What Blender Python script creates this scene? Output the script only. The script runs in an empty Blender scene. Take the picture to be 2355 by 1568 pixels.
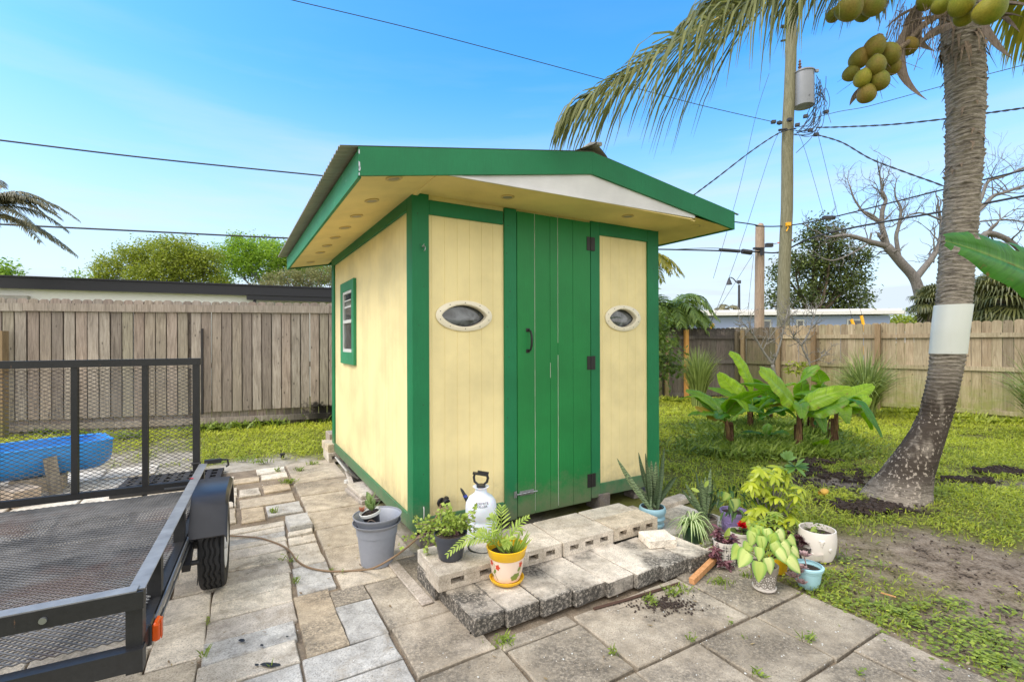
import bpy, math, random
import numpy as np
from math import sin, cos, pi, radians, sqrt, atan2
from mathutils import Vector, Matrix, noise as mnoise

random.seed(7)
rng = np.random.default_rng(7)
SC = bpy.context.scene
COL = SC.collection

# ------------------------------------------------------------ camera, sky, sun, exposure
FOC, CX, CY, ROLL, CAMH = 1101.0, 1177.0, 786.0, 0.0033, 1.5
cam_data = bpy.data.cameras.new('camera')
cam_data.sensor_width = 36.0
cam_data.lens = FOC / 2354.0 * 36.0
cam_data.shift_y = 2.0 / 2354.0
cam_data.clip_start = 0.05
cam_data.clip_end = 900.0
cam = bpy.data.objects.new('camera', cam_data)
COL.objects.link(cam)
cam.location = (0, 0, CAMH)
cam.rotation_euler = (radians(90), ROLL, 0)
SC.camera = cam

SUN_EL, SUN_AZ = 52.0, -118.0        # degrees; azimuth measured from +Y towards +X
world = bpy.data.worlds.new('World')
SC.world = world
world.use_nodes = True
wt = world.node_tree
wt.nodes.clear()
wo = wt.nodes.new('ShaderNodeOutputWorld')
wb = wt.nodes.new('ShaderNodeBackground')
sky = wt.nodes.new('ShaderNodeTexSky')
sky.sky_type = 'NISHITA'
sky.sun_disc = False
sky.sun_elevation = radians(SUN_EL)
sky.sun_rotation = radians(SUN_AZ)
sky.air_density = 1.0
sky.dust_density = 1.2
sky.ozone_density = 2.0
hsv = wt.nodes.new('ShaderNodeHueSaturation')
hsv.inputs['Saturation'].default_value = 1.40
hsv.inputs['Hue'].default_value = 0.496
hsv.inputs['Value'].default_value = 1.45
tc = wt.nodes.new('ShaderNodeTexCoord')
mp = wt.nodes.new('ShaderNodeMapping')
mp.inputs['Scale'].default_value = (1.2, 1.2, 9.0)
mp.inputs['Rotation'].default_value = (0.0, radians(4), 0.3)
nz = wt.nodes.new('ShaderNodeTexNoise')
nz.inputs['Scale'].default_value = 1.6
nz.inputs['Detail'].default_value = 7.0
nz.inputs['Roughness'].default_value = 0.55
rp = wt.nodes.new('ShaderNodeValToRGB')
rp.color_ramp.elements[0].position = 0.45
rp.color_ramp.elements[1].position = 0.82
sp = wt.nodes.new('ShaderNodeSeparateXYZ')
hz = wt.nodes.new('ShaderNodeMapRange')       # thin cloud thickens towards the horizon
hz.inputs['From Min'].default_value = 0.0
hz.inputs['From Max'].default_value = 0.55
hz.inputs['To Min'].default_value = 0.95
hz.inputs['To Max'].default_value = 0.05
hz2 = wt.nodes.new('ShaderNodeMapRange')
hz2.inputs['From Min'].default_value = 0.0
hz2.inputs['From Max'].default_value = 0.50
hz2.inputs['To Min'].default_value = 0.88
hz2.inputs['To Max'].default_value = 0.0
hz2.interpolation_type = 'SMOOTHSTEP'
mu = wt.nodes.new('ShaderNodeMath'); mu.operation = 'MULTIPLY'
mxx = wt.nodes.new('ShaderNodeMath'); mxx.operation = 'ADD'; mxx.use_clamp = True
mix = wt.nodes.new('ShaderNodeMixRGB')
mix.inputs['Color2'].default_value = (6.0, 7.0, 7.9, 1)
L = wt.links.new
L(tc.outputs['Generated'], mp.inputs['Vector']); L(mp.outputs[0], nz.inputs['Vector'])
L(nz.outputs['Fac'], rp.inputs[0]); L(tc.outputs['Generated'], sp.inputs[0])
L(sp.outputs['Z'], hz.inputs['Value']); L(sp.outputs['Z'], hz2.inputs['Value'])
L(rp.outputs[0], mu.inputs[0]); L(hz.outputs[0], mu.inputs[1])
L(mu.outputs[0], mxx.inputs[0]); L(hz2.outputs[0], mxx.inputs[1])
L(sky.outputs[0], hsv.inputs['Color']); L(hsv.outputs[0], mix.inputs['Color1'])
# unseen white cloud added overhead and behind the camera for neutral fill light
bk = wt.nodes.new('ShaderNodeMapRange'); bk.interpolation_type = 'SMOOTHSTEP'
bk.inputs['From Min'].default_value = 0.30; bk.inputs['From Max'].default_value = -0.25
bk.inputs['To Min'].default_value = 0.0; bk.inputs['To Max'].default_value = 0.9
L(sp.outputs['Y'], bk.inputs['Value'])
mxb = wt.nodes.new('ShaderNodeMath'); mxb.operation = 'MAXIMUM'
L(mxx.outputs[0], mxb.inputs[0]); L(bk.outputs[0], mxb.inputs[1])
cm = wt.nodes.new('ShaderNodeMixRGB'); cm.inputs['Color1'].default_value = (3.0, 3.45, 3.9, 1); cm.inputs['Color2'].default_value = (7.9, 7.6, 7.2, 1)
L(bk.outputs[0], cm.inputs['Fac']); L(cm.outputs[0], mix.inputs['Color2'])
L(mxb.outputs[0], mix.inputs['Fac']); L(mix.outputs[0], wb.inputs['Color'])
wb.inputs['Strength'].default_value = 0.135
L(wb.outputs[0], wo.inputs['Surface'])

sun_data = bpy.data.lights.new('sun', 'SUN')
sun_data.energy = 1.5
sun_data.angle = radians(32)
sun_data.color = (1.0, 0.95, 0.88)
sun = bpy.data.objects.new('sun', sun_data)
COL.objects.link(sun)
sd = Vector((sin(radians(SUN_AZ)) * cos(radians(SUN_EL)), cos(radians(SUN_AZ)) * cos(radians(SUN_EL)), sin(radians(SUN_EL))))
sun.rotation_euler = sd.to_track_quat('Z', 'Y').to_euler()
SC.view_settings.view_transform = 'Standard'
SC.view_settings.look = 'None'
SC.view_settings.gamma = 1.0
SC.view_settings.exposure = 0.98

# ------------------------------------------------------------ survey helpers: a sighting on the plan -> a point of the yard
def ray(x, y):
    dx, dv = x - CX, CY - y
    c, s = cos(ROLL), sin(ROLL)
    return (dx * c + dv * s) / FOC, (dv * c - dx * s) / FOC
def gp(x, y, z=0.0, r=0.0):
    u, v = ray(x, y)
    Y = (z - CAMH) / v
    Y2 = Y + r / sqrt(1 + u * u)
    return Vector((u * Y2, Y2, z))
def dp(x, y, Y):
    u, v = ray(x, y)
    return Vector((u * Y, Y, CAMH + v * Y))

SHED_O = Vector((-0.701, 3.428, 0)); YAW = 1.0396
AX = Vector((sin(YAW), cos(YAW), 0)); BX = Vector((-cos(YAW), sin(YAW), 0))
SROT = pi / 2 - YAW
def lw(s, t, z=0.0):
    return SHED_O + AX * s + BX * t + Vector((0, 0, z))
def wl(p):
    d = Vector((p[0], p[1], 0)) - SHED_O
    return d.dot(AX), d.dot(BX)

# ------------------------------------------------------------ mesh builder
class MB:
    def __init__(s):
        s.V = []; s.F = []; s.M = []; s.A = []; s.E = []; s.C = []
        s.mi = 0; s.a = 0.5; s.e = 0.0; s.c = None; s.T = None
    def vert(s, p, a=None, e=None):
        p = Vector(p)
        if s.T is not None: p = s.T @ p
        s.V.append((p.x, p.y, p.z)); s.A.append(s.a if a is None else a)
        s.E.append(s.e if e is None else e); s.C.append(s.c or (1, 1, 1))
        return len(s.V) - 1
    def face(s, idx):
        s.F.append(tuple(idx)); s.M.append(s.mi)
    def poly(s, pts):
        s.face([s.vert(p) for p in pts])
    def box(s, c, size, rot=None, bev=0.0):
        c = Vector(c); hx, hy, hz_ = size[0] / 2, size[1] / 2, size[2] / 2
        R = rot if rot is not None else Matrix.Identity(3)
        if isinstance(R, (int, float)): R = Matrix.Rotation(R, 3, 'Z')
        if bev <= 0:
            i = [s.vert(c + R @ Vector((x * hx, y * hy, z * hz_))) for z in (-1, 1) for y in (-1, 1) for x in (-1, 1)]
            for f in ((0, 2, 3, 1), (4, 5, 7, 6), (0, 1, 5, 4), (2, 6, 7, 3), (0, 4, 6, 2), (1, 3, 7, 5)):
                s.face([i[k] for k in f])
        else:
            b = min(bev, hx * .9, hy * .9, hz_ * .9)
            rings = []
            for z, ins in ((-hz_, b), (-hz_ + b, 0), (hz_ - b, 0), (hz_, b)):
                X, Y = hx - ins, hy - ins
                bb = b * 0.6
                ring = [(-X + bb, -Y), (X - bb, -Y), (X, -Y + bb), (X, Y - bb), (X - bb, Y), (-X + bb, Y), (-X, Y - bb), (-X, -Y + bb)]
                rings.append([s.vert(c + R @ Vector((p[0], p[1], z))) for p in ring])
            for a_, b_ in zip(rings, rings[1:]):
                for k in range(8):
                    s.face((a_[k], a_[(k + 1) % 8], b_[(k + 1) % 8], b_[k]))
            s.face(rings[0][::-1]); s.face(rings[-1])
    def b2(s, x0, x1, y0, y1, z0, z1, bev=0.0):
        s.box(((x0 + x1) / 2, (y0 + y1) / 2, (z0 + z1) / 2), (abs(x1 - x0), abs(y1 - y0), abs(z1 - z0)), None, bev)
    def tube(s, pts, rad, n=8, cap=True, flat=1.0):
        pts = [Vector(p) for p in pts]
        if not hasattr(rad, '__len__'): rad = [rad] * len(pts)
        up = None; prev = None
        for k, p in enumerate(pts):
            t = (pts[min(k + 1, len(pts) - 1)] - pts[max(k - 1, 0)])
            if t.length < 1e-9: t = Vector((0, 0, 1))
            t.normalize()
            if up is None:
                up = Vector((0, 0, 1)) if abs(t.z) < 0.9 else Vector((0, 1, 0))
            x = up.cross(t)
            if x.length < 1e-6: x = Vector((1, 0, 0)).cross(t)
            x.normalize(); y = t.cross(x); up = y
            ring = [s.vert(p + (x * cos(2 * pi * j / n) + y * sin(2 * pi * j / n) * flat) * rad[k]) for j in range(n)]
            if prev:
                for j in range(n): s.face((prev[j], prev[(j + 1) % n], ring[(j + 1) % n], ring[j]))
            elif cap: s.face(ring[::-1])
            prev = ring
        if cap: s.face(prev)
    def bar(s, p0, p1, w, h, up=(0, 0, 1)):
        p0 = Vector(p0); p1 = Vector(p1); t = (p1 - p0); ln = t.length; t.normalize()
        x = Vector(up).cross(t)
        if x.length < 1e-6: x = Vector((1, 0, 0))
        x.normalize(); y = t.cross(x)
        R = Matrix((x, t, y)).transposed()
        s.box((p0 + p1) / 2, (w, ln, h), R)
    def lathe(s, prof, n=32, c=(0, 0, 0), R=None, close=False):
        c = Vector(c); prev = None
        for (r, z) in prof:
            if r <= 1e-6:
                q = Vector((0, 0, z)); ring = [s.vert(c + (R @ q if R is not None else q))]
            else:
                ring = []
                for j in range(n):
                    q = Vector((r * cos(2 * pi * j / n), r * sin(2 * pi * j / n), z))
                    ring.append(s.vert(c + (R @ q if R is not None else q)))
            if prev:
                if len(prev) == 1 and len(ring) == 1: pass
                elif len(prev) == 1:
                    for j in range(n): s.face((prev[0], ring[(j + 1) % n], ring[j])[::-1])
                elif len(ring) == 1:
                    for j in range(n): s.face((prev[j], prev[(j + 1) % n], ring[0]))
                else:
                    for j in range(n): s.face((prev[j], prev[(j + 1) % n], ring[(j + 1) % n], ring[j]))
            prev = ring
    def strip(s, pts, wid, side, fold=0.0, a=None, mid=True, e_mid=0.0, e_edge=1.0):
        """leaf blade along pts: widths wid, side vectors side; fold lifts the edges"""
        prev = None
        for k, p in enumerate(pts):
            p = Vector(p); sv = side[k] if isinstance(side, list) else side
            t = (Vector(pts[min(k + 1, len(pts) - 1)]) - Vector(pts[max(k - 1, 0)]))
            if t.length > 1e-9: t.normalize()
            nrm = sv.cross(t)
            w = wid[k]
            l = s.vert(p - sv * w + nrm * fold * w, a, e_edge)
            r = s.vert(p + sv * w + nrm * fold * w, a, e_edge)
            if mid:
                m = s.vert(p, a, e_mid); cur = (l, m, r)
            else: cur = (l, r)
            if prev:
                for j in range(len(cur) - 1): s.face((prev[j], prev[j + 1], cur[j + 1], cur[j]))
            prev = cur
    def build(s, name, mats, parent=None, smooth=False, loc=None):
        me = bpy.data.meshes.new(name)
        me.from_pydata(s.V, [], s.F)
        mats = mats if isinstance(mats, (list, tuple)) else [mats]
        for m in mats: me.materials.append(m)
        if len(mats) > 1: me.polygons.foreach_set('material_index', s.M)
        for nm, arr in (('v', s.A), ('e', s.E)):
            at = me.attributes.new(nm, 'FLOAT', 'POINT'); at.data.foreach_set('value', arr)
        at = me.attributes.new('col', 'FLOAT_COLOR', 'POINT')
        at.data.foreach_set('color', np.array([(c[0], c[1], c[2], 1.0) for c in s.C], dtype=np.float32).ravel())
        if smooth: me.polygons.foreach_set('use_smooth', [True] * len(s.F))
        me.update()
        o = bpy.data.objects.new(name, me); COL.objects.link(o)
        if parent is not None: o.parent = parent
        if loc is not None: o.location = loc
        if smooth == 'auto':
            for p in me.polygons: p.use_smooth = True
            me.set_sharp_from_angle(angle=radians(35))
        return o

def raw_mesh(name, V, F4, mats, a, e=None, parent=None, smooth=False):
    """fast quad mesh from numpy arrays"""
    me = bpy.data.meshes.new(name)
    nv, nf = len(V), len(F4)
    k = F4.shape[1]
    me.vertices.add(nv); me.vertices.foreach_set('co', V.astype(np.float32).ravel())
    me.loops.add(nf * k); me.loops.foreach_set('vertex_index', F4.astype(np.int32).ravel())
    me.polygons.add(nf)
    me.polygons.foreach_set('loop_start', np.arange(0, nf * k, k, dtype=np.int32))
    me.polygons.foreach_set('loop_total', np.full(nf, k, dtype=np.int32))
    at = me.attributes.new('v', 'FLOAT', 'POINT'); at.data.foreach_set('value', a.astype(np.float32))
    if e is not None:
        at = me.attributes.new('e', 'FLOAT', 'POINT'); at.data.foreach_set('value', e.astype(np.float32))
    me.materials.append(mats)
    me.update(calc_edges=True); me.validate()
    if smooth: me.polygons.foreach_set('use_smooth', [True] * nf)
    o = bpy.data.objects.new(name, me); COL.objects.link(o)
    if parent is not None: o.parent = parent
    return o

def tag(o, label=None, cat=None, group=None, kind=None):
    if label: o['label'] = label
    if cat: o['category'] = cat
    if group: o['group'] = group
    if kind: o['kind'] = kind
    return o
def empty(name, loc=(0, 0, 0), rz=0.0, label=None, cat=None, group=None):
    o = bpy.data.objects.new(name, None); COL.objects.link(o)
    o.empty_display_size = 0.1
    o.location = loc; o.rotation_euler = (0, 0, rz)
    return tag(o, label, cat, group)
def copy_tree(o, parent=None):
    c = o.copy(); COL.objects.link(c)
    if parent is not None: c.parent = parent
    for ch in list(o.children): copy_tree(ch, c)
    return c

# ------------------------------------------------------------ materials
def srgb(r, g, b):
    f = lambda c: (c / 255 / 12.92) if c / 255 <= 0.04045 else ((c / 255 + 0.055) / 1.055) ** 2.4
    return (f(r), f(g), f(b), 1.0)
class NT:
    def __init__(s, name):
        s.m = bpy.data.materials.new(name); s.m.use_nodes = True
        s.t = s.m.node_tree; s.n = s.t.nodes
        s.b = s.n['Principled BSDF']; s.o = s.n['Material Output']
    def N(s, typ, **kw):
        n = s.n.new(typ)
        for k, v in kw.items():
            if k.startswith('i_'):
                key = k[2:].replace('_', ' ')
                n.inputs[int(key) if key.isdigit() else key].default_value = v
            else: setattr(n, k, v)
        return n
    def L(s, a, b): s.t.links.new(a, b)
    def coord(s, scale=(1, 1, 1), kind='Object'):
        t = s.N('ShaderNodeTexCoord'); m = s.N('ShaderNodeMapping'); m.inputs['Scale'].default_value = scale
        s.L(t.outputs[kind], m.inputs[0]); return m.outputs[0]
    def world(s, scale=(1, 1, 1)):
        g = s.N('ShaderNodeNewGeometry'); m = s.N('ShaderNodeMapping'); m.inputs['Scale'].default_value = scale
        s.L(g.outputs['Position'], m.inputs[0]); return m.outputs[0]
    def noise(s, vec, scale=5.0, detail=5.0, rough=0.55, dist=0.0):
        n = s.N('ShaderNodeTexNoise', i_Scale=scale, i_Detail=detail, i_Roughness=rough, i_Distortion=dist)
        s.L(vec, n.inputs['Vector']); return n.outputs['Fac']
    def ramp(s, fac, stops):
        r = s.N('ShaderNodeValToRGB'); e = r.color_ramp.elements
        while len(e) < len(stops): e.new(0.5)
        for q, (p, c) in zip(e, stops):
            q.position = p; q.color = c if len(c) == 4 else (*c, 1)
        s.L(fac, r.inputs[0]); return r.outputs[0]
    def mix(s, fac, a, b, mode='MIX'):
        m = s.N('ShaderNodeMixRGB', blend_type=mode)
        for i, x in ((0, fac), (1, a), (2, b)):
            if hasattr(x, 'is_linked') or hasattr(x, 'links'): s.L(x, m.inputs[i])
            else: m.inputs[i].default_value = x if i == 0 or len(x) == 4 else (*x, 1)
        return m.outputs[0]
    def attr(s, name, color=False):
        a = s.N('ShaderNodeAttribute', attribute_name=name); return a.outputs['Color' if color else 'Fac']
    def math(s, op, a, b=None, clamp=False):
        m = s.N('ShaderNodeMath', operation=op); m.use_clamp = clamp
        for i, x in ((0, a), (1, b)):
            if x is None: continue
            if isinstance(x, (int, float)): m.inputs[i].default_value = x
            else: s.L(x, m.inputs[i])
        return m.outputs[0]
    def bump(s, h, strength=0.3, dist=0.01):
        b = s.N('ShaderNodeBump', i_Strength=strength, i_Distance=dist)
        s.L(h, b.inputs['Height']); s.L(b.outputs[0], s.b.inputs['Normal']); return b.outputs[0]
    def base(s, c):
        if hasattr(c, 'links'): s.L(c, s.b.inputs['Base Color'])
        else: s.b.inputs['Base Color'].default_value = c
    def set(s, rough=0.6, metal=0.0, spec=0.5):
        s.b.inputs['Roughness'].default_value = rough; s.b.inputs['Metallic'].default_value = metal
        s.b.inputs['Specular IOR Level'].default_value = spec

G0 = (0, 0, 0, 1); G1 = (1, 1, 1, 1)
def k4(c, f): return (min(c[0] * f, 1), min(c[1] * f, 1), min(c[2] * f, 1), 1)

def m_plain(name, c, rough=0.5, metal=0.0, var=0.12, scale=20.0, bump=0.0, spec=0.5):
    t = NT(name); n = t.noise(t.coord(), scale)
    t.base(t.mix(n, k4(c, 1 - var), k4(c, 1 + var))); t.set(rough, metal, spec)
    if bump: t.bump(n, bump, 0.004)
    return t.m
def m_paint(name, c, wear=None, wearamt=0.0, grain=(30, 30, 4), rough=0.5, var=0.13, splash=False):
    t = NT(name)
    n = t.noise(t.coord(grain), 3.0, 6, 0.65)
    n2 = t.noise(t.coord(), 2.2, 4)
    n3 = t.noise(t.coord(), 70, 3)
    col = t.mix(n, k4(c, 1 - var), k4(c, 1 + var))
    col = t.mix(t.ramp(n2, [(0.4, G0), (0.75, G1)]), col, k4(c, 0.78))
    if wear:
        w = t.noise(t.coord((18, 18, 5)), 2.6, 8, 0.7)
        col = t.mix(t.ramp(w, [(1 - wearamt, G0), (1.02 - wearamt, G1)]), col, wear)
    if splash:      # rain-splashed dirt along the foot of the walls
        sz = t.N('ShaderNodeSeparateXYZ'); gg = t.N('ShaderNodeNewGeometry'); t.L(gg.outputs['Position'], sz.inputs[0])
        mr = t.N('ShaderNodeMapRange'); mr.inputs['From Min'].default_value = 0.10; mr.inputs['From Max'].default_value = 0.55; mr.inputs['To Min'].default_value = 0.42; mr.inputs['To Max'].default_value = 0.0
        t.L(sz.outputs['Z'], mr.inputs['Value']); dn = t.noise(t.coord(), 9, 7, .75)
        col = t.mix(t.ramp(t.math('ADD', mr.outputs[0], t.math('MULTIPLY', dn, .5)), [(.42, G0), (.66, (.55, .55, .55, 1))]), col, (.24, .19, .13, 1))
    t.base(col); t.set(rough, 0, 0.35)
    b = t.math('ADD', n, t.math('MULTIPLY', n3, 0.5)); t.bump(b, 0.22, 0.004)
    return t.m
def m_wood(name, dark, mid, light, moss=None, mossz=0.5, scorch=False, topdark=None):
    t = NT(name)
    v = t.attr('v'); co = t.N('ShaderNodeTexCoord')
    cv = t.N('ShaderNodeCombineXYZ'); t.L(t.math('MULTIPLY', v, 37.0), cv.inputs[0]); t.L(t.math('MULTIPLY', v, 91.0), cv.inputs[2])
    ad = t.N('ShaderNodeVectorMath', operation='ADD'); t.L(co.outputs['Object'], ad.inputs[0]); t.L(cv.outputs[0], ad.inputs[1])
    mp_ = t.N('ShaderNodeMapping'); mp_.inputs['Scale'].default_value = (14, 14, 1.1); t.L(ad.outputs[0], mp_.inputs[0])
    g = t.noise(mp_.outputs[0], 3.0, 8, 0.65, 0.6)
    col = t.ramp(g, [(0.25, dark), (0.5, mid), (0.78, light)])
    mk = t.N('ShaderNodeMapping'); mk.inputs['Scale'].default_value = (9, 9, 4); t.L(ad.outputs[0], mk.inputs[0])
    vo = t.N('ShaderNodeTexVoronoi', i_Scale=1.0); t.L(mk.outputs[0], vo.inputs['Vector'])
    col = t.mix(t.ramp(vo.outputs['Distance'], [(0.03, G1), (0.13, G0)]), col, k4(dark, 0.45))
    col = t.mix(1.0, col, t.ramp(v, [(0.0, (0.60, 0.58, 0.56)), (0.2, (0.92, 0.82, 0.76)), (0.4, (0.86, 0.88, 0.76)), (0.6, (1.08, 0.98, 0.92)), (0.8, (0.92, 0.93, 0.88)), (1.0, (1.18, 1.14, 1.10))]), 'MULTIPLY')
    big = t.noise(t.world(), 0.9, 4)
    col = t.mix(t.ramp(big, [(0.35, G0), (0.7, (0.5, 0.5, 0.5, 1))]), col, k4(mid, 0.6))
    sz = t.N('ShaderNodeSeparateXYZ'); gg = t.N('ShaderNodeNewGeometry'); t.L(gg.outputs['Position'], sz.inputs[0])
    n5 = t.noise(t.world(), 5, 6, 0.7)
    if moss:
        mr = t.N('ShaderNodeMapRange'); mr.inputs['From Min'].default_value = 0.0; mr.inputs['From Max'].default_value = mossz
        mr.inputs['To Min'].default_value = 0.85; mr.inputs['To Max'].default_value = 0.0
        t.L(sz.outputs['Z'], mr.inputs['Value'])
        f = t.math('MULTIPLY', mr.outputs[0], t.ramp(n5, [(0.3, G0), (0.6, G1)]))
        col = t.mix(f, col, moss)
    if scorch:
        mr = t.N('ShaderNodeMapRange'); mr.inputs['From Min'].default_value = 0.25; mr.inputs['From Max'].default_value = 0.62
        mr.inputs['To Min'].default_value = 0.36; mr.inputs['To Max'].default_value = 0.0
        t.L(sz.outputs['Z'], mr.inputs['Value'])
        f = t.ramp(t.math('ADD', mr.outputs[0], t.math('MULTIPLY', n5, 0.7)), [(0.60, G0), (0.68, G1)])
        sx = t.N('ShaderNodeMapRange'); sx.inputs['From Min'].default_value = -4.6; sx.inputs['From Max'].default_value = -3.6
        t.L(sz.outputs['X'], sx.inputs['Value'])
        col = t.mix(t.math('MULTIPLY', f, sx.outputs[0]), col, (0.02, 0.018, 0.015, 1))
    if topdark:
        mr = t.N('ShaderNodeMapRange'); mr.inputs['From Min'].default_value = topdark; mr.inputs['From Max'].default_value = 1.9
        t.L(sz.outputs['Z'], mr.inputs['Value'])
        f = t.math('MULTIPLY', mr.outputs[0], t.ramp(n5, [(0.35, G0), (0.5, G1)]))
        col = t.mix(f, col, (0.03, 0.028, 0.027, 1))
    t.base(col); t.set(0.85, 0, 0.2); t.bump(g, 0.5, 0.004)
    return t.m
def m_stone(name, stain=(0.05, 0.045, 0.04, 1), speck=0.66, lo=0.485, hi=0.60, bump=0.6, side=0.0, gate=(0.35, 0.58)):
    """slabs and blocks: tone from the 'col' attribute, speckle, mildew with a shape of its own"""
    t = NT(name); c = t.attr('col', True); w = t.world()
    fine = t.noise(w, 130, 4, 0.7); med = t.noise(w, 14, 6, 0.65); big = t.noise(w, 2.6, 6, 0.62, 0.4)
    col = t.mix(1.0, c, t.ramp(fine, [(0.30, (0.42, 0.41, 0.40)), (0.48, (1, 1, 1)), (0.72, (1.35, 1.35, 1.35))]), 'MULTIPLY')
    col = t.mix(1.0, col, t.ramp(med, [(0.3, (0.72, 0.71, 0.70)), (0.62, (1.08, 1.07, 1.06))]), 'MULTIPLY')
    m = t.math('ADD', t.math('MULTIPLY', big, 0.75), t.math('MULTIPLY', fine, 0.25))
    m = t.math('ADD', m, t.math('MULTIPLY', t.math('SUBTRACT', t.attr('v'), 0.5), 0.3))
    bl = t.noise(w, 1.1, 5, 0.6, 0.8); bl2 = t.noise(w, 5.5, 6, 0.7, 0.5)
    col = t.mix(1.0, col, t.ramp(bl, [(0.32, (0.78, 0.73, 0.66)), (0.5, (1.04, 1.0, 0.95)), (0.66, (1.18, 1.16, 1.12))]), 'MULTIPLY')
    col = t.mix(t.ramp(bl2, [(0.52, G0), (0.66, (0.55, 0.55, 0.55, 1))]), col, (0.27, 0.225, 0.165, 1))
    if side:      # mildew holds on the upright faces
        gn = t.N('ShaderNodeNewGeometry'); sn = t.N('ShaderNodeSeparateXYZ'); t.L(gn.outputs['True Normal'], sn.inputs[0])
        m = t.math('ADD', m, t.math('MULTIPLY', t.math('SUBTRACT', 1.0, t.math('ABSOLUTE', sn.outputs['Z'])), side))
    f = t.ramp(m, [(lo, G0), (hi, (speck, speck, speck, 1))])
    f = t.math('MULTIPLY', f, t.ramp(t.noise(w, 60, 5, 0.75), [(gate[0], G0), (gate[1], G1)]))
    col = t.mix(f, col, stain)
    vo = t.N('ShaderNodeTexVoronoi', i_Scale=55.0); t.L(w, vo.inputs['Vector'])
    col = t.mix(t.math('MULTIPLY', t.ramp(vo.outputs['Distance'], [(0.07, G1), (0.14, G0)]), 0.5), col, (0.62, 0.6, 0.55, 1))
    t.base(col); t.set(0.88, 0, 0.25)
    t.bump(t.math('ADD', t.math('MULTIPLY', fine, 0.6), med), bump, 0.006)
    return t.m
def m_leaf(name, dark, light, trans=0.3, rough=0.45, ribs=False, stripe=None, var=True, edge=None, bands=None):
    t = NT(name); v = t.attr('v')
    col = t.mix(v, dark, light)
    if var:
        n = t.noise(t.world(), 6, 3)
        col = t.mix(t.math('MULTIPLY', n, 0.5), col, k4(dark, 0.7))
    if edge is not None:
        e = t.attr('e'); col = t.mix(t.ramp(e, edge[0]), col, edge[1])
    if ribs:
        sc_ = t.N('ShaderNodeSeparateColor'); t.L(t.attr('col', True), sc_.inputs[0])
        cb = t.N('ShaderNodeCombineXYZ'); t.L(t.math('MULTIPLY', t.math('SUBTRACT', sc_.outputs[0], t.math('MULTIPLY', sc_.outputs[1], .05)), 46.0), cb.inputs[0]); t.L(t.math('MULTIPLY', v, 30.0), cb.inputs[1]); t.L(t.math('MULTIPLY', sc_.outputs[1], .8), cb.inputs[2])
        rb = t.noise(cb.outputs[0], 1.0, 4, .6)
        col = t.mix(1.0, col, t.ramp(rb, [(0.3, (.62, .68, .6)), (0.5, (1, 1, 1)), (0.7, (1.25, 1.18, 1.1))]), 'MULTIPLY')
        br = t.math('MULTIPLY', t.ramp(t.noise(t.world(), 14, 5, .7), [(.55, G0), (.62, G1)]), t.ramp(sc_.outputs[1], [(.72, G0), (.95, G1)]))
        col = t.mix(br, col, (.22, .12, .04, 1)); t.bump(rb, .35, .01)
    if bands is not None:
        wv = t.N('ShaderNodeTexWave', bands_direction='Z', i_Scale=bands[1], i_Distortion=9.0, i_Detail=3.0); wv.inputs['Detail Scale'].default_value = 2.0
        t.L(t.world(), wv.inputs['Vector'])
        col = t.mix(t.ramp(wv.outputs['Fac'], [(0.5, G0), (0.75, (0.75, 0.75, 0.75, 1))]), col, bands[0])
    t.base(col); t.set(rough, 0, 0.4)
    if trans > 0:
        tr = t.N('ShaderNodeBsdfTranslucent'); mx = t.N('ShaderNodeMixShader'); mx.inputs[0].default_value = trans
        hs = t.N('ShaderNodeHueSaturation'); hs.inputs['Value'].default_value = 1.5; hs.inputs['Saturation'].default_value = 1.05
        t.L(col, hs.inputs['Color']); t.L(hs.outputs[0], tr.inputs['Color'])
        t.L(t.b.outputs[0], mx.inputs[1]); t.L(tr.outputs[0], mx.inputs[2]); t.L(mx.outputs[0], t.o.inputs['Surface'])
    return t.m
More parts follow.
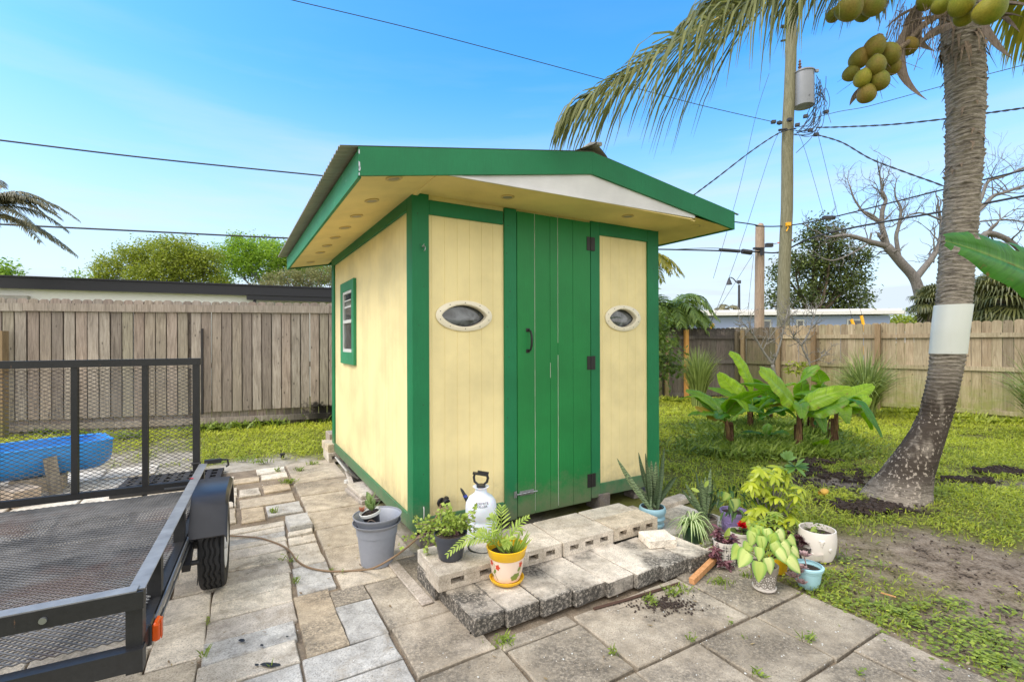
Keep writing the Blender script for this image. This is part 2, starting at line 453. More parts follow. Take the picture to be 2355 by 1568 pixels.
def m_bark(name, dark, light, scale=(12, 12, 3), white=None, rings=False, moss=None):
    t = NT(name); w = t.coord(scale)
    g = t.noise(w, 3, 8, 0.65, 0.5)
    col = t.ramp(g, [(0.28, dark), (0.7, light)])
    if rings:
        wr = t.coord((3.5, 3.5, 26)); r = t.noise(wr, 2.2, 6, 0.7, 0.6)
        col = t.mix(t.ramp(r, [(0.50, G0), (0.62, (0.95, 0.95, 0.95, 1))]), col, k4(dark, 0.55))
        col = t.mix(t.ramp(t.noise(t.coord((5, 5, 60)), 2, 4, 0.6), [(0.5, G0), (0.72, (0.6, 0.6, 0.6, 1))]), col, k4(light, 1.25))
        sz = t.N('ShaderNodeSeparateXYZ'); gg = t.N('ShaderNodeNewGeometry'); t.L(gg.outputs['Position'], sz.inputs[0])
        sx = t.N('ShaderNodeSeparateXYZ'); t.L(gg.outputs['Normal'], sx.inputs[0])
        mr = t.N('ShaderNodeMapRange'); mr.inputs['From Min'].default_value = 1.3; mr.inputs['From Max'].default_value = 0.9
        t.L(sz.outputs['Z'], mr.inputs['Value'])
        big = t.noise(t.world((4, 4, 1.6)), 1.6, 5, 0.6)
        low = t.N('ShaderNodeMapRange'); low.inputs['From Min'].default_value = 0.03; low.inputs['From Max'].default_value = 0.22
        t.L(sz.outputs['Z'], low.inputs['Value'])
        f = t.math('MULTIPLY', t.math('MULTIPLY', mr.outputs[0], t.ramp(big, [(0.30, G0), (0.44, (0.92, 0.92, 0.92, 1))])), low.outputs[0])
        col = t.mix(f, col, (0.055, 0.042, 0.034, 1))
        vo = t.N('ShaderNodeTexVoronoi', i_Scale=38.0); t.L(t.world((1, 1, 0.8)), vo.inputs['Vector'])
        sp_ = t.math('MULTIPLY', t.ramp(t.noise(t.world((1, 1, .7)), 42, 3, .55), [(0.57, G0), (0.62, G1)]), t.ramp(t.noise(t.world(), 5, 4), [(0.42, G0), (0.56, G1)]))
        m2 = t.N('ShaderNodeMapRange'); m2.inputs['From Min'].default_value = 1.05; m2.inputs['From Max'].default_value = 0.75
        t.L(sz.outputs['Z'], m2.inputs['Value'])
        col = t.mix(t.math('MULTIPLY', sp_, m2.outputs[0]), col, (0.42, 0.36, 0.3, 1))
    if moss: col = t.mix(t.ramp(t.noise(t.coord(), 4, 4), [(0.45, G0), (0.7, (0.7, 0.7, 0.7, 1))]), col, moss)
    t.base(col); t.set(0.9, 0, 0.15); t.bump(g, 0.7, 0.01)
    return t.m
def m_glass(name, tint=(0.015, 0.018, 0.02, 1), rough=0.05):
    t = NT(name); n = t.noise(t.coord(), 9, 3, 0.5, 1.0)
    t.base(t.ramp(n, [(0.35, tint), (0.62, k4(tint, 4.5))])); t.set(rough, 0, 0.8); return t.m

YEL = srgb(239, 221, 165)
M = {}
M['yellow'] = m_paint('yellow_paint', YEL, grain=(60, 60, 3), rough=0.6, var=0.06, wear=k4(YEL, 0.45), wearamt=0.25, splash=True)
M['soffit'] = m_paint('soffit_paint', srgb(246, 220, 146), grain=(4, 40, 40), rough=0.6, var=0.07)
M['green'] = m_paint('green_trim_paint', srgb(24, 118, 72), wear=srgb(96, 150, 126), wearamt=0.30, rough=0.55, var=.2, splash=True)
M['greenL'] = m_paint('green_weathered_paint', srgb(52, 136, 92), wear=srgb(150, 190, 165), wearamt=0.36, rough=0.6)
M['door'] = m_paint('green_door_paint', srgb(30, 125, 62), grain=(50, 50, 3), rough=0.5, var=.2, splash=True, wear=srgb(80, 160, 110), wearamt=.26)
M['white'] = m_paint('white_paint', srgb(225, 222, 222), grain=(3, 30, 30), rough=0.6, var=0.05)
M['cream'] = m_plain('cream_plastic', srgb(232, 222, 198), 0.35, var=0.04)
M['crack'] = m_plain('bare_white_crack', srgb(200, 205, 190), 0.8)
M['zinc'] = m_plain('zinc_metal', srgb(165, 168, 172), 0.35, 0.85, 0.15)
M['roofmetal'] = m_plain('galvanised_roof', srgb(160, 156, 146), 0.6, 0.15, 0.25, 6)
M['black'] = m_plain('black_plastic', (0.02, 0.02, 0.022, 1), 0.4)
M['hinge'] = m_plain('black_iron', (0.025, 0.022, 0.022, 1), 0.5, 0.3)
M['glass'] = m_glass('dark_glass')
M['glassg'] = m_glass('grey_glass', (0.035, 0.038, 0.042, 1))
M['vinyl'] = m_plain('white_vinyl', srgb(210, 210, 205), 0.4, var=0.05)
M['lens'] = m_plain('light_lens', srgb(150, 140, 122), 0.3)
M['lensring'] = m_plain('light_ring', srgb(205, 180, 120), 0.4)
M['fenceL'] = m_wood('weathered_grey_wood', srgb(96, 87, 80), srgb(158, 148, 139), srgb(196, 187, 178), scorch=True)
M['fenceT'] = m_wood('tan_mossy_wood', srgb(116, 102, 82), srgb(166, 152, 128), srgb(200, 188, 166), moss=srgb(128, 138, 56), mossz=1.0)
M['fenceD'] = m_wood('dark_weathered_wood', srgb(64, 60, 58), srgb(112, 106, 102), srgb(140, 134, 130), topdark=1.45)
M['fenceM'] = m_wood('mossy_dark_wood', srgb(66, 60, 52), srgb(112, 104, 90), srgb(138, 130, 114), moss=srgb(92, 98, 54), mossz=1.8)
M['post'] = m_wood('fence_post_wood', srgb(108, 90, 68), srgb(146, 126, 100), srgb(168, 150, 122), moss=srgb(110, 116, 56), mossz=0.6)
M['newpost'] = m_wood('new_orange_wood', srgb(190, 130, 66), srgb(214, 158, 90), srgb(226, 176, 110))
M['stick'] = m_wood('raw_timber', srgb(165, 120, 78), srgb(200, 152, 106), srgb(220, 178, 134))
M['slab'] = m_stone('paving_stone')
M['block'] = m_stone('concrete_block', stain=(0.035, 0.033, 0.03, 1), speck=0.92, lo=0.48, hi=0.60, bump=0.9, side=0.13, gate=(0.28, 0.52))
M['blockc'] = m_stone('clean_concrete_block', stain=(0.12, 0.11, 0.10, 1), speck=0.5, lo=0.52, hi=0.7, bump=0.7)
M['soil'] = m_plain('potting_soil', (0.045, 0.03, 0.022, 1), 0.95, var=0.6, scale=60, bump=1.0)

# ------------------------------------------------------------ ground
def fbm(x, y, sc=1.0, seed=0.0, o=4):
    return mnoise.fractal(Vector((x * sc + seed, y * sc - seed, seed * 1.7)), 1.0, 2.0, o)
def in_patio(s, t):
    if -0.5 < s < 1.80 - 0.0 * t and -4.5 < t < -1.1: return True
    if s >= 1.7 and t < -1.9: return s < 1.78 + 0.06 * (t + 1.9)
    if -4.4 < s < -0.08 and -4.5 < t < 3.15: return True
    return False
def ell(x, y, cx, cy, rx, ry, ang=0.0):
    c, s = cos(ang), sin(ang); dx, dy = x - cx, y - cy
    return sqrt(((dx * c + dy * s) / rx) ** 2 + ((-dx * s + dy * c) / ry) ** 2)
def soil_f(x, y):
    """how bare the earth is (0 lawn .. 1 bare)"""
    n = fbm(x, y, 1.3, 3.1) * 0.55 + fbm(x, y, 5.0, 9.0) * 0.28
    a = 1.0 - ell(x, y, 3.05, 3.2, 1.9, 0.85, 0.10) + n * 0.9
    b = 0.85 - ell(x, y, 3.55, 5.15, 0.95, 0.34, 0.1) + n * 0.9
    c = 0.8 - ell(x, y, 5.1, 5.05, 0.9, 0.26, -0.1) + n
    d = 0.75 - ell(x, y, 3.5, 4.35, 0.7, 0.20, 0.15) + n
    e = 1.25 - ell(x, y, 2.4, 2.35, 1.1, 0.8, 0.0) + n * 1.5
    g = 0.9 - ell(x, y, 1.9, 3.7, 0.5, 0.5) + n
    v = max(a, b, c, d, g, e * 0.9)
    return min(max(v * 1.25, 0.0), 1.0)
def sand_f(x, y):
    s, t = wl((x, y))
    if x > 0.6: return 0.0
    n = fbm(x, y, 1.1, 6.0) * 0.6 + fbm(x, y, 4.0, 2.0) * 0.3
    v = 1.15 - max(0, (t - 3.1)) * (0.42 if s < -1.5 else 1.1) - max(0, (s + 1.2)) * 0.5 + n
    return min(max(v * 1.5, 0), 1)
def mulch_f(x, y):
    n = fbm(x, y, 3.0, 21) * .7 + fbm(x, y, 11, 4) * .5
    v = max(.75 - ell(x, y, c[0], c[1], c[2], c[3] * 1.7) for c in MULCH) + n * 1.7
    return min(max(v * 2.2, 0), 1)
MULCH = [(*gp(1905, 1095)[:2], .62, .30), (*gp(1985, 1165)[:2], .42, .16), (*gp(2215, 1105)[:2], .35, .14), (*gp(2320, 1085)[:2], .5, .16), (*gp(1880, 1060)[:2], .4, .15)]
def grass_d(x, y):
    s, t = wl((x, y))
    if in_patio(s, t): return 0.0
    if -0.15 < s < 2.55 and -0.7 < t < 3.25: return 0.0
    if x < 0.6 and s < 1:
        return max(0.0, 1.0 - sand_f(x, y) * 1.05) * (0.25 if t < 3.25 else 1)
    d = 1.0 - max(soil_f(x, y), mulch_f(x, y)) * 0.96
    d *= min(1, max(.25, 1.02 + 1.1 * fbm(x, y, 2.2, 31)))
    return max(d, 0.0)

gx = np.concatenate([[-260, -120, -60, -30, -18, -13], np.arange(-10, 11, 0.085), [13, 18, 30, 60, 120, 260]])
gy = np.concatenate([[-120, -40, -12, -3, 0, 1], np.arange(1.7, 13.5, 0.085), [15, 20, 30, 60, 120, 260, 520]])
GXn, GYn = len(gx), len(gy)
V = np.zeros((GXn * GYn, 3)); Cg = np.zeros((GXn * GYn, 4), dtype=np.float32)
k = 0
for iy, y in enumerate(gy):
    for ix, x in enumerate(gx):
        near = -10 <= x <= 11 and 1.6 < y < 13.6
        so = soil_f(x, y) if near and x > 0.5 else 0.0
        sa = sand_f(x, y) if near and x < 1 else 0.0
        z = 0.0
        if near and not in_patio(*wl((x, y))):
            z = -0.012 + fbm(x, y, 1.0, 1.0) * 0.014 + so * fbm(x, y, 9, 5) * 0.016
        elif near: z = -0.03
        V[k] = (x, y, z); Cg[k] = (so, sa, mulch_f(x, y) if near and x > 1 else 0, 1); k += 1
ii = np.arange(GXn * GYn).reshape(GYn, GXn)
F4 = np.stack([ii[:-1, :-1].ravel(), ii[:-1, 1:].ravel(), ii[1:, 1:].ravel(), ii[1:, :-1].ravel()], 1)
t = NT('ground_earth')
mk = t.attr('gm', True); sp_ = t.N('ShaderNodeSeparateColor'); t.L(mk, sp_.inputs[0])
w = t.world(); f1 = t.noise(w, 60, 6, 0.7); f2 = t.noise(w, 7, 6, 0.65); f3 = t.noise(w, 1.5, 5)
turf = t.mix(f1, (0.09, 0.11, 0.02, 1), (0.33, 0.34, 0.06, 1))
turf = t.mix(f3, turf, (0.15, 0.135, 0.055, 1))
soil = t.ramp(t.math('ADD', t.math('MULTIPLY', f1, 0.5), t.math('MULTIPLY', f2, 0.5)), [(0.38, (0.02, 0.014, 0.010)), (0.46, (0.19, 0.145, 0.105)), (0.62, (0.40, 0.33, 0.255))])
sand = t.ramp(t.math('ADD', t.math('MULTIPLY', f1, 0.4), t.math('MULTIPLY', f2, 0.6)), [(0.3, (0.25, 0.21, 0.15)), (0.6, (0.55, 0.50, 0.42))])
c = t.mix(sp_.outputs[0], turf, soil); c = t.mix(sp_.outputs[2], c, t.ramp(f1, [(.35, (.012, .008, .006)), (.7, (.06, .042, .03))])); c = t.mix(sp_.outputs[1], c, sand)
t.base(c); t.set(0.95, 0, 0.15); t.bump(t.math('ADD', f1, f2), 1.0, 0.02)
go = raw_mesh('ground', V, F4, t.m, np.zeros(len(V)), smooth=True)
at = go.data.attributes.new('gm', 'FLOAT_COLOR', 'POINT'); at.data.foreach_set('color', Cg.ravel())
tag(go, kind='structure')

# ------------------------------------------------------------ patio: slabs laid one by one, one paving sheet
pt = MB()
TAN = (0.475, 0.43, 0.355); TAN2 = (0.43, 0.385, 0.315); WARM = (0.58, 0.54, 0.47); GREY = (0.54, 0.51, 0.455); BLUE = (0.43, 0.435, 0.43); PALE = (0.70, 0.66, 0.58)
BROWN = (0.33, 0.295, 0.24); BROWN2 = (0.385, 0.345, 0.285); RUST = (0.48, 0.41, 0.31)
def slab(q, col, z=0.012, th=0.045, v=0.5, gap=0.002, mb=None):
    mb = mb or pt
    q = [Vector((p[0], p[1])) for p in q]; c = sum(q, Vector((0, 0))) / len(q)
    # shrink, subdivide the outline with small chips
    out = []
    for i in range(len(q)):
        a, b = q[i], q[(i + 1) % len(q)]
        n_ = max(2, int((b - a).length / 0.07))
        for j in range(n_):
            p = a.lerp(b, j / n_); d = (c - p).normalized()
            out.append(p + d * (gap + random.random() ** 4 * 0.006))
    tilt = (random.uniform(-.006, .006), random.uniform(-.006, .006)); zj = z + random.uniform(-.003, .003)
    br_ = random.uniform(0.93, 1.06); mb.c = tuple(k_ * br_ for k_ in col); mb.a = v
    zz = lambda p: zj + (p.x - c.x) * tilt[0] + (p.y - c.y) * tilt[1]
    W = lambda p, z_: lw(p.x, p.y, z_)
    top = [mb.vert(W(p + (c - p).normalized() * 0.006, zz(p))) for p in out]
    mid_ = [mb.vert(W(p, zz(p) - 0.006)) for p in out]
    bot = [mb.vert(W(p, zz(p) - th)) for p in out]
    mb.face(top)
    n_ = len(out)
    for j in range(n_):
        mb.face((mid_[j], mid_[(j + 1) % n_], top[(j + 1) % n_], top[j]))
        mb.face((bot[j], bot[(j + 1) % n_], mid_[(j + 1) % n_], mid_[j]))
def rect(s0, s1, t0, t1, col, **k_):
    j = lambda: random.uniform(-.006, .006)
    slab([(s0 + j(), t0 + j()), (s1 + j(), t0 + j()), (s1 + j(), t1 + j()), (s0 + j(), t1 + j())], col, **k_)
# concrete slabs in front of the steps
for s0, s1, t0, t1, c_, v_ in [
    (-.42, -.02, -.84, -.31, BROWN2, .62), (-.42, -.02, -1.26, -.85, BROWN2, .6), (-.42, .0, -1.71, -1.27, BROWN, .75),
    (.0, .45, -1.30, -1.21, BROWN2, .6), (.46, 1.29, -1.31, -1.24, BROWN2, .6), (.01, .45, -1.71, -1.31, BROWN, .7), (.46, 1.29, -1.72, -1.31, BROWN2, .62), (1.30, 1.79, -1.73, -1.02, BROWN, .7),
    (-.42, .02, -2.13, -1.72, BROWN, .7), (.03, .43, -2.13, -1.73, BROWN, .66), (.44, .85, -2.14, -1.73, BROWN2, .6), (.86, 1.30, -2.14, -1.74, BROWN, .66), (1.31, 1.78, -2.14, -1.74, BROWN, .62),
    (-.42, .2, -2.56, -2.14, BROWN, .7), (.21, .6, -2.56, -2.15, BROWN2, .62), (.61, 1.01, -2.56, -2.15, BROWN, .62), (1.02, 1.44, -2.57, -2.15, BROWN, .62), (1.45, 1.73, -2.57, -2.15, BROWN2, .6),
    (.3, .75, -3.0, -2.57, BROWN, .62), (.76, 1.2, -3.0, -2.58, BROWN, .62), (1.21, 1.7, -3.0, -2.58, BROWN, .62),
    (1.62, 2.05, -1.0, -.55, GREY, .5), (2.06, 2.45, -1.02, -.62, GREY, .5), (1.80, 2.2, -1.5, -1.03, GREY, .55), (1.66, 2.02, -.54, -.1, WARM, .5), (2.04, 2.42, -.60, -.25, PALE, .4)]:
    rect(s0, s1, t0, t1, c_, v=v_, th=0.05, z=0.014)
# tan slabs beside the shed
rows = [3.14, 2.78, 2.2, 1.71, 1.21, .76, .33, -.08, -.30]
for i in range(len(rows) - 1):
    rect(-.565 + .01 * random.random(), -.02 if rows[i] > -.05 else -.2, rows[i + 1], rows[i] - .005, TAN if i % 2 else TAN2, v=.42 + .1 * (i in (3, 5)), z=0.016)
rect(-.2, .35, -.35, -.02, BROWN, v=.8, z=.008)
# grey stones, second column
g2 = [(1.09, .80, BLUE, .06), (.785, .705, GREY, .03), (.69, .54, WARM, .014), (.53, .16, GREY, .014), (.15, -.235, BLUE, .014)]
for t1, t0, c_, z_ in g2:
    rect(-.80 + .055 * t1, -.575, t0, t1, c_, z=z_, v=.42, th=.07)
rect(-.82, -.63, -.865, -.245, RUST, v=.6, z=.012); rect(-.625, -.43, -.865, -.49, BLUE, v=.45, z=.014); rect(-.625, -.43, -.48, -.30, TAN2, v=.85, z=.012)
for t1, t0, c_ in [(-.87, -1.09, BLUE), (-1.10, -1.5, BLUE), (-1.51, -1.9, GREY), (-1.91, -2.3, GREY)]:
    rect(-.848, -.43, t0, t1, c_, v=.35)
# third column: long planks of stone
r3 = [1.11, .995, .876, .765, .67, .49, .314, .117, -.085, -.283, -.497, -.682, -.874, -1.09, -1.32, -1.55, -1.8, -2.1]
for i in range(len(r3) - 1):
    tt = r3[i]; sR = -.80 + .055 * tt; sL = -1.235 + .05 * tt
    c_ = [WARM, GREY, BLUE][0 if i in (0, 5, 8) else (2 if i in (2, 10, 12, 13) else 1)]
    if i in (4, 6, 9): c_ = (0.50, 0.47, 0.43)
    rect(sL, sR - .012, r3[i + 1] + .003, tt - .003, c_, v=.38)
# fourth and fifth columns, partly under the trailer
for (a_, b_, tops) in [(-1.46, -1.25, [1.0, .55, .1, -.2, -.6, -1.1, -1.6]), (-1.95, -1.475, [1.3, .8, .35, .02, -.4, -.85, -1.3, -1.8]), (-2.45, -1.96, [1.2, .7, .3, -.1, -.6, -1.1]), (-3.0, -2.46, [1.0, .5, .0, -.5, -1.0])]:
    for i in range(len(tops) - 1):
        rect(a_ + .05 * tops[i], b_ + .012 + .05 * tops[i], tops[i + 1] + .003, tops[i] - .003, random.choice([WARM, GREY, TAN, GREY]), v=.4)
# scattered older stones towards the lawn
for s0, s1, t0, t1, c_ in [(-.86, -.575, 1.30, 1.60, BLUE), (-1.06, -.88, 1.25, 1.63, RUST), (-1.07, -.60, 1.66, 1.93, TAN2), (-1.20, -.86, 2.55, 2.75, RUST), (-.84, -.58, 2.58, 2.80, WARM),
                           (-.88, -.58, 2.83, 3.08, PALE), (-1.26, -1.08, 2.1, 2.4, WARM), (-1.28, -1.09, 1.75, 2.08, WARM), (-1.35, -1.1, 1.3, 1.7, TAN), (-1.4, -1.1, 2.45, 2.9, PALE), (-1.85, -1.45, 2.3, 2.9, PALE),
                           (-1.84, -1.42, 1.75, 2.25, PALE), (-.85, -.6, 2.05, 2.3, RUST), (-1.06, -.88, 2.02, 2.28, WARM)]:
    rect(s0, s1, t0, t1, c_, z=.008, v=.4)
for a_ in range(5):
    for b_ in range(5):
        if random.random() < .88:
            rect(-2.35 - a_ * .5 + random.uniform(-.03, .03), -1.88 - a_ * .5 + random.uniform(-.03, .02), 1.45 + b_ * .52, 1.93 + b_ * .52 + random.uniform(-.04, .02), PALE, z=.006, v=.35)
po = pt.build('patio_paving', M['slab']); tag(po, kind='structure')
bed = MB(); bed.c = (.22, .18, .135); bed.a = .45
for q in [[(-4.45, -4.4), (1.82, -4.4), (1.84, -1.0), (-.10, -.9), (-.10, 3.14), (-4.45, 3.2)]]:
    bed.poly([lw(a_, b_, -0.010) for a_, b_ in q])
bo = bed.build('patio_bedding', M['slab']); tag(bo, kind='structure')
# spilt potting soil on the slabs: low crumbly heap
sh = MB(); 
cpt = gp(1535, 1395)
for i in range(420):
    a_ = random.random() * 2 * pi; r_ = abs(random.gauss(0, .085)); p = cpt + Vector((cos(a_) * r_ * 1.3 - .02, sin(a_) * r_ * .75, .016 + random.random() * .006))
    sz_ = random.uniform(.003, .011); sh.box(p, (sz_, sz_, sz_ * .6), Matrix.Rotation(random.random() * 3, 3, 'Z'))
tag(sh.build('spilt_soil', M['soil']), 'dark potting soil spilt on the slabs in front of the lower step', 'soil', kind='stuff')

# ------------------------------------------------------------ concrete blocks of the two steps
def block_obj(name, w, d, h, holes, col, mat, v=.5, chip=0.0):
    """block, origin at the bottom centre; x = width, y = depth (front is -y)"""
    b = MB(); b.c = col; b.a = v
    if holes:
        hw, hh = w * .19, h * .36
        if holes == 2: cs = [-w * .22, w * .22]; hw = w * .20
        else: cs = [-w * .30, 0, w * .30]; hw = w * .165
        hw /= 2
        xs = [-w / 2]
        for c_ in cs: xs += [c_ - hw, c_ + hw]
        xs.append(w / 2)
        for i in range(0, len(xs) - 1):
            if i % 2 == 0: b.b2(xs[i], xs[i + 1], -d / 2, d / 2, h / 2 - hh / 2, h / 2 + hh / 2)
            else: pass
        b.b2(-w / 2, w / 2, -d / 2, d / 2, 0, h / 2 - hh / 2 - .0005)
        b.b2(-w / 2, w / 2, -d / 2, d / 2, h / 2 + hh / 2 + .0005, h)
        # rounded hole ends
        for c_ in cs:
            for sg in (-1, 1):
                b.lathe([(hh * .46, -d / 2 + .003), (hh * .46, d / 2 - .003)], 10, (c_ + sg * hw, 0, h / 2), Matrix.Rotation(radians(90), 3, 'X'))
        b.c = (.02, .018, .016)  # near-black plate inside the slots: shade of the holes put into colour
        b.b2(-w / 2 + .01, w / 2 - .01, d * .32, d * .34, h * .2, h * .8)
    else:
        nx, ny = 7, 7
        b.box((0, 0, h / 2), (w, d, h), None, .005)
    # roughen
    for i, p in enumerate(b.V):
        n_ = mnoise.noise(Vector(p) * 23 + Vector((v * 50, 0, w * 9))) * .0018
        b.V[i] = (p[0] + n_, p[1] + n_ * .8, p[2] + n_ * .6 * (p[2] > .01))
    return b.build(name, mat)
CG = (0.58, 0.545, 0.49); CL = (0.60, 0.56, 0.49)
def put_block(name, s, t_, z, w, d, h, holes, col, mat, label, group, rot=0.0, v=.5):
    o = block_obj(name, w, d, h, holes, col, mat, v)
    o.location = lw(s, t_, z); o.rotation_euler = (0, 0, SROT + rot)
    return tag(o, label, 'concrete block', group)
low = [-.09, .09, .30, .51, .74, .95, 1.16, 1.39, 1.62]
names = ['blackened solid block at the near left corner of the lower step', 'solid block of the lower step under the yellow flower pot', 'solid block of the lower step just right of the yellow pot',
         'solid block of the lower step under the joint of the first hollow blocks', 'middle block of the lower step in front of the door', 'lower step block below the third hollow block',
         'black stained lower step block in front of the loose pale brick', 'clean topped last block of the lower step beside the spider plant']
for i in range(8):
    c_ = (low[i] + low[i + 1]) / 2
    tf = -1.135 - .07 * c_; 
    put_block('step_block', c_, tf + .21, 0.012, low[i + 1] - low[i] - .004, .42, .092 + random.uniform(-.003, .003), 0, CG if i < 7 else CL, M['block'], names[i], 'solid blocks of the lower step', random.uniform(-.012, .012) + .06, v=random.uniform(.42, .68))
for i in (0, 3):
    put_block('step_block', .06 + i * .42 + .02, -.56, 0.012, .41, .30, .088, 0, CG, M['block'], ['supporting block under the front left corner of the upper step', 'hidden support block under the upper step below the sprayer', 'hidden support block under the upper step before the door', 'support block under the right end of the upper step'][i], 'support blocks under the upper step', v=.6)
up = [(-.14, .28), (.285, .72), (.725, 1.155), (1.165, 1.60)]
for i, (a_, b_) in enumerate(up):
    put_block('hollow_block', (a_ + b_) / 2, -.70 + .012 * (i % 2), .105, b_ - a_ - .006, .205, .09, 3 if i != 0 else 2, (.57, .53, .47) if i < 3 else (.56, .50, .41), M['blockc'],
              ['two-slot hollow block at the left end of the upper step under the dark pot', 'hollow block of the upper step behind the yellow pot', 'hollow block of the upper step with three slots, below the door', 'tan hollow block at the right end of the upper step beside the blue pot'][i], 'hollow blocks of the upper step', random.uniform(-.01, .01), v=.45)
for i, (a_, b_) in enumerate([(-.12, .31), (.315, .74), (.745, 1.155), (1.165, 1.59)]):
    put_block('hollow_block', (a_ + b_) / 2, -.49, .105, b_ - a_ - .008, .2, .086, 0, (.55, .52, .47), M['blockc'],
              ['rear block of the upper step under the shed corner behind the black pot', 'rear block of the upper step right of the white sprayer', 'rear block of the upper step under the door bolt side', 'rear block of the upper step at its right back corner'][i], 'rear blocks of the upper step', random.uniform(-.01, .01), v=.45)
o = block_obj('loose_brick', .20, .17, .058, 0, (.74, .69, .62), M['blockc'], .35)
o.location = gp(1516, 1255, .104) + Vector((0, .05, 0)); o.rotation_euler = (0, 0, SROT - .35)
tag(o, 'loose pale chipped brick lying on the right end of the lower step', 'brick')

# stacked pieces beside and under the shed
def loose(name, p, size, rz, col, label, cat='block', group=None, mat='blockc', v=.45, holes=0, tilt=(0, 0)):
    o = block_obj(name, size[0], size[1], size[2], holes, col, M[mat], v)
    o.location = p; o.rotation_euler = (tilt[0], tilt[1], rz); return tag(o, label, cat, group)
loose('hollow_block', lw(.02, 3.15, 0.012), (.22, .4, .115), SROT, CL, 'hollow block with one dark slot under the back left corner of the shed', 'concrete block', holes=2)
loose('solid_block', lw(.0, 3.17, .128), (.2, .36, .10), SROT + .05, (.55, .48, .36), 'tan block on top of the hollow block at the back left shed corner', 'concrete block')
loose('solid_block', lw(.06, 3.45, .0), (.16, .3, .30), SROT, (.38, .33, .28), 'brownish block standing behind the back left shed corner', 'concrete block')
loose('stone_slab', lw(.0, 1.42, .014), (.26, .5, .035), SROT + .1, (.46, .43, .40), 'lower of two grey slabs stacked against the shed side', 'slab', 'slabs stacked beside the shed')
loose('stone_slab', lw(.01, 1.44, .051), (.25, .48, .035), SROT + .06, (.58, .55, .50), 'upper of two grey slabs stacked against the shed side', 'slab', 'slabs stacked beside the shed')
loose('slate_sheet', lw(.06, 2.35, .03), (.02, .75, .16), SROT - .02, (.40, .40, .39), 'grey sheet leaning flat under the shed side', 'board', tilt=(0, -.9))
loose('timber_offcut', lw(-.02, 2.15, .05), (.05, .9, .018), SROT - .13, (.55, .52, .48), 'thin grey board lying along the foot of the shed side', 'board')
loose('timber_offcut', lw(.10, 1.7, .09), (.07, .5, .03), SROT - .05, (.6, .57, .53), 'pale short board poking out above the stacked slabs', 'board')
loose('stone_slab', gp(1545, 1160, .0), (.42, .13, .05), SROT + .1, (.56, .5, .43), 'pale block lying behind the snake plant at the right shed corner', 'slab')
loose('stone_slab', gp(1480, 1142, .0) + Vector((0, .08, 0)), (.34, .14, .045), SROT, (.30, .27, .25), 'dark board on the ground behind the snake plant', 'slab')
for (s_, t_, lab) in [(1.75, .06, 'dark pier block under the right front of the shed'), (.12, .15, 'dark pier block under the left front of the shed'), (2.3, 2.9, 'pier block under the rear right of the shed'), (1.2, 1.5, 'pier block under the middle of the shed')]:
    loose('pier_block', lw(s_, t_, -.01), (.12, .2, .15), SROT, (.22, .2, .2), lab, 'block', 'pier blocks under the shed')
# kerb strip left of the step
o = block_obj('kerb_stone', .07, .8, .014, 0, (.40, .36, .32), M['blockc'], .6); o.location = lw(-.19, -.33, 0.014); o.rotation_euler = (0, 0, SROT + .04)
tag(o, 'narrow grey kerb stone lying left of the upper step', 'kerb')

# ------------------------------------------------------------ shed
shed = empty('shed', SHED_O, SROT, 'yellow garden shed with green trim, green plank door and corrugated roof', 'shed')
SZ0, SZ1, SWD, SLN = .145, 2.575, 2.44, 3.12
def lens_h(dx, a_, b_, pw=.72):
    q = abs(dx) / a_
    return b_ * (1 - q * q) ** pw if q < 1 else 0.0
def siding(axis, u0, u1, z0, z1, out, hole=None, z1b=None, grooves=.1016, off=.03):
    """grooved board: axis 's' runs along x at y=out ; axis 't' runs along y at x=out. outward normal is negative axis"""
    b = MB(); us = []
    u = u0
    xs = set([u0, u1])
    g = math.ceil((u0 - off) / grooves) * grooves + off
    gl = []
    while g < u1 - .01:
        if g > u0 + .01: gl.append(g)
        g += grooves
    for g in gl:
        for d in (-.004, -.002, .002, .004): xs.add(round(g + d, 5))
    if hole:
        for q in range(0, 41): xs.add(round(hole[0] - hole[2] + 2 * hole[2] * q / 40, 5))
    for q in np.arange(u0, u1, .1): xs.add(round(float(q), 5))
    xs = sorted(x for x in xs if u0 <= x <= u1)
    def dep(u):
        for g in gl:
            if abs(u - g) < .0025: return .0028
        return 0.0
    def P(u, z, d=None):
        d = dep(u) if d is None else d
        return (u, out + d, z) if axis == 's' else (out + d, u, z)
    zt = lambda u: z1 if z1b is None else z1 + (z1b - z1) * (u - u0) / (u1 - u0)
    for a_, c_ in zip(xs, xs[1:]):
        if c_ - a_ < 1e-4: continue
        ha = lens_h(a_ - hole[0], hole[2], hole[3]) if hole else 0
        hc = lens_h(c_ - hole[0], hole[2], hole[3]) if hole else 0
        if ha > 0 or hc > 0:
            b.poly([P(a_, z0), P(c_, z0), P(c_, hole[1] - hc), P(a_, hole[1] - ha)])
            b.poly([P(a_, hole[1] + ha), P(c_, hole[1] + hc), P(c_, zt(c_)), P(a_, zt(a_))])
        else: b.poly([P(a_, z0), P(c_, z0), P(c_, zt(c_)), P(a_, zt(a_))])
    return b
PH = [(.395, 1.697, .188, .084, .232, .116), (2.004, 1.715, .168, .085, .218, .120)]
siding('s', .0, .74, SZ0 + .01, SZ1, 0.0, PH[0]).build('front_wall', M['yellow'], shed)
siding('s', 1.60, 2.44, SZ0 + .01, SZ1, 0.0, PH[1]).build('front_wall', M['yellow'], shed)
siding('t', .0, SLN, SZ0 + .01, SZ1, 0.0).build('side_wall', M['yellow'], shed)
rw = MB(); rw.b2(2.42, 2.44, .02, SLN - .02, SZ0, SZ1); rw.b2(.02, 2.44, SLN - .02, SLN, SZ0, SZ1)
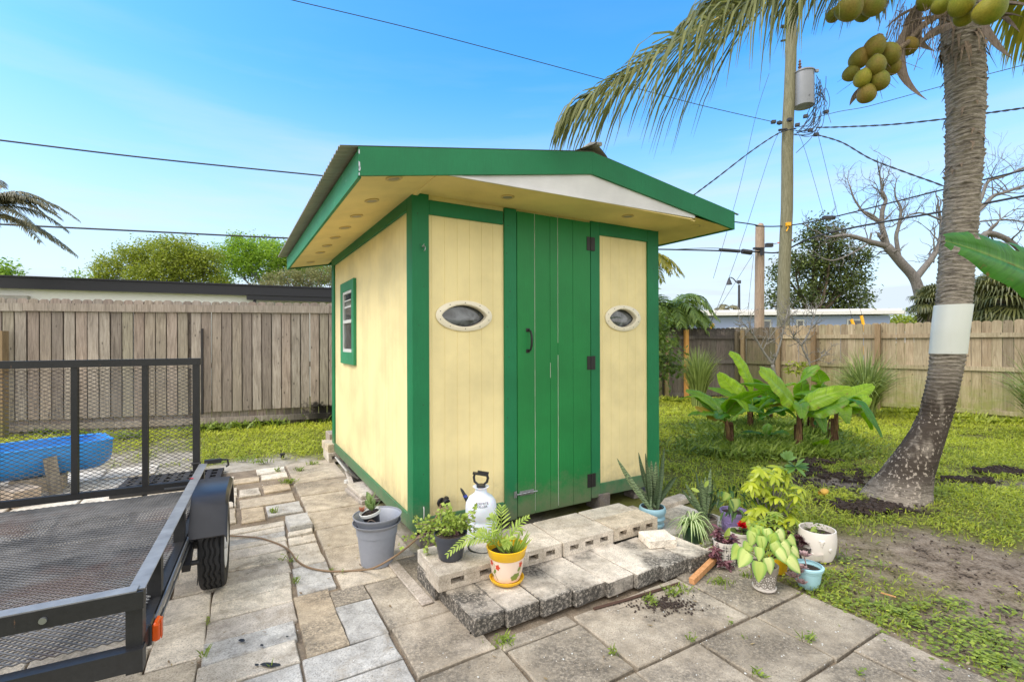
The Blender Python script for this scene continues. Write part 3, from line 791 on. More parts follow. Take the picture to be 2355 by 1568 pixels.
rw.b2(.74, 1.60, .004, .02, SZ0 - .01, SZ1); rw.b2(.03, 2.4, .25, .27, SZ0, SZ1); rw.build('rear_wall', M['yellow'], shed)
fl = MB(); fl.b2(.02, 2.42, .02, 3.1, .10, .144); fl.build('floor_frame', M['hinge'], shed)
# portholes
for (cx_, cz_, ia, ib, oa, ob) in PH:
    r = MB(); n_ = 64; PW = .72; outer = []; lip = []; inn = []; deep = []
    def ring(a_, b_, y, pw, el):
        res = []
        for j in range(n_):
            th = 2 * pi * j / n_
            x = cos(th) * a_
            z = (sin(th) * b_) if el else (1 if sin(th) >= 0 else -1) * lens_h(x, a_, b_, pw)
            res.append(r.vert((cx_ + x, y, cz_ + z)))
        return res
    R0 = ring(oa, ob, -.001, 1, True); R1 = ring(oa, ob, -.012, 1, True); R2_ = ring(oa - .008, ob - .008, -.017, 1, True)
    R3 = ring(ia + .004, ib + .006, -.019, PW, False); R4 = ring(ia - .003, ib - .002, -.012, PW, False); R5 = ring(ia - .004, ib - .003, .060, PW, False)
    for A_, B_ in ((R0, R1), (R1, R2_), (R2_, R3), (R3, R4), (R4, R5)):
        for j in range(n_): r.face((A_[j], A_[(j + 1) % n_], B_[(j + 1) % n_], B_[j]))
    r.mi = 1
    for j in range(10):
        th = 2 * pi * (j + .5) / 10
        r.lathe([(0, .003), (.003, .002), (.0035, 0)], 8, (cx_ + cos(th) * (oa - .022), -.0185, cz_ + sin(th) * (ob - .018)), Matrix.Rotation(radians(90), 3, 'X'))
    po_ = r.build('porthole', [M['cream'], M['hinge']], shed, smooth='auto')
    g = MB(); pts = []
    for j in range(n_):
        x = cos(2 * pi * j / n_) * (ia - .006); pts.append((cx_ + x, .046, cz_ + (1 if sin(2 * pi * j / n_) >= 0 else -1) * lens_h(x, ia - .006, ib - .004, PW)))
    cv = g.vert((cx_, .040, cz_)); vv = [g.vert(p) for p in pts]
    for j in range(n_): g.face((cv, vv[j], vv[(j + 1) % n_]))
    g.build('pane', M['glassg'], po_, smooth=True)
    s_ = MB(); s_.tube([(p[0], .038, cz_ + (p[2] - cz_) * .96) for p in pts] + [(pts[0][0], .038, pts[0][2])], .0045, 6, cap=False); s_.build('seal', M['black'], po_)
# trim boards
def trim(x0, x1, y0, y1, z0, z1, mat='green', name='trim_board'):
    b = MB()
    b.b2(x0, x1, y0, y1, z0, z1, .003); return b.build(name, M[mat], shed)
T = .019
trim(-T, .108, -T, -.0005, SZ0 - .005, 2.60)                # near corner, front board
trim(-T, -.0005, .0, .105, SZ0 - .005, 2.585, name='trim_board')                    # near corner, side board
trim(-T, -.0005, 2.98, 3.12, SZ0, 2.55)
trim(-T, -.0005, .106, 2.979, 2.46, 2.558)                   # under the left eave
trim(-T, -.0005, .106, 2.979, SZ0 - .004, .245)              # side skirt
trim(.109, .725, -T, -.0005, 2.425, 2.53)
trim(.109, .727, -T, -.0005, SZ0 - .002, .235)
trim(.735, .845, -T - .003, -.0005, .082, 2.56, name='door_frame')
trim(1.612, 1.715, -T, -.0005, .115, 2.565, name='door_frame')
trim(1.716, 2.31, -T, -.0005, 2.452, 2.568)
trim(1.716, 2.31, -T, -.0005, .118, .232)
trim(2.311, 2.44 + T, -T, -.0005, .13, 2.57)
trim(2.4405, 2.44 + T, .0, .1, .14, 2.57)
# door
dm = MB(); bx = [.851, 1.017, 1.172, 1.25, 1.41, 1.604]
for i in range(5):
    a_ = random.uniform(-.0015, .0015)
    dm.b2(bx[i] + (.001 if i else 0), bx[i + 1] - .001, -.021 + a_, .0025, .096, 2.548, .0025)
door = dm.build('door', M['door'], shed)
ck = MB()
for x, segs in ((1.017, 60), (1.25, 60), (1.172, 9)):
    z = .12 if x != 1.172 else 1.2
    pts_ = []
    for j in range(segs):
        L_ = random.uniform(.05, .16)
        if random.random() < (.93 if x != 1.172 else .4):
            ck.b2(x - .0003 - random.random() * .0008, x + .0004 + random.random() * .0012, -.0238, -.019, z, z + L_)
        z += L_
        if z > 2.5: break
ck.build('paint_crack', M['crack'], door)
h = MB(); hx, hz_ = .953, 1.51
h.b2(hx - .022, hx + .014, -.026, -.0225, hz_ + .07, hz_ + .10, .002); h.b2(hx - .022, hx + .014, -.026, -.0225, hz_ - .10, hz_ - .07, .002)
h.tube([(hx, -.026, hz_ + .085), (hx + .002, -.055, hz_ + .075), (hx + .004, -.068, hz_ + .04), (hx + .004, -.070, hz_), (hx + .004, -.068, hz_ - .04), (hx + .002, -.055, hz_ - .075), (hx, -.026, hz_ - .085)], [.008, .008, .009, .0095, .009, .008, .008], 8)
h.build('door_handle', M['hinge'], door, smooth='auto')
for z in (2.36, 1.313, .278):
    hg = MB(); hg.b2(1.562, 1.603, -.0262, -.0228, z - .06, z + .06, .004); hg.b2(1.613, 1.655, -.0262, -.0228, z - .06, z + .06, .004)
    hg.tube([(1.608, -.026, z - .058), (1.608, -.026, z + .058)], .0065, 8); hg.build('hinge', M['hinge'], door)
bt = MB(); bt.b2(.865, 1.0, -.026, -.0228, .262, .30, .001); bt.tube([(.855, -.032, .281), (1.03, -.032, .281)], .0055, 8)
for x in (.885, .93, .975): bt.b2(x - .006, x + .006, -.040, -.026, .272, .290, .002)
bt.b2(.812, .838, -.029, -.0248, .255, .307, .001); bt.tube([(.835, -.034, .281), (.852, -.034, .281)], .006, 8); bt.b2(.96, .985, -.045, -.037, .277, .285)
bt.build('bolt_latch', M['zinc'], door)
hk = MB(); hk.tube([(.055, -.02, 2.175), (.055, -.04, 2.18), (.060, -.05, 2.20)], .003, 6)
hk.tube([(.058 + .012 * sin(a_), -.045, 2.17 - .02 * cos(a_)) for a_ in np.linspace(0, 4.2, 9)], .003, 6); hk.build('hook', M['zinc'], shed)
hk = MB(); hk.tube([(.06, -.021, .235), (.06, -.028, .26), (.06, -.028, .30), (.06, -.021, .32)], .004, 6); hk.build('eye_hook', M['vinyl'], shed)
nl = MB(); random.seed(12)
for z in (.55, .9, 1.05, 1.38, 1.62, 1.9, 2.2, 2.42):
    nl.lathe([(0, .0022), (.0035, .0015), (.004, 0)], 8, (.757 + random.uniform(-.006, .03), -.0225, z), Matrix.Rotation(radians(90), 3, 'X'))
    nl.lathe([(0, .0022), (.003, .0012), (.0035, 0)], 8, (2.37 + random.uniform(-.02, .03), -.0195, z), Matrix.Rotation(radians(90), 3, 'X'))
    nl.lathe([(0, .0022), (.003, .0012), (.0035, 0)], 8, (.05 + random.uniform(-.03, .03), -.0195, z), Matrix.Rotation(radians(90), 3, 'X'))
no_ = nl.build('nail_heads', M['hinge'], shed); no_['kind'] = 'stuff'
# power inlet
pi_ = MB(); pi_.lathe([(.034, -.002), (.036, .006), (.031, .012), (.024, .012), (.022, .004), (0, .004)], 24, (.205, 0, .32), Matrix.Rotation(radians(90), 3, 'X'))
inlet = pi_.build('power_inlet', M['black'], shed, smooth='auto')
pi_ = MB(); pi_.lathe([(0, .04), (.022, .04), (.027, .034), (.027, .006), (.02, .0)], 20, (.228, -.012, .332), Matrix.Rotation(radians(100), 3, 'X') )
pi_.b2(.222, .245, -.050, -.014, .350, .366, .004); pi_.build('inlet_cover', M['black'], inlet, smooth='auto')

# eaves: measured corners of the fascia bottom (x, z) at the front line
FY0, FY1 = -.51, 3.52
xl, zl, xm, zm, xr, zr = -.50, 2.452, 1.22, 2.762, 2.93, 2.54
FH = .165
def fascia(p0, p1, h0, thick, mat, name='fascia_board'):
    """vertical board between two ground-plan points with given bottom heights"""
    b = MB(); (x0, y0, z0), (x1, y1, z1) = p0, p1
    d = Vector((x1 - x0, y1 - y0, 0)).normalized(); nn = Vector((d.y, -d.x, 0)) * thick
    N = 10; prev = None
    for j in range(N + 1):
        f = j / N; p = Vector((x0 + (x1 - x0) * f, y0 + (y1 - y0) * f, z0 + (z1 - z0) * f))
        ring = [b.vert(p), b.vert(p + nn), b.vert(p + nn + Vector((0, 0, h0))), b.vert(p + Vector((0, 0, h0)))]
        if prev:
            for q in range(4): b.face((prev[q], prev[(q + 1) % 4], ring[(q + 1) % 4], ring[q]))
        else: b.face(ring[::-1])
        prev = ring
    b.face(prev); return b.build(name, M[mat], shed)
fascia((xl, FY0, zl), (xm - .0005, FY0, zm), FH, -.02, 'green')
fascia((xm + .0005, FY0, zm), (xr, FY0, zr), FH, -.02, 'green')
fascia((xl, FY0 + .022, zl - .006), (xl, FY1, zl - .010), FH - .008, .02, 'greenL')
fascia((xr - .02, FY0 + .022, zr), (xr - .02, FY1, zr), FH, .02, 'green')
fascia((xl + .025, FY1, zl), (xm, FY1, zm), FH, -.02, 'green'); fascia((xm, FY1, zm), (xr - .025, FY1, zr), FH, -.02, 'green')
# chipped paint at the near fascia corner
cp = MB(); 
for (dz, hh, ww) in ((.125, .03, .012), (.05, .055, .016), (.03, .03, .024), (.0, .02, .012)):
    pts_ = [(xl + .004 + ww * .4 * cos(a_) * random.uniform(.7, 1.2), FY0 - .0015, zl + dz + hh * .5 * sin(a_) * random.uniform(.7, 1.2) + .01) for a_ in np.linspace(0, 2 * pi, 9)[:-1]]
    pts_ = [(max(p[0], xl + .0005), p[1], p[2]) for p in pts_]
    cp.poly(pts_)
cp.build('chipped_paint', M['zinc'], shed)
# soffits (3 mm above the fascia's lower edge)
sf = MB()
zw = 2.553
x0, x1 = xl + .021, -.001
for (ya, yb) in ((FY0 + .022, FY1 - .02),):
    sf.poly([(x0, ya, zl + .012), (x1, ya, zw), (x1, yb, zw), (x0, yb, zl + .012)])
    sf.poly([(x0, ya, zl + .022), (x0, yb, zl + .022), (x1, yb, zw + .01), (x1, ya, zw + .01)])
seL = sf.build('eave_soffit', M['soffit'], shed)
sf = MB(); sf.b2(.0, 2.372, FY0 + .024, .04, 2.566, 2.578); sf.b2(2.372, 2.44, FY0 + .05, .04, 2.566, 2.578)
seF = sf.build('front_soffit', M['soffit'], shed)
sf = MB(); sf.poly([(2.372, FY0 + .022, zr + .055), (xr - .021, FY0 + .022, zr + .012), (xr - .021, FY1 - .02, zr + .012), (2.441, FY1 - .02, zr + .05), (2.441, -.0, 2.572), (2.372, 0, 2.576)])
seR = sf.build('eave_soffit', M['soffit'], shed)
bm_ = MB(); bm_.b2(-.012, .022, FY0 + .024, -.021, 2.545, 2.60, .003); bm_.build('soffit_batten', M['soffit'], shed)
# white gable triangle just behind the fascia
gp_ = MB(); y = FY0 + .021
A_ = [(.0, y, 2.556), (2.40, y, 2.585), (2.40, y, 2.75), (xm, y, 2.90), (.0, y, 2.66)]
gp_.poly(A_); gp_.poly([(p[0], p[1] + .012, p[2]) for p in A_][::-1])
gp_.build('gable_panel', M['white'], shed)
gl_ = MB(); gl_.bar((.02, y - .004, 2.561), (2.375, y - .004, 2.588), .007, .014); gl_.build('gable_batten', M['white'], shed)
# recessed lights
def rlight(x, y_, z, tiltx, par):
    R = Matrix.Rotation(tiltx, 3, 'Y')
    b = MB(); b.lathe([(.050, .002), (.052, -.004), (.045, -.008), (.036, -.005), (.034, .0), (0, .0)], 24, (x, y_, z), R)
    o = b.build('recessed_light', M['lensring'], par, smooth='auto')
    b = MB(); b.lathe([(.034, -.004), (.02, -.0045), (0, -.005)], 20, (x, y_, z), R); b.build('lens', M['lens'], o)
slo = atan2(zw - zl - .012, x1 - x0)
for t_ in (-.42, .11, .586, 1.03, 1.49, 1.94, 2.37, 3.10):
    xx = -.268; rlight(xx, t_, zl + .012 + (xx - x0) * math.tan(slo) - .002, -slo, seL)
for (a_, b_) in ((.626, -.26), (1.781, -.30)): rlight(a_, b_, 2.564, 0, seF)
rlight(2.60, -.33, zr + .037, .08, seR)
# corrugated roof
def corr(xe, ze, xt, zt_, y0, y1, name):
    b = MB(); n_ = int((y1 - y0) / .0095); prev = None
    for j in range(n_ + 1):
        yy = y0 + (y1 - y0) * j / n_; w_ = .0085 * sin(2 * pi * yy / .068)
        ring = [b.vert((xe, yy, ze + w_)), b.vert((xt, yy, zt_ + w_)), b.vert((xt, yy, zt_ + w_ - .0035)), b.vert((xe, yy, ze + w_ - .0035))]
        if prev:
            for q in range(4): b.face((prev[q], ring[q], ring[(q + 1) % 4], prev[(q + 1) % 4]))
        prev = ring
    return b.build(name, M['roofmetal'], shed, smooth='auto')
corr(-.60, 2.612, 1.22, 2.94, FY0 + .005, FY1 + .06, 'roof_sheet')
corr(3.00, 2.698, 1.22, 2.94, FY0 + .005, FY1 + .06, 'roof_sheet')
rc = MB(); prev = None
for j in range(25):
    yy = FY0 - .03 + (FY1 - FY0 + .1) * j / 24; curl = .010 * max(0, 1 - j * .9)
    ring = []
    for q in range(9):
        f = (q - 4) / 4
        ring.append(rc.vert((1.24 + f * .15, yy + (0.05 * abs(f) if j == 0 else 0), 2.968 + curl - abs(f) ** 1.3 * (.04 + curl * 1.2) + (.018 if q == 4 else 0))))
    if prev:
        for q in range(8): rc.face((prev[q], prev[q + 1], ring[q + 1], ring[q]))
    prev = ring
rc.tube([(1.26, FY0 - .05, 2.975), (1.25, FY0 + .05, 3.0), (1.24, FY0 + .22, 2.985), (1.24, FY0 + .5, 2.965)], [.016, .026, .022, .012], 10)
rc.build('ridge_cap', M['roofmetal'], shed, smooth='auto')
# side window
WT0, WT1, WZ0, WZ1 = 1.815, 2.50, 1.262, 2.17
wf = MB(); f_ = .10
for (a_, b_, c_, d_) in ((WT0, WT0 + f_, WZ0, WZ1), (WT1 - f_, WT1, WZ0, WZ1), (WT0 + f_, WT1 - f_, WZ1 - .105, WZ1), (WT0 + f_, WT1 - f_, WZ0, WZ0 + .13)):
    wf.b2(-.032, -.0005, a_, b_ - .0005, c_, d_, .002)
win = wf.build('window', M['greenL'], shed)
ws = MB(); a0, a1, z0, z1 = WT0 + f_, WT1 - f_, WZ0 + .13, WZ1 - .105
for (a_, b_, c_, d_, o_) in ((a0, a0 + .03, z0, z1, 0), (a1 - .03, a1, z0, z1, 0), (a0 + .03, a1 - .03, z1 - .03, z1, 0), (a0 + .03, a1 - .03, z0, z0 + .035, 0), (a0 + .03, a1 - .03, (z0 + z1) / 2 - .018, (z0 + z1) / 2 + .018, -.004)):
    ws.b2(-.024 + o_, -.0007, a_, b_, c_, d_, .001)
sash = ws.build('sash', M['vinyl'], win)
wp = MB(); wp.b2(-.010, -.0009, a0 + .03, a1 - .03, z0 + .035, z1 - .03); wp.build('pane', M['glass'], sash)
wp = MB(); wp.bar((-.013, a0 + .1, z0 + .5), (-.013, a1 - .05, z0 + .5), .002, .02); wp.bar((-.013, a0 + .1, z0 + .57), (-.013, a1 - .05, z0 + .57), .002, .012); wp.build('blind', M['vinyl'], sash)

# ------------------------------------------------------------ fences
def pickets(p0, p1, z0, z1, w, pitch, mat, parent, name='picket_panel', th=.018, side=1, zj=.01, dog=.025, jitter=.003, z0f=None, skip=()):
    p0 = Vector(p0); p1 = Vector(p1); d = (p1 - p0); n_ = int(d.length / pitch); d.normalize(); nn = Vector((-d.y, d.x, 0)) * side
    b = MB()
    for i in range(n_):
        if i in skip: continue
        c = p0 + d * (pitch * (i + .5)) + nn * random.uniform(-jitter, jitter)
        b.a = random.random(); ww = w * random.uniform(.96, 1.0) / 2
        zt = z1 + random.uniform(-zj, zj); zb = z0 if z0f is None else z0f(i / n_)
        zb += random.uniform(-zj, zj) * .5; lean = random.uniform(-.004, .004)
        prof = [(-ww, zb), (ww, zb), (ww + lean, zt - dog), (ww * .5 + lean, zt), (-ww * .5 + lean, zt), (-ww + lean, zt - dog)]
        fr = [b.vert(c + d * x + Vector((0, 0, z)) - nn * th / 2) for x, z in prof]; bk = [b.vert(c + d * x + Vector((0, 0, z)) + nn * th / 2) for x, z in prof]
        b.face(fr); b.face(bk[::-1])
        for q in range(6): b.face((fr[q], bk[q], bk[(q + 1) % 6], fr[(q + 1) % 6]))
    return b.build(name, M[mat], parent)
def rail(p0, p1, z0, z1, h, th, mat, parent, off, name='rail', n_=5, sag=0.0):
    p0 = Vector(p0); p1 = Vector(p1); d = (p1 - p0).normalized(); nn = Vector((d.y, -d.x, 0))
    b = MB()
    for i in range(n_):
        f0, f1 = i / n_, (i + 1) / n_; b.a = random.random()
        a_ = p0.lerp(p1, f0) + nn * off; c_ = p0.lerp(p1, f1) + nn * off
        za, zc = z0 + (z1 - z0) * f0 + random.uniform(-sag, sag), z0 + (z1 - z0) * f1 + random.uniform(-sag, sag)
        b.bar(a_ + Vector((0, 0, za)) + (c_ - a_) * .001, c_ + Vector((0, 0, zc)) - (c_ - a_) * .001, th, h)
    return b.build(name, M[mat], parent)
FLa, FLb, FLc = Vector((-11.0, 7.13, 0)), Vector((-5.62, 8.48, 0)), Vector((-.4, 9.79, 0))
lf = empty('wooden_fence', FLb, 0, 'grey weathered dog-eared board fence behind the trailer and left of the shed', 'fence')
I_ = Matrix.Translation(-FLb)
def rel(p): return Vector(p) - FLb
# far row of boards seen above the top board, then the near row hanging lower
pickets(rel(FLa), rel(FLc), .0, 2.24, .143, .149, 'fenceL', lf, side=1)
d_ = (FLc - FLa).normalized(); nf = Vector((d_.y, -d_.x, 0))
pickets(rel(FLa + nf * .07), rel(FLb + nf * .07), .25, 2.13, .150, .166, 'fenceL', lf, dog=.0)
pickets(rel(FLb + nf * .07 - d_ * .03), rel(FLc + nf * .07), .32, 2.13, .146, .162, 'fenceL', lf, dog=.0, z0f=lambda f: .27 + .12 * f)
rail(rel(FLa), rel(FLc), 2.08, 2.12, .13, .03, 'fenceL', lf, .105, n_=7, sag=.004)
rail(rel(FLa), rel(FLc), .10, .15, .10, .035, 'fenceL', lf, .075, n_=5, sag=.006)
rail(rel(FLa), rel(FLc), 1.1, 1.1, .09, .035, 'fenceL', lf, .036, n_=5)
b = MB(); b.a = .3; q = dp(4, 800, 7.6); b.box(rel(Vector((q.x, q.y, .85))), (.12, .1, 1.7)); b.build('post', M['post'], lf)
b = MB(); q = FLb.lerp(FLc, .03) + nf * .12; b.a = .1; b.box(rel(q + Vector((0, 0, 1.0))), (.03, .03, 1.5), .2); b.build('post', M['hinge'], lf)  # black strip added as the shade of the gap between board runs, no post

# right fence: corner RC, dark run to the left, tan run to the right
RC = gp(1690, 913); RE = gp(2350, 968); RE2 = RC + (RE - RC) * 1.35; RD = Vector((3.95, 12.35, 0)); RD2 = RC + (RD - RC) * 2.4
RM = RC.lerp(RE2, .155)
def fence_run(name, label, P0, P1, mat, railmat, posts, side, zt=1.85, rails=(1.60, .95, .12), gap=.145, group='board fences behind the lawn'):
    e = empty(name, P0, 0, label, 'fence', group)
    r_ = lambda p: Vector(p) - P0
    pickets(r_(P0), r_(P1), .02, zt, .1425, gap, mat, e, side=side)
    for z in rails: rail(r_(P0), r_(P1), z, z, .085, .036, railmat, e, .03 * side, n_=4, sag=.004)
    d = (P1 - P0).normalized(); nn = Vector((d.y, -d.x, 0)) * side
    for f, hgt, m_ in posts:
        b = MB(); b.a = random.random(); b.box(r_(P0.lerp(P1, f) + nn * .085 + Vector((0, 0, hgt / 2 - .05))), (.095, .095, hgt + .1), atan2(d.y, d.x), .004); b.build('post', M[m_], e)
    return e
fence_run('wooden_fence', 'black-topped dark grey board fence behind the lemongrass, left of the fence corner', RC, RD2, 'fenceD', 'fenceD', [(.0, 1.75, 'fenceM'), (.305, 1.80, 'newpost'), (.42, 1.62, 'post'), (.46, 1.5, 'fenceM')], -1)
fence_run('wooden_fence', 'mossy dark board fence section between the corner and the bare saplings', RC, RM, 'fenceM', 'fenceM', [(.22, 1.80, 'post')], 1)
fence_run('wooden_fence', 'tan board fence with green moss running behind the coconut palm', RM, RE2, 'fenceT', 'fenceT', [(.0, 1.85, 'post'), (.13, 1.72, 'post'), (.335, 1.86, 'post'), (.71, 1.8, 'post'), (.985, 1.9, 'post')], 1, zt=1.88)

# ------------------------------------------------------------ houses beyond the fences
hb = empty('neighbour_house', Vector((dp(0, 640, 11.1).x, 11.1, 0)), 0, 'white house with a black flat roof edge beyond the left fence', 'house')
HP0 = dp(-150, 640, 10.3); HP1 = dp(764, 663, 13.4); hd = (HP1 - HP0).normalized()
HP0 = HP0 - hd * 5; HP1 = HP1 + hd * 3
O_ = hb.location.copy(); hn = Vector((-hd.y, hd.x, 0)).normalized()
def hbar(p0, p1, z0, z1, d0, d1, name, mat, par=hb, O__=None):
    b = MB(); P0_, P1_ = Vector((p0.x, p0.y, 0)), Vector((p1.x, p1.y, 0)); OO = O_ if O__ is None else O__
    n_ = Vector((-(P1_ - P0_).y, (P1_ - P0_).x, 0)).normalized()
    pts = [P0_ + n_ * d0, P1_ + n_ * d0, P1_ + n_ * d1, P0_ + n_ * d1]
    lo_ = [b.vert(p + Vector((0, 0, z0)) - OO) for p in pts]; hi_ = [b.vert(p + Vector((0, 0, z1)) - OO) for p in pts]
    b.face(lo_[::-1]); b.face(hi_)
    for q in range(4): b.face((lo_[q], lo_[(q + 1) % 4], hi_[(q + 1) % 4], hi_[q]))
    return b.build(name, mat, par)
M['blackfascia'] = m_plain('black_fascia_paint', srgb(18, 19, 25), 0.45, var=.15)
M['stucco'] = m_plain('white_stucco', srgb(236, 236, 230), 0.9, var=.06, scale=60, bump=.5)
M['blue'] = m_plain('blue_grey_stucco', srgb(160, 174, 208), 0.9, var=.04, scale=50, bump=.4)
M['whiteroof'] = m_plain('white_roof_paint', srgb(214, 212, 208), 0.7, var=.10, scale=3)
hbar(HP0, HP1, 0, 2.84, .22, 8, 'wall', M['stucco'])
hbar(HP0, HP1, 2.74, 2.99, 0, .04, 'fascia', M['blackfascia'])
hbar(HP0, HP1, 2.995, 3.03, -.04, 8.3, 'roof', M['blackfascia'])
hbar(HP0, HP1, 2.76, 2.78, .041, .219, 'soffit', M['stucco'])
g0 = HP0.lerp(HP1, .0); 
def hpt(x):     # where the sight line through x meets the fascia plane
    u, v = ray(x, 650); A, B = HP0, HP1
    f = (u * A.y - A.x) / ((B.x - A.x) - u * (B.y - A.y)); return A.lerp(B, f)
G0_, G1_ = hpt(568), hpt(764) + hd * 2
hbar(G0_, G1_, 2.62, 2.735, -.13, -.01, 'gutter', M['blackfascia'])
hbar(G0_, G1_, 2.745, 2.775, -.15, -.01, 'gutter', M['blackfascia'])
b = MB(); q = G0_ - O_; q.z = 0; b.tube([q + Vector((.25, -.08, 2.63)), q + Vector((.22, -.08, 2.5)), q + Vector((.27, .1, 2.3)), q + Vector((.27, .3, 2.1)), q + Vector((.27, .35, .3))], .045, 4); b.build('downspout', M['blackfascia'], hb)
b = MB(); q = hpt(20) - O_; q.z = 2.6; b.box(q + Vector((-.6, .1, -.05)), (1.6, .5, .08), atan2(hd.y, hd.x)); b.build('awning', M['roofmetal'], hb)

rh = empty('neighbour_house', Vector((dp(1840, 786, 30).x, 30, 0)), 0, 'low blue-grey house with a white roof beyond the right fence', 'house')
R0_, R1_ = dp(1520, 786, 30), dp(2046, 786, 28.5); OR = rh.location.copy()
def rbar(p0, p1, z0, z1, d0, d1, name, mat, par=rh): return hbar(p0, p1, z0, z1, d0, d1, name, mat, par, OR)
wall_ = rbar(R0_, R1_, 0, 3.0, 0, 9, 'wall', M['blue'])
rbar(R0_ - Vector((1, 0, 0)), R1_ + Vector((.5, 0, 0)), 3.06, 3.26, -.6, 9.5, 'roof', M['whiteroof'])
rbar(R0_ - Vector((1, 0, 0)), R1_ + Vector((.5, 0, 0)), 3.262, 3.40, -.3, 9.2, 'roof_cap', M['whiteroof'])
def rpt(x):
    u, v = ray(x, 740); A, B = R0_, R1_
    f = (u * A.y - A.x) / ((B.x - A.x) - u * (B.y - A.y)); return A.lerp(B, f)
for x0_, x1_ in ((1752, 1772), (1830, 1848), (1946, 1984)):
    a_ = rpt(x0_); c_ = rpt(x1_)
    f = rbar(a_, c_, 1.7, 2.80, -.06, .06, 'window', M['vinyl'])
    dx = (c_ - a_).normalized() * .09
    rbar(a_ + dx, c_ - dx, 1.78, 2.70, -.09, -.065, 'pane', M['glass'], f)
rbar(rpt(1674), rpt(1716), .1, 2.35, -.06, .06, 'door', M['vinyl'])

# ------------------------------------------------------------ trailer
M['tmetal'] = m_paint('black_painted_steel', (0.024, 0.024, 0.025, 1), wear=(0.13, 0.075, 0.05, 1), wearamt=.33, grain=(16, 16, 16), rough=.42, var=.5)
M['tmetalg'] = m_plain('skylit_steel', (0.27, 0.27, 0.265, 1), 0.40, .3, var=.5, scale=14, bump=.15)  # lighter grey for the rail tops, sky reflection put into the colour
def m_mesh():
    t = NT('expanded_steel'); n = t.noise(t.coord(), 3.5, 5, .65); r = t.noise(t.coord(), 1.9, 4, .6)
    c = t.ramp(n, [(.35, (.06, .06, .06)), (.65, (.19, .185, .18))]); t.base(t.mix(t.ramp(r, [(.56, G0), (.68, (.5, .5, .5, 1))]), c, (.11, .055, .04, 1))); t.set(.5, .25); return t.m
M['mesh'] = m_mesh()
M['fender'] = m_plain('black_fender_paint', (0.022, 0.023, 0.028, 1), 0.32, .15, var=.35, scale=12)
M['rubber'] = m_plain('tyre_rubber', (0.018, 0.018, 0.019, 1), 0.8, var=.3, bump=.3)
M['rim'] = m_plain('white_steel_rim', srgb(205, 205, 205), 0.4, var=.1)
M['amber'] = m_plain('amber_lens', srgb(205, 82, 24), 0.25, var=.1)
TR = Vector((-2.27, 3.56, 0)); TA = radians(27)
# local frame: x outward (to the right), y towards the near end
tdir = Vector((sin(TA), -cos(TA), 0)); tout = Vector((cos(TA), sin(TA), 0))
tr = empty('utility_trailer', TR, 0, 'black steel utility trailer with mesh floor and upright mesh ramp gate', 'trailer')
def tl(o, y, z): return tout * o + tdir * y + Vector((0, 0, z))     # o: outward of rail, y: towards near end
TL, TW, RZ, BZ = 2.02, 1.55, .60, .42
b = MB(); b.bar(tl(-.025, -.02, RZ), tl(-.025, TL, RZ), .052, .005); b.build('side_rail', M['tmetalg'], tr); b = MB(); b.bar(tl(-.048, 0, RZ - .026), tl(-.048, TL, RZ - .026), .005, .05)
b.build('rail_flange', M['tmetal'], tr)
b = MB(); b.bar(tl(-TW, -.02, RZ), tl(-TW, TL, RZ), .052, .005); b.bar(tl(-TW, 0, RZ - .026), tl(-TW, TL, RZ - .026), .005, .05); b.build('side_rail', M['tmetalg'], tr)
b = MB(); b.bar(tl(-.02, TL + .0, RZ + .004), tl(-TW, TL + .0, RZ + .004), .05, .006); b.build('front_rail', M['tmetalg'], tr); b = MB(); b.bar(tl(0.002, TL + .026, RZ - .028), tl(-TW, TL + .026, RZ - .028), .006, .062)
b.build('rail_flange', M['tmetal'], tr)
b = MB(); b.lathe([(.011, -.004), (.011, .004), (0, .004)], 12, tl(-.27, TL + .033, RZ - .03), Matrix.Rotation(TA, 3, 'Z') @ Matrix.Rotation(radians(90), 3, 'X')); b.build('bolt', M['zinc'], tr)
for (y_, w_) in ((TL - .02, .055), (TL - .36, .05), (1.02, .075), (.12, .05)):
    b = MB(); b.bar(tl(-.03, y_, .30), tl(-.03, y_, RZ - .004), .05, .05 if y_ < TL - .1 else .055, up=tdir); b.build('upright', M['tmetal'], tr)
b = MB(); b.bar(tl(-.03, -.02, BZ - .035), tl(-.03, TL, BZ - .035), .05, .06); b.build('frame_beam', M['tmetal'], tr)
b = MB(); b.bar(tl(-TW, -.02, BZ - .035), tl(-TW, TL, BZ - .035), .05, .06); b.build('frame_beam', M['tmetal'], tr)
b = MB(); b.bar(tl(.0, TL + .01, BZ - .06), tl(-TW, TL + .01, BZ - .06), .05, .075); b.build('frame_beam', M['tmetal'], tr)
for y_ in (.05, .55, 1.05, 1.55): 
    b = MB(); b.bar(tl(-.05, y_, BZ - .045), tl(-TW + .02, y_, BZ - .045), .04, .04); b.build('cross_member', M['tmetal'], tr)
b = MB(); b.bar(tl(.005, .25, BZ - .02), tl(.005, TL - .15, BZ - .02), .006, .03); b.bar(tl(.004, .25, BZ - .07), tl(.004, TL - .15, BZ - .07), .006, .012); b.build('side_strip', M['zinc'], tr)
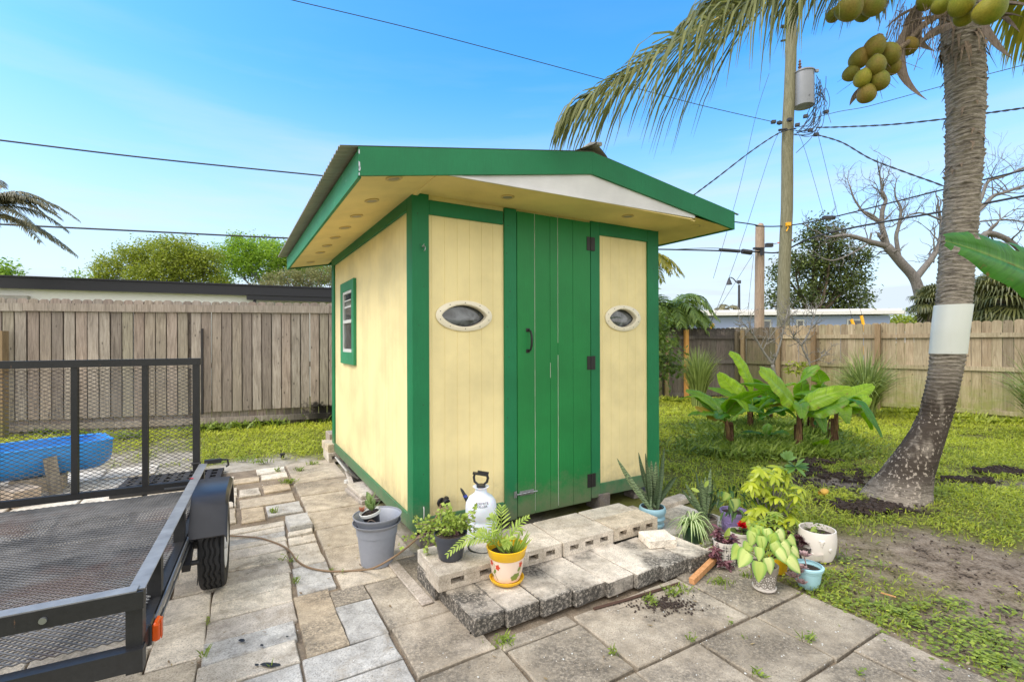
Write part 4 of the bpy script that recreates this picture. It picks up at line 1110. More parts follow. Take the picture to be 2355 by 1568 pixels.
def exmesh(name, W_, Hh, cw, chh, place, wire=.0014, wid=.0035):
    """expanded metal: zigzag strands, each strand touching the next"""
    nr = int(Hh / (chh / 2)); nc = int(W_ / (cw / 2)); Vn = []; Fn = []
    for r_ in range(nr):
        base_ = len(Vn)
        for c_ in range(nc + 1):
            zz = r_ * chh / 2 + ((c_ + r_) % 2) * chh / 2 * .92 
            u = c_ * cw / 2
            for (du, dn) in ((-wid / 2, -wire), (wid / 2, -wire), (wid / 2, wire), (-wid / 2, wire)):
                p = place(u, zz + du, dn); Vn.append((p.x, p.y, p.z))
        for c_ in range(nc):
            for q in range(4):
                a_ = base_ + c_ * 4 + q; a2 = base_ + c_ * 4 + (q + 1) % 4
                Fn.append((a_, a2, a2 + 4, a_ + 4))
    return raw_mesh(name, np.array(Vn), np.array(Fn), M['mesh'], np.full(len(Vn), .5), parent=tr)
random.seed(3)
wav = lambda o, y: .006 * mnoise.noise(Vector((o * 3, y * 3, 0))) + .008 * sin(y * 5 + o)
exmesh('mesh_floor', TW - .06, TL - .04, .036, .0275, lambda u, v, n_: tl(-.04 - u, .02 + v, BZ + wav(u, v) + n_ * 1.3), wire=.0018, wid=.0055)
# ramp gate
GH = .93; GT = -.04
gate = MB(); 
def gl_(o, z): return tl(o - .075, GT - .05, z)
gz0, gz1 = .43, .43 + GH
gate.bar(gl_(.03, gz1), gl_(-TW - .25, gz1), .05, .05); gate.bar(gl_(-.0, gz0 + .02), gl_(-TW - .2, gz0 + .02), .04, .045)
gate.bar(gl_(-.0, gz0), gl_(-.0, gz1 - .025), .045, .04, up=tdir); gate.build('ramp_gate', M['tmetal'], tr)
for o_ in (-.31, -.70, -1.10):
    b = MB(); b.bar(gl_(o_, gz0 + .04), gl_(o_, gz1 - .025), .035, .04, up=tdir); b.build('gate_bar', M['tmetal'], tr)
exmesh('gate_mesh', TW + .1, GH - .07, .047, .027, lambda u, v, n_: tl(-.09 - u, GT - .05 - .02 + n_, gz0 + .045 + v), wire=.0012, wid=.0042)
b = MB(); b.tube([tl(-.11, .0, .445), tl(-.26, .0, .445)], .014, 10); b.build('hinge', M['tmetal'], tr)
b = MB(); b.bar(tl(-.02, -.03, RZ + .01), tl(.09, -.035, RZ + .01), .03, .03); b.tube([tl(.09, -.035, RZ + .015), tl(.13, -.035, RZ + .012), tl(.135, -.035, RZ - .03), tl(.12, -.035, RZ - .04)], .008, 8); b.tube([tl(-.04, -.03, RZ + .005), tl(-.10, -.03, RZ + .005)], .01, 8); b.build('latch_pin', M['tmetal'], tr)
# fender: bent plate over the wheel
WY, WO, WR = .70, .108, .262
fprof = [(-.38, .40), (-.32, .54), (-.27, .592), (-.22, .608), (.10, .608), (.16, .590), (.21, .54), (.30, .40)]
b = MB(); prev = None
for (y_, z_) in fprof:
    ring = [b.vert(tl(.004, WY + y_, z_)), b.vert(tl(.178, WY + y_, z_)), b.vert(tl(.193, WY + y_, z_ - .016)), b.vert(tl(.193, WY + y_ * .93, z_ - .05)), b.vert(tl(.188, WY + y_ * .93, z_ - .05)), b.vert(tl(.186, WY + y_ * .98, z_ - .018)), b.vert(tl(.175, WY + y_ * .98, z_ - .008)), b.vert(tl(.004, WY + y_ * .98, z_ - .008))]
    if prev:
        for q in range(8): b.face((prev[q], prev[(q + 1) % 8], ring[(q + 1) % 8], ring[q]))
    else: b.face(ring[::-1])
    prev = ring
b.face(prev); b.build('fender', M['fender'], tr, smooth='auto')
# wheel
Rw = Matrix.Rotation(TA, 3, 'Z') @ Matrix.Rotation(radians(90), 3, 'Y')    # lathe axis -> outward
b = MB(); n_ = 72; prev = None
prof = [(.155, -.045), (.175, -.056), (.215, -.066), (.245, -.066), (.258, -.060), (.262, -.048), (.262, -.038), (.252, -.034), (.252, -.030), (.264, -.026), (.264, -.012), (.254, -.008), (.254, -.004), (.265, 0), (.264, .012), (.254, .016), (.254, .020), (.264, .024), (.262, .040), (.252, .043), (.252, .047), (.261, .050), (.256, .063), (.245, .066), (.215, .066), (.175, .058), (.155, .045)]
cw_ = tl(WO, WY, WR)
for (r_, x_) in prof:
    ring = []
    for j in range(n_):
        th = 2 * pi * j / n_; zig = (.0045 if (j % 4 < 2) else -.0045) if abs(x_) < .05 else 0
        rr = r_ - (.008 if (abs(x_) > .045 and abs(x_) < .066 and j % 3 == 0) else 0)
        ring.append(b.vert(cw_ + Rw @ Vector((rr * cos(th), rr * sin(th), x_ + zig))))
    if prev:
        for j in range(n_): b.face((prev[j], prev[(j + 1) % n_], ring[(j + 1) % n_], ring[j]))
    prev = ring
wh = b.build('wheel', M['rubber'], tr, smooth='auto')
b = MB(); b.lathe([(.158, .04), (.160, .062), (.150, .060), (.140, .03), (.10, .02), (.06, .035), (.045, .07), (.0, .075)], 40, cw_, Rw); b.lathe([(.0, -.02), (.155, -.02), (.156, -.055)], 40, cw_, Rw); b.build('rim', M['rim'], wh, smooth='auto')
b = MB(); b.tube([tl(-TW + .1, WY, .27), tl(WO - .03, WY, .27)], .03, 10); b.bar(tl(-.02, WY - .32, .33), tl(-.02, WY + .32, .33), .045, .05)
b.bar(tl(.0, WY + .2, .33), tl(.0, WY + .34, .26), .04, .05); b.tube([tl(.02, WY + .30, .27), tl(.06, WY + .30, .27)], .014, 8)
b.tube([tl(.05, WY + .3, .26), tl(.055, WY + .33, .2), tl(.05, WY + .32, .15)], .003, 5); b.build('axle', M['tmetal'], tr)
# marker lamp
b = MB(); b.box(tl(-.012, TL - .14, .375), (.03, .09, .085), TA, .005); lb = b.build('lamp_base', M['black'], tr)
b = MB(); b.box(tl(.014, TL - .14, .375), (.026, .075, .072), TA, .008); b.box(tl(.029, TL - .14, .375), (.003, .03, .07), TA); b.build('marker_lamp', M['amber'], tr)
b = MB(); b.poly([tl(-.06, .42, RZ + .004), tl(-.045, .40, RZ + .006), tl(-.03, .425, RZ + .004), tl(-.045, .44, RZ + .009)]); tag(b.build('petal', m_plain('red_petal', srgb(190, 40, 60), .6)), 'small red petal lying on the trailer side rail above the fender', 'petal').location = TR

# ------------------------------------------------------------ blue trough on blocks, behind the gate
M['blue_pl'] = m_plain('blue_plastic', srgb(36, 142, 222), 0.35, var=.12, scale=3)
tr2 = empty('blue_trough', (0, 0, 0), 0, 'long blue half-barrel plastic trough standing on blocks behind the trailer gate', 'trough')
b = MB(); A_ = dp(250, 1008, 5.3); Bq = dp(-420, 1020, 3.9); A_.z = 0; Bq.z = 0; ax_ = (Bq - A_).normalized(); sd_ = Vector((-ax_.y, ax_.x, 0)); Lg = (Bq - A_).length
def trough(b, off, th0=-pi, th1=0):
    prev = None
    for k_ in range(25):
        f = k_ / 24; x = f * Lg
        r_ = (.30 - off) * (1 - (1 - min(1, x / .14)) ** 2 * .30)
        zt_ = .47; ring = []
        for q in range(15):
            th = pi + pi * q / 14
            ring.append(b.vert(A_ + ax_ * (x + off * (1 if f < .5 else -1)) + sd_ * (r_ * cos(th)) + Vector((0, 0, zt_ + sin(th) * (.32 - off) * (1 - (1 - min(1, (x + .02) / .16)) ** 2 * .28)))))
        if prev:
            for q in range(14): b.face((prev[q], prev[q + 1], ring[q + 1], ring[q]))
        else: b.face(ring)
        prev = ring
    b.face(prev)
trough(b, 0); trough(b, .012)
rimp = []
b.tube([A_ + sd_ * .21 + Vector((0, 0, .47)), A_ + ax_ * .08 + sd_ * .27 + Vector((0, 0, .472)), A_ + ax_ * .4 + sd_ * .300 + Vector((0, 0, .472)), Bq + sd_ * .300 + Vector((0, 0, .472))], .012, 8)
b.tube([A_ + sd_ * .21 + Vector((0, 0, .47)), A_ - sd_ * .21 + Vector((0, 0, .47)), A_ + ax_ * .08 - sd_ * .27 + Vector((0, 0, .472)), A_ + ax_ * .4 - sd_ * .300 + Vector((0, 0, .472)), Bq - sd_ * .300 + Vector((0, 0, .472))], .012, 8)
b.build('shell', M['blue_pl'], tr2, smooth='auto')
b = MB(); b.poly([A_ + ax_ * x + sd_ * y + Vector((0, 0, .25)) for x, y in ((.1, -.14), (Lg, -.15), (Lg, .15), (.1, .14))]); b.build('soil_fill', M['soil'], tr2)
loose('trough_block', dp(40, 1150, 4.35) * Vector((1, 1, 0)) if False else Vector((dp(40, 1100, 4.5).x, 4.5, 0)), (.36, .2, .15), -.4, (.50, .42, .34), 'tan block under the left part of the blue trough', 'block', 'blocks under the blue trough')
loose('trough_block', A_ + ax_ * .55, (.40, .22, .15), .6, (.62, .54, .42), 'tan block under the right end of the blue trough', 'block', 'blocks under the blue trough')
b = MB(); q = A_ + ax_ * .55 - sd_ * -.30; b.a = .4
sgn = -1 if (sd_.y > 0) else 1
q = A_ + ax_ * .48 + sd_ * (.31 * sgn)
b.box(q + Vector((0, 0, .19)), (.10, .03, .38), Matrix.Rotation(atan2(ax_.y, ax_.x), 3, 'Z') @ Matrix.Rotation(.12, 3, 'Y')); tag(b.build('wooden_stake', M['fenceL']), 'grey wooden stake leaning against the blue trough', 'stake')
b = MB(); q = Vector((-3.62, 5.1, 0))
for i in range(9):
    b.bar(q + tout * (-.42 + i * .105) + tdir * -.33 + Vector((0, 0, .03)), q + tout * (-.42 + i * .105) + tdir * .33 + Vector((0, 0, .03)), .05, .03)
for i in range(6): b.bar(q + tdir * (-.33 + i * .132) + tout * -.45 + Vector((0, 0, .025)), q + tdir * (-.33 + i * .132) + tout * .45 + Vector((0, 0, .025)), .04, .03)
tag(b.build('plastic_mat', M['black']), 'black slotted plastic mat on the ground behind the trailer gate', 'mat')

# ------------------------------------------------------------ leaf helpers
def bez(p0, p1, p2, n):
    return [Vector(p0) * (1 - f) ** 2 + Vector(p1) * 2 * f * (1 - f) + Vector(p2) * f * f for f in [i / n for i in range(n + 1)]]
def rnd3(): return Vector((random.gauss(0, 1), random.gauss(0, 1), random.gauss(0, 1))).normalized()
def leafcloud(name, P, size, mat, parent=None, droop=0.4, aspect=.45, vjit=.35, vbase=None, up=.35):
    """many leaf-sized quads: P (n,3) positions, size scalar/array; each leaf a bent rhomb of two triangles pairs"""
    n = len(P); d = rng.normal(size=(n, 3)); d[:, 2] = d[:, 2] * .6 - droop; d /= np.linalg.norm(d, axis=1)[:, None]
    nn = rng.normal(size=(n, 3)); nn[:, 2] += up * 3; s = np.cross(d, nn); s /= np.linalg.norm(s, axis=1)[:, None] + 1e-9
    sz = (np.asarray(size) * rng.uniform(.6, 1.25, n))[:, None]
    up_ = np.cross(s, d)
    p0 = P; p1 = P + d * sz * .45 + s * sz * aspect * .5 + up_ * sz * .06; p2 = P + d * sz - up_ * sz * .08; p3 = P + d * sz * .45 - s * sz * aspect * .5 + up_ * sz * .06
    V_ = np.stack([p0, p1, p2, p3], 1).reshape(-1, 3); F_ = np.arange(4 * n).reshape(-1, 4)
    a = rng.uniform(-vjit, vjit, n) + (.5 if vbase is None else vbase); a = np.clip(a, 0, 1)
    return raw_mesh(name, V_, F_, mat, np.repeat(a, 4), parent=parent)
def limb(mb, p0, p1, r0, r1, bend=.12, n=6, sides=7):
    p0, p1 = Vector(p0), Vector(p1); m = (p0 + p1) / 2 + rnd3() * (p1 - p0).length * bend
    pts = bez(p0, m, p1, n); mb.tube(pts, [r0 + (r1 - r0) * i / n for i in range(n + 1)], sides); return pts

# ------------------------------------------------------------ leafy trees beyond the fences
M['barkg'] = m_bark('grey_bark', (0.10, 0.093, 0.083, 1), (0.30, 0.28, 0.25, 1))
M['barkb'] = m_bark('brown_bark', (0.06, 0.045, 0.035, 1), (0.20, 0.15, 0.11, 1))
M['barkd'] = m_bark('dark_bare_bark', (0.09, 0.08, 0.072, 1), (0.27, 0.245, 0.22, 1))
M['lf_yel'] = m_leaf('yellow_green_leaves', (0.17, 0.23, 0.03, 1), (0.50, 0.54, 0.07, 1), .4)
M['lf_bri'] = m_leaf('bright_green_leaves', (0.15, 0.28, 0.03, 1), (0.48, 0.66, 0.07, 1), .4)
M['lf_mid'] = m_leaf('mid_green_leaves', (0.07, 0.12, 0.02, 1), (0.22, 0.30, 0.05, 1), .3)
M['lf_dry'] = m_leaf('dull_olive_leaves', (0.18, 0.19, 0.06, 1), (0.42, 0.38, 0.15, 1), .25)
M['lf_dark'] = m_leaf('dark_green_leaves', (0.035, 0.055, 0.015, 1), (0.18, 0.23, 0.05, 1), .25)
def tree(name, label, base, clumps, n_leaf, lsize, mat, bark, group=None, trunk_r=.16, Y=None, cat='tree', dens_shell=.75):
    """clumps: list of (x,y,rx,ry) seen on the plan at depth Y with depth spread"""
    e = empty(name, base, 0, label, cat, group)
    tb = MB(); allP = []; allV = []
    B = Vector((0, 0, 0)); tops = []
    cen = Vector((0, 0, 0)); ws = []
    for (x, y, r_, *rest) in clumps:
        yy = Y + (rest[0] if rest else random.uniform(-.5, .5)) * 1.0
        c = dp(x, y, yy) - Vector(base); R_ = r_ / FOC * yy; ws.append((c, R_)); 
    tot = sum(w[1] ** 2 for w in ws)
    top = sum((w[0] for w in ws), Vector()) / len(ws); fork = B.lerp(top, .45)
    limb(tb, B, fork, trunk_r, trunk_r * .7, .05)
    for c, R_ in ws:
        m = fork.lerp(c, .5); limb(tb, fork, c, trunk_r * .45, trunk_r * .1, .15)
        for _ in range(5):
            limb(tb, fork.lerp(c, random.uniform(.55, 1)), c + rnd3() * R_ * .8, trunk_r * .14, trunk_r * .03, .2, 4, 5)
        n_ = int(n_leaf * R_ ** 2 / tot)
        # leaf twigs: small groups inside an uneven ball
        ng = max(12, n_ // 14); g = rng.normal(size=(ng, 3)); g /= np.linalg.norm(g, axis=1)[:, None]
        rad = R_ * (rng.uniform(.35, 1.0, ng) ** .5) * (1 + .22 * np.sin(g[:, 0] * 5 + g[:, 2] * 4 + R_ * 9))
        gp_ = np.array(c) + g * rad[:, None] * np.array([1, 1, .82])
        idx = rng.integers(0, ng, n_); P = gp_[idx] + rng.normal(size=(n_, 3)) * lsize * 1.15
        allP.append(P); allV.append(np.clip(.45 + rng.normal(size=ng) * .22, 0, 1)[idx])
    tb.build('trunk', M[bark], e, smooth=True)
    P = np.concatenate(allP); vb = np.concatenate(allV)
    leafcloud('crown', P, lsize, M[mat], e, vbase=vb, vjit=.15)
    return e
random.seed(11)
tree('leafy_tree', 'round yellow-green tree above the black roof edge, left of the brighter one', Vector((-11.8, 20, 0)), [(255, 620, 34), (300, 600, 38), (355, 590, 46), (405, 580, 45), (430, 615, 45), (470, 600, 40), (330, 635, 35), (390, 630, 40), (230, 640, 18), (490, 650, 35)], 26000, .115, 'lf_yel', 'barkg', 'trees beyond the black roof edge', .16, 20)
tree('leafy_tree', 'bright green tree just left of the shed eave', Vector((-9.6, 22, 0)), [(520, 590, 32), (560, 578, 36), (600, 575, 38), (640, 585, 38), (560, 610, 32), (610, 620, 36), (660, 620, 40), (700, 600, 45), (505, 640, 24), (545, 560, 20), (740, 620, 40)], 24000, .12, 'lf_bri', 'barkg', 'trees beyond the black roof edge', .15, 22)
tree('scrubby_tree', 'olive twiggy tree under the left shed eave behind the roof edge', Vector((-6.6, 17, 0)), [(620, 650, 26), (665, 640, 28), (705, 635, 30), (740, 625, 32), (775, 640, 30), (640, 665, 20), (700, 665, 25), (590, 665, 15)], 9000, .07, 'lf_dry', 'barkb', 'trees beyond the black roof edge', .10, 17)
tree('shrub', 'small light green shrub tip at the left picture edge above the roof', Vector((-18.5, 17.5, 0)), [(0, 618, 16), (18, 632, 16), (185, 636, 9)], 900, .14, 'lf_bri', 'barkg', None, .08, 17.5, 'shrub')
tree('leafy_tree', 'dark leafy tree with reddish trunk behind the two utility poles', Vector((18.3, 30, 0)), [(1868, 545, 26), (1905, 560, 34), (1955, 585, 34), (1925, 530, 16), (1870, 615, 38), (1930, 650, 38), (1978, 640, 24), (1800, 625, 24), (1788, 680, 26), (1845, 680, 36), (1955, 700, 34), (1992, 680, 16), (1878, 515, 16), (1828, 600, 26), (1768, 700, 12), (1985, 590, 16), (1900, 700, 36), (1905, 605, 30)], 12000, .24, 'lf_dark', 'barkb', None, .28, 30)
tree('leafy_tree', 'yellowish green far treetops between the house and the palm', Vector((29.5, 38, 0)), [(2062, 738, 16), (2090, 742, 16), (2115, 738, 18), (2075, 748, 14)], 1500, .25, 'lf_yel', 'barkb', None, .1, 38)
# leafy branches beside the shed's right wall
tree('mango_tree', 'leafy mango tree with long drooping leaves beside the right shed wall', Vector((2.0, 8.2, 0)), [(1514, 715, 14), (1508, 745, 18), (1524, 730, 12), (1516, 790, 14), (1522, 825, 24), (1545, 842, 16), (1538, 830, 16), (1522, 860, 16), (1490, 760, 40), (1470, 800, 50)], 2200, .095, 'lf_mid', 'barkb', None, .05, 8.2)

# ------------------------------------------------------------ palms
def frond(mbr, mbl, pts, n=60, Lmax=.6, wl_=.016, droopv=.8, side0=None, spread=1.0, aR=.5, tipcut=.06, jitter=.08, startf=.12, twist=0.0, r0=.016, fo=.55, fd=.62):
    """rachis + leaflets on both sides"""
    m = len(pts) - 1
    mbr.tube(pts, [r0 * (1 - .85 * i / m) for i in range(m + 1)], 6)
    for i in range(n):
        f = startf + (1 - startf - .005) * i / n; q = f * m; k_ = int(q); p = pts[k_].lerp(pts[min(k_ + 1, m)], q - k_)
        t_ = (pts[min(k_ + 1, m)] - pts[k_]).normalized(); sd0 = t_.cross(Vector((0, 0, 1)))
        if side0 is not None: sd0 = side0.copy()
        sd0.normalize(); Lf = Lmax * (min(1, (f - startf) / .18 + .45)) * (1 - max(0, f - fo) / (1 - fo) * fd) * random.uniform(.85, 1.1)
        for sg in (-1, 1):
            if random.random() < tipcut: continue
            d0 = (sd0 * sg * spread + t_ * (.45 + f * .6) + Vector((0, 0, .25)) + rnd3() * jitter).normalized()
            g = Vector((0, 0, -1)); pr = [p]; cur = p.copy(); dd = d0.copy(); ns = 5
            for j in range(ns):
                dd = (dd + g * droopv * (.35 + j * .28) / ns * 2.2 + rnd3() * .04).normalized(); cur = cur + dd * (Lf / ns); pr.append(cur.copy())
            sv = []
            for j in range(ns + 1):
                tt = (pr[min(j + 1, ns)] - pr[max(j - 1, 0)]).normalized(); s_ = tt.cross(t_ if abs(tt.dot(t_)) < .9 else Vector((0, 1, 0)))
                s2 = tt.cross(s_).normalized(); sv.append(s2)
            w_ = wl_ * random.uniform(.8, 1.15)
            mbl.strip(pr, [w_ * x for x in (.55, 1, 1, .8, .5, .06)], sv, fold=.25, a=min(1, max(0, aR + random.uniform(-.3, .3))), mid=False)
M['fr_coc'] = m_leaf('coconut_frond', (0.06, 0.08, 0.018, 1), (0.32, 0.32, 0.10, 1), .28)
M['fr_yel'] = m_leaf('yellowing_frond', (0.14, 0.18, 0.02, 1), (0.52, 0.40, 0.05, 1), .35)
M['fr_grn'] = m_leaf('green_palm_frond', (0.05, 0.10, 0.015, 1), (0.26, 0.36, 0.06, 1), .3)
M['fr_dark'] = m_leaf('dull_palm_frond', (0.07, 0.075, 0.03, 1), (0.30, 0.26, 0.13, 1), .2)
M['rachis'] = m_plain('frond_stalk', srgb(150, 140, 80), .6, var=.2)
M['palmtrunk'] = m_bark('ringed_palm_trunk', (0.135, 0.11, 0.09, 1), (0.41, 0.36, 0.30, 1), (10, 10, 40), rings=True)
M['fibre'] = m_bark('brown_palm_fibre', (0.10, 0.07, 0.05, 1), (0.34, 0.26, 0.19, 1), (30, 30, 4))
M['spathe'] = m_bark('dry_spathe', (0.10, 0.075, 0.06, 1), (0.26, 0.205, 0.17, 1), (30, 30, 3))
M['band'] = m_plain('pale_metal_band', srgb(222, 224, 220), .35, .1, var=.04, scale=(6))

pb = gp(2062, 1150)
cp_ = empty('coconut_palm', pb, 0, 'tall leaning coconut palm with a white band round its ringed trunk', 'palm tree')
TRK = [(2056, 1150, 168, 4.62), (2066, 1120, 150, 4.62), (2088, 1080, 122, 4.62), (2105, 1050, 110, 4.6), (2131, 1000, 90, 4.57), (2152, 950, 81, 4.55), (2164, 900, 80, 4.52), (2176, 840, 83, 4.5), (2184, 760, 86, 4.45), (2192, 700, 87, 4.42), (2199, 610, 88, 4.38), (2208, 500, 86, 4.33), (2216, 380, 87, 4.28), (2220, 250, 94, 4.24), (2218, 150, 98, 4.2), (2212, 90, 102, 4.18), (2210, 20, 98, 4.16), (2208, -60, 88, 4.14)]
offax = lambda x: cos(math.atan((x - CX) / FOC))
tp = [(dp(x, y, Y_), w_ / 2 * Y_ / FOC * offax(x)) for x, y, w_, Y_ in TRK]; tp[0][0].z = -.02
def tkat(z):
    for (a_, ra), (c_, rc_) in zip(tp, tp[1:]):
        if a_.z <= z <= c_.z:
            f = (z - a_.z) / (c_.z - a_.z); f2 = f; return a_.lerp(c_, f2), ra + (rc_ - ra) * f2
    return tp[-1] if z > 1 else tp[0]
def trunk_mb(z0, z1, extra=0, ringed=True, step=.0085, n=56):
    b = MB(); prev = None; z = z0
    while z <= z1:
        c, r_ = tkat(z); ring = []
        for j in range(n):
            th = 2 * pi * j / n; rr = r_ + extra
            if ringed:
                zz = z + .018 * sin(th + 1) + .010 * sin(3 * th + z * 3) + .012 * mnoise.noise(Vector((cos(th) * 2, sin(th) * 2, z * 5)))
                ph = (zz / .038) % 1.0
                amp = .012 if z > .75 else .003
                rr += amp * (ph ** 1.6 - .4) + .007 * mnoise.noise(Vector((cos(th) * 4, sin(th) * 4, z * 12)))
                if z > 2.2 and mnoise.noise(Vector((cos(th) * 3, sin(th) * 3, int(zz / .038) * 3.7))) > .38: rr += .014 * ph
                if z < .3: rr *= 1 + .09 * (1 - z / .3) * sin(th * 7 + 1.3) * .5
            ring.append(b.vert(c + Vector((cos(th) * rr, sin(th) * rr, 0)) - pb))
        if prev:
            for j in range(n): b.face((prev[j], prev[(j + 1) % n], ring[(j + 1) % n], ring[j]))
        prev = ring; z += step
    b.face(prev); return b
trunk = trunk_mb(-.02, 4.62).build('trunk', M['palmtrunk'], cp_, smooth=True)
zb0, zb1 = dp(2180, 813, 4.49).z, dp(2190, 700, 4.42).z
trunk_mb(zb0, zb1, .010, False, .03, 40).build('metal_band', M['band'], cp_, smooth='auto')
# ragged fibre round the top of the trunk
b = MB(); random.seed(5)
for i in range(150):
    z = random.uniform(3.0, 4.55) if i < 50 else random.uniform(3.95, 4.55); c, r_ = tkat(z); th = random.uniform(0, 2 * pi); o_ = Vector((cos(th), sin(th), 0))
    p = c - pb + o_ * (r_ - .005); L_ = random.uniform(.04, .10) if i < 50 else random.uniform(.08, .28)
    pts_ = [p, p + o_ * .03 + Vector((0, 0, -L_ * .3)), p + o_ * (.03 + L_ * .15) + Vector((random.uniform(-.03, .03), 0, -L_))]
    b.strip(pts_, [.014, .010, .002], Vector((-o_.y, o_.x, 0)), mid=False, a=random.random())
b.build('leaf_base_fibre', M['fibre'], cp_)
for i in range(16):   # old leaf bases flaring from the top
    b = MB(); th = i * 2.4; c, r_ = tkat(4.3 + (i % 4) * .08); o_ = Vector((cos(th), sin(th), 0)); p = c - pb
    pts_ = [p + o_ * r_ * .8 + Vector((0, 0, -.10)), p + o_ * (r_ + .05) + Vector((0, 0, .1)), p + o_ * (r_ + .22) + Vector((0, 0, .32)), p + o_ * (r_ + .5) + Vector((0, 0, .55))]
    b.strip(pts_, [.10, .085, .05, .035], Vector((-o_.y, o_.x, 0)), fold=-.35, a=random.random())
    b.build('leaf_base', M['fibre'], cp_)
def spathe(pts, w_, name='spathe'):
    w_ *= 1.25; b = MB(); P = bez(*[p - pb for p in pts], 10)
    b.strip(P, [w_ * x for x in (.25, .6, .85, 1, 1, .95, .85, .7, .5, .28, .02)], Vector((.9, .3, .1)).normalized(), fold=.5, a=random.random())
    b.strip([p + Vector((.004, .004, 0)) for p in P], [w_ * x for x in (.25, .6, .85, 1, 1, .95, .85, .7, .5, .28, .02)], Vector((.9, .3, .1)).normalized(), fold=.5, a=random.random())
    return b.build(name, M['spathe'], cp_)
spathe([dp(2086, 60, 3.8), dp(2058, 170, 3.75), dp(2131, 230, 3.7)], .058)
spathe([dp(2120, 0, 4.05), dp(2095, 85, 3.9), dp(2150, 118, 3.85)], .085)
spathe([dp(2010, 185, 3.8), dp(1975, 205, 3.75), dp(1953, 243, 3.75)], .035)
spathe([dp(2265, 40, 3.8), dp(2290, 90, 3.75), dp(2328, 136, 3.7)], .05)
spathe([dp(2270, -20, 3.7), dp(2262, 20, 3.62), dp(2254, 38, 3.6)], .035)
spathe([dp(2290, 20, 4.1), dp(2320, 30, 4.1), dp(2345, 75, 4.0)], .04)
# fruit stalks
def stalk(pts, r_, name='fruit_stalk'):
    b = MB(); P = [p - pb for p in pts]; b.tube(P, [r_ * (1 - .6 * i / (len(P) - 1)) for i in range(len(P))], 8)
    for i in range(26):
        q = P[-1].lerp(P[-2], random.random()) ; d = rnd3(); d.z = -abs(d.z) * .4; L_ = random.uniform(.12, .30)
        b.tube([q, q + d * L_ * .5 + Vector((0, 0, .01)), q + d * L_ + Vector((0, 0, -.05))], [.003, .0025, .001], 4, cap=False)
    return b.build(name, M['fibre'], cp_)
stalk([dp(2180, 20, 4.1), dp(2120, 60, 3.95), dp(2085, 100, 3.8), dp(2030, 135, 3.7), dp(2010, 190, 3.7)], .028)
stalk([dp(2180, -30, 4.1), dp(2080, -60, 3.9), dp(1990, -10, 3.6), dp(1930, 25, 3.55)], .028)
for (a_, m_, c_, w_) in (((2190, 60, 4.1), (2150, 20, 3.95), (2070, 62, 3.85), .05), ((2180, 40, 4.1), (2120, -20, 3.95), (2035, 66, 3.8), .028), ((2200, 50, 4.05), (2160, 60, 3.85), (2118, 100, 3.8), .07), ((2240, 60, 4.1), (2300, 10, 4.0), (2352, 40, 4.0), .06), ((2230, 30, 4.1), (2320, -20, 4.0), (2380, 20, 3.9), .05), ((2185, 40, 4.1), (2100, 30, 4.1), (2080, 90, 4.2), .03)):
    spathe([dp(*a_), dp(*m_), dp(*c_)], w_)
b = MB(); random.seed(17)
for i in range(70):
    x0 = random.uniform(2040, 2180); p = dp(x0, random.uniform(-10, 60), random.uniform(3.8, 4.1)) - pb; d = Vector((random.uniform(-.5, .1), random.uniform(-.3, .2), -1)).normalized(); L_ = random.uniform(.12, .45)
    b.tube(bez(p, p + d * L_ * .5 + rnd3() * .05, p + d * L_, 6), .0028, 4, cap=False)
b.build('dry_strands', M['fibre'], cp_)
def m_coco(name, a_, b_, sc=5.5):
    t = NT(name); n = t.noise(t.coord(), sc, 4, .6, .5); f = t.noise(t.coord(), 90, 3, .7)
    c = t.ramp(n, [(.36, a_), (.52, tuple((x + y) / 2 for x, y in zip(a_, b_))), (.66, b_)])
    t.base(t.mix(1.0, c, t.ramp(f, [(.3, (.78, .76, .72)), (.7, (1.15, 1.13, 1.1))]), 'MULTIPLY')); t.set(.62, 0, .3); t.bump(f, .3, .004); return t.m
M['coco'] = m_coco('coconut_husk', srgb(112, 118, 40), srgb(136, 112, 52))
M['cocog'] = m_coco('green_coconut_husk', srgb(126, 136, 42), srgb(150, 140, 50))
def coconut(x, y, r_px, Y_, mat='coco', ang=0.0, ln=1.15):
    b = MB(); r_ = r_px * 1.1 / FOC * Y_ * offax(x) ** .8; R = Matrix.Rotation(ang, 3, 'Y') @ Matrix.Rotation(random.uniform(-.4, .4), 3, 'X')
    n_ = 28; prev = None; c = dp(x, y, Y_) - pb; cols = []
    for i in range(15):
        f = i / 14; th = pi * f
        rr = sin(th) ** .92 * r_ * (1 + .06 * cos(th)); zz = -cos(th) * r_ * ln
        ring = [b.vert(c + R @ Vector((cos(2 * pi * j / n_) * rr * (1 + .05 * cos(3 * 2 * pi * j / n_)), sin(2 * pi * j / n_) * rr * (1 + .05 * cos(3 * 2 * pi * j / n_)), zz))) for j in range(n_)]
        if prev:
            for j in range(n_): b.face((prev[j], prev[(j + 1) % n_], ring[(j + 1) % n_], ring[j]))
        prev = ring
    b.mi = 1; b.lathe([(r_ * .34, r_ * (ln - .06)), (r_ * .30, r_ * (ln + .04)), (0, r_ * (ln + .10))], 8, c, R)
    return b.build('coconut', [M[mat], M['fibre']], cp_, smooth=True)
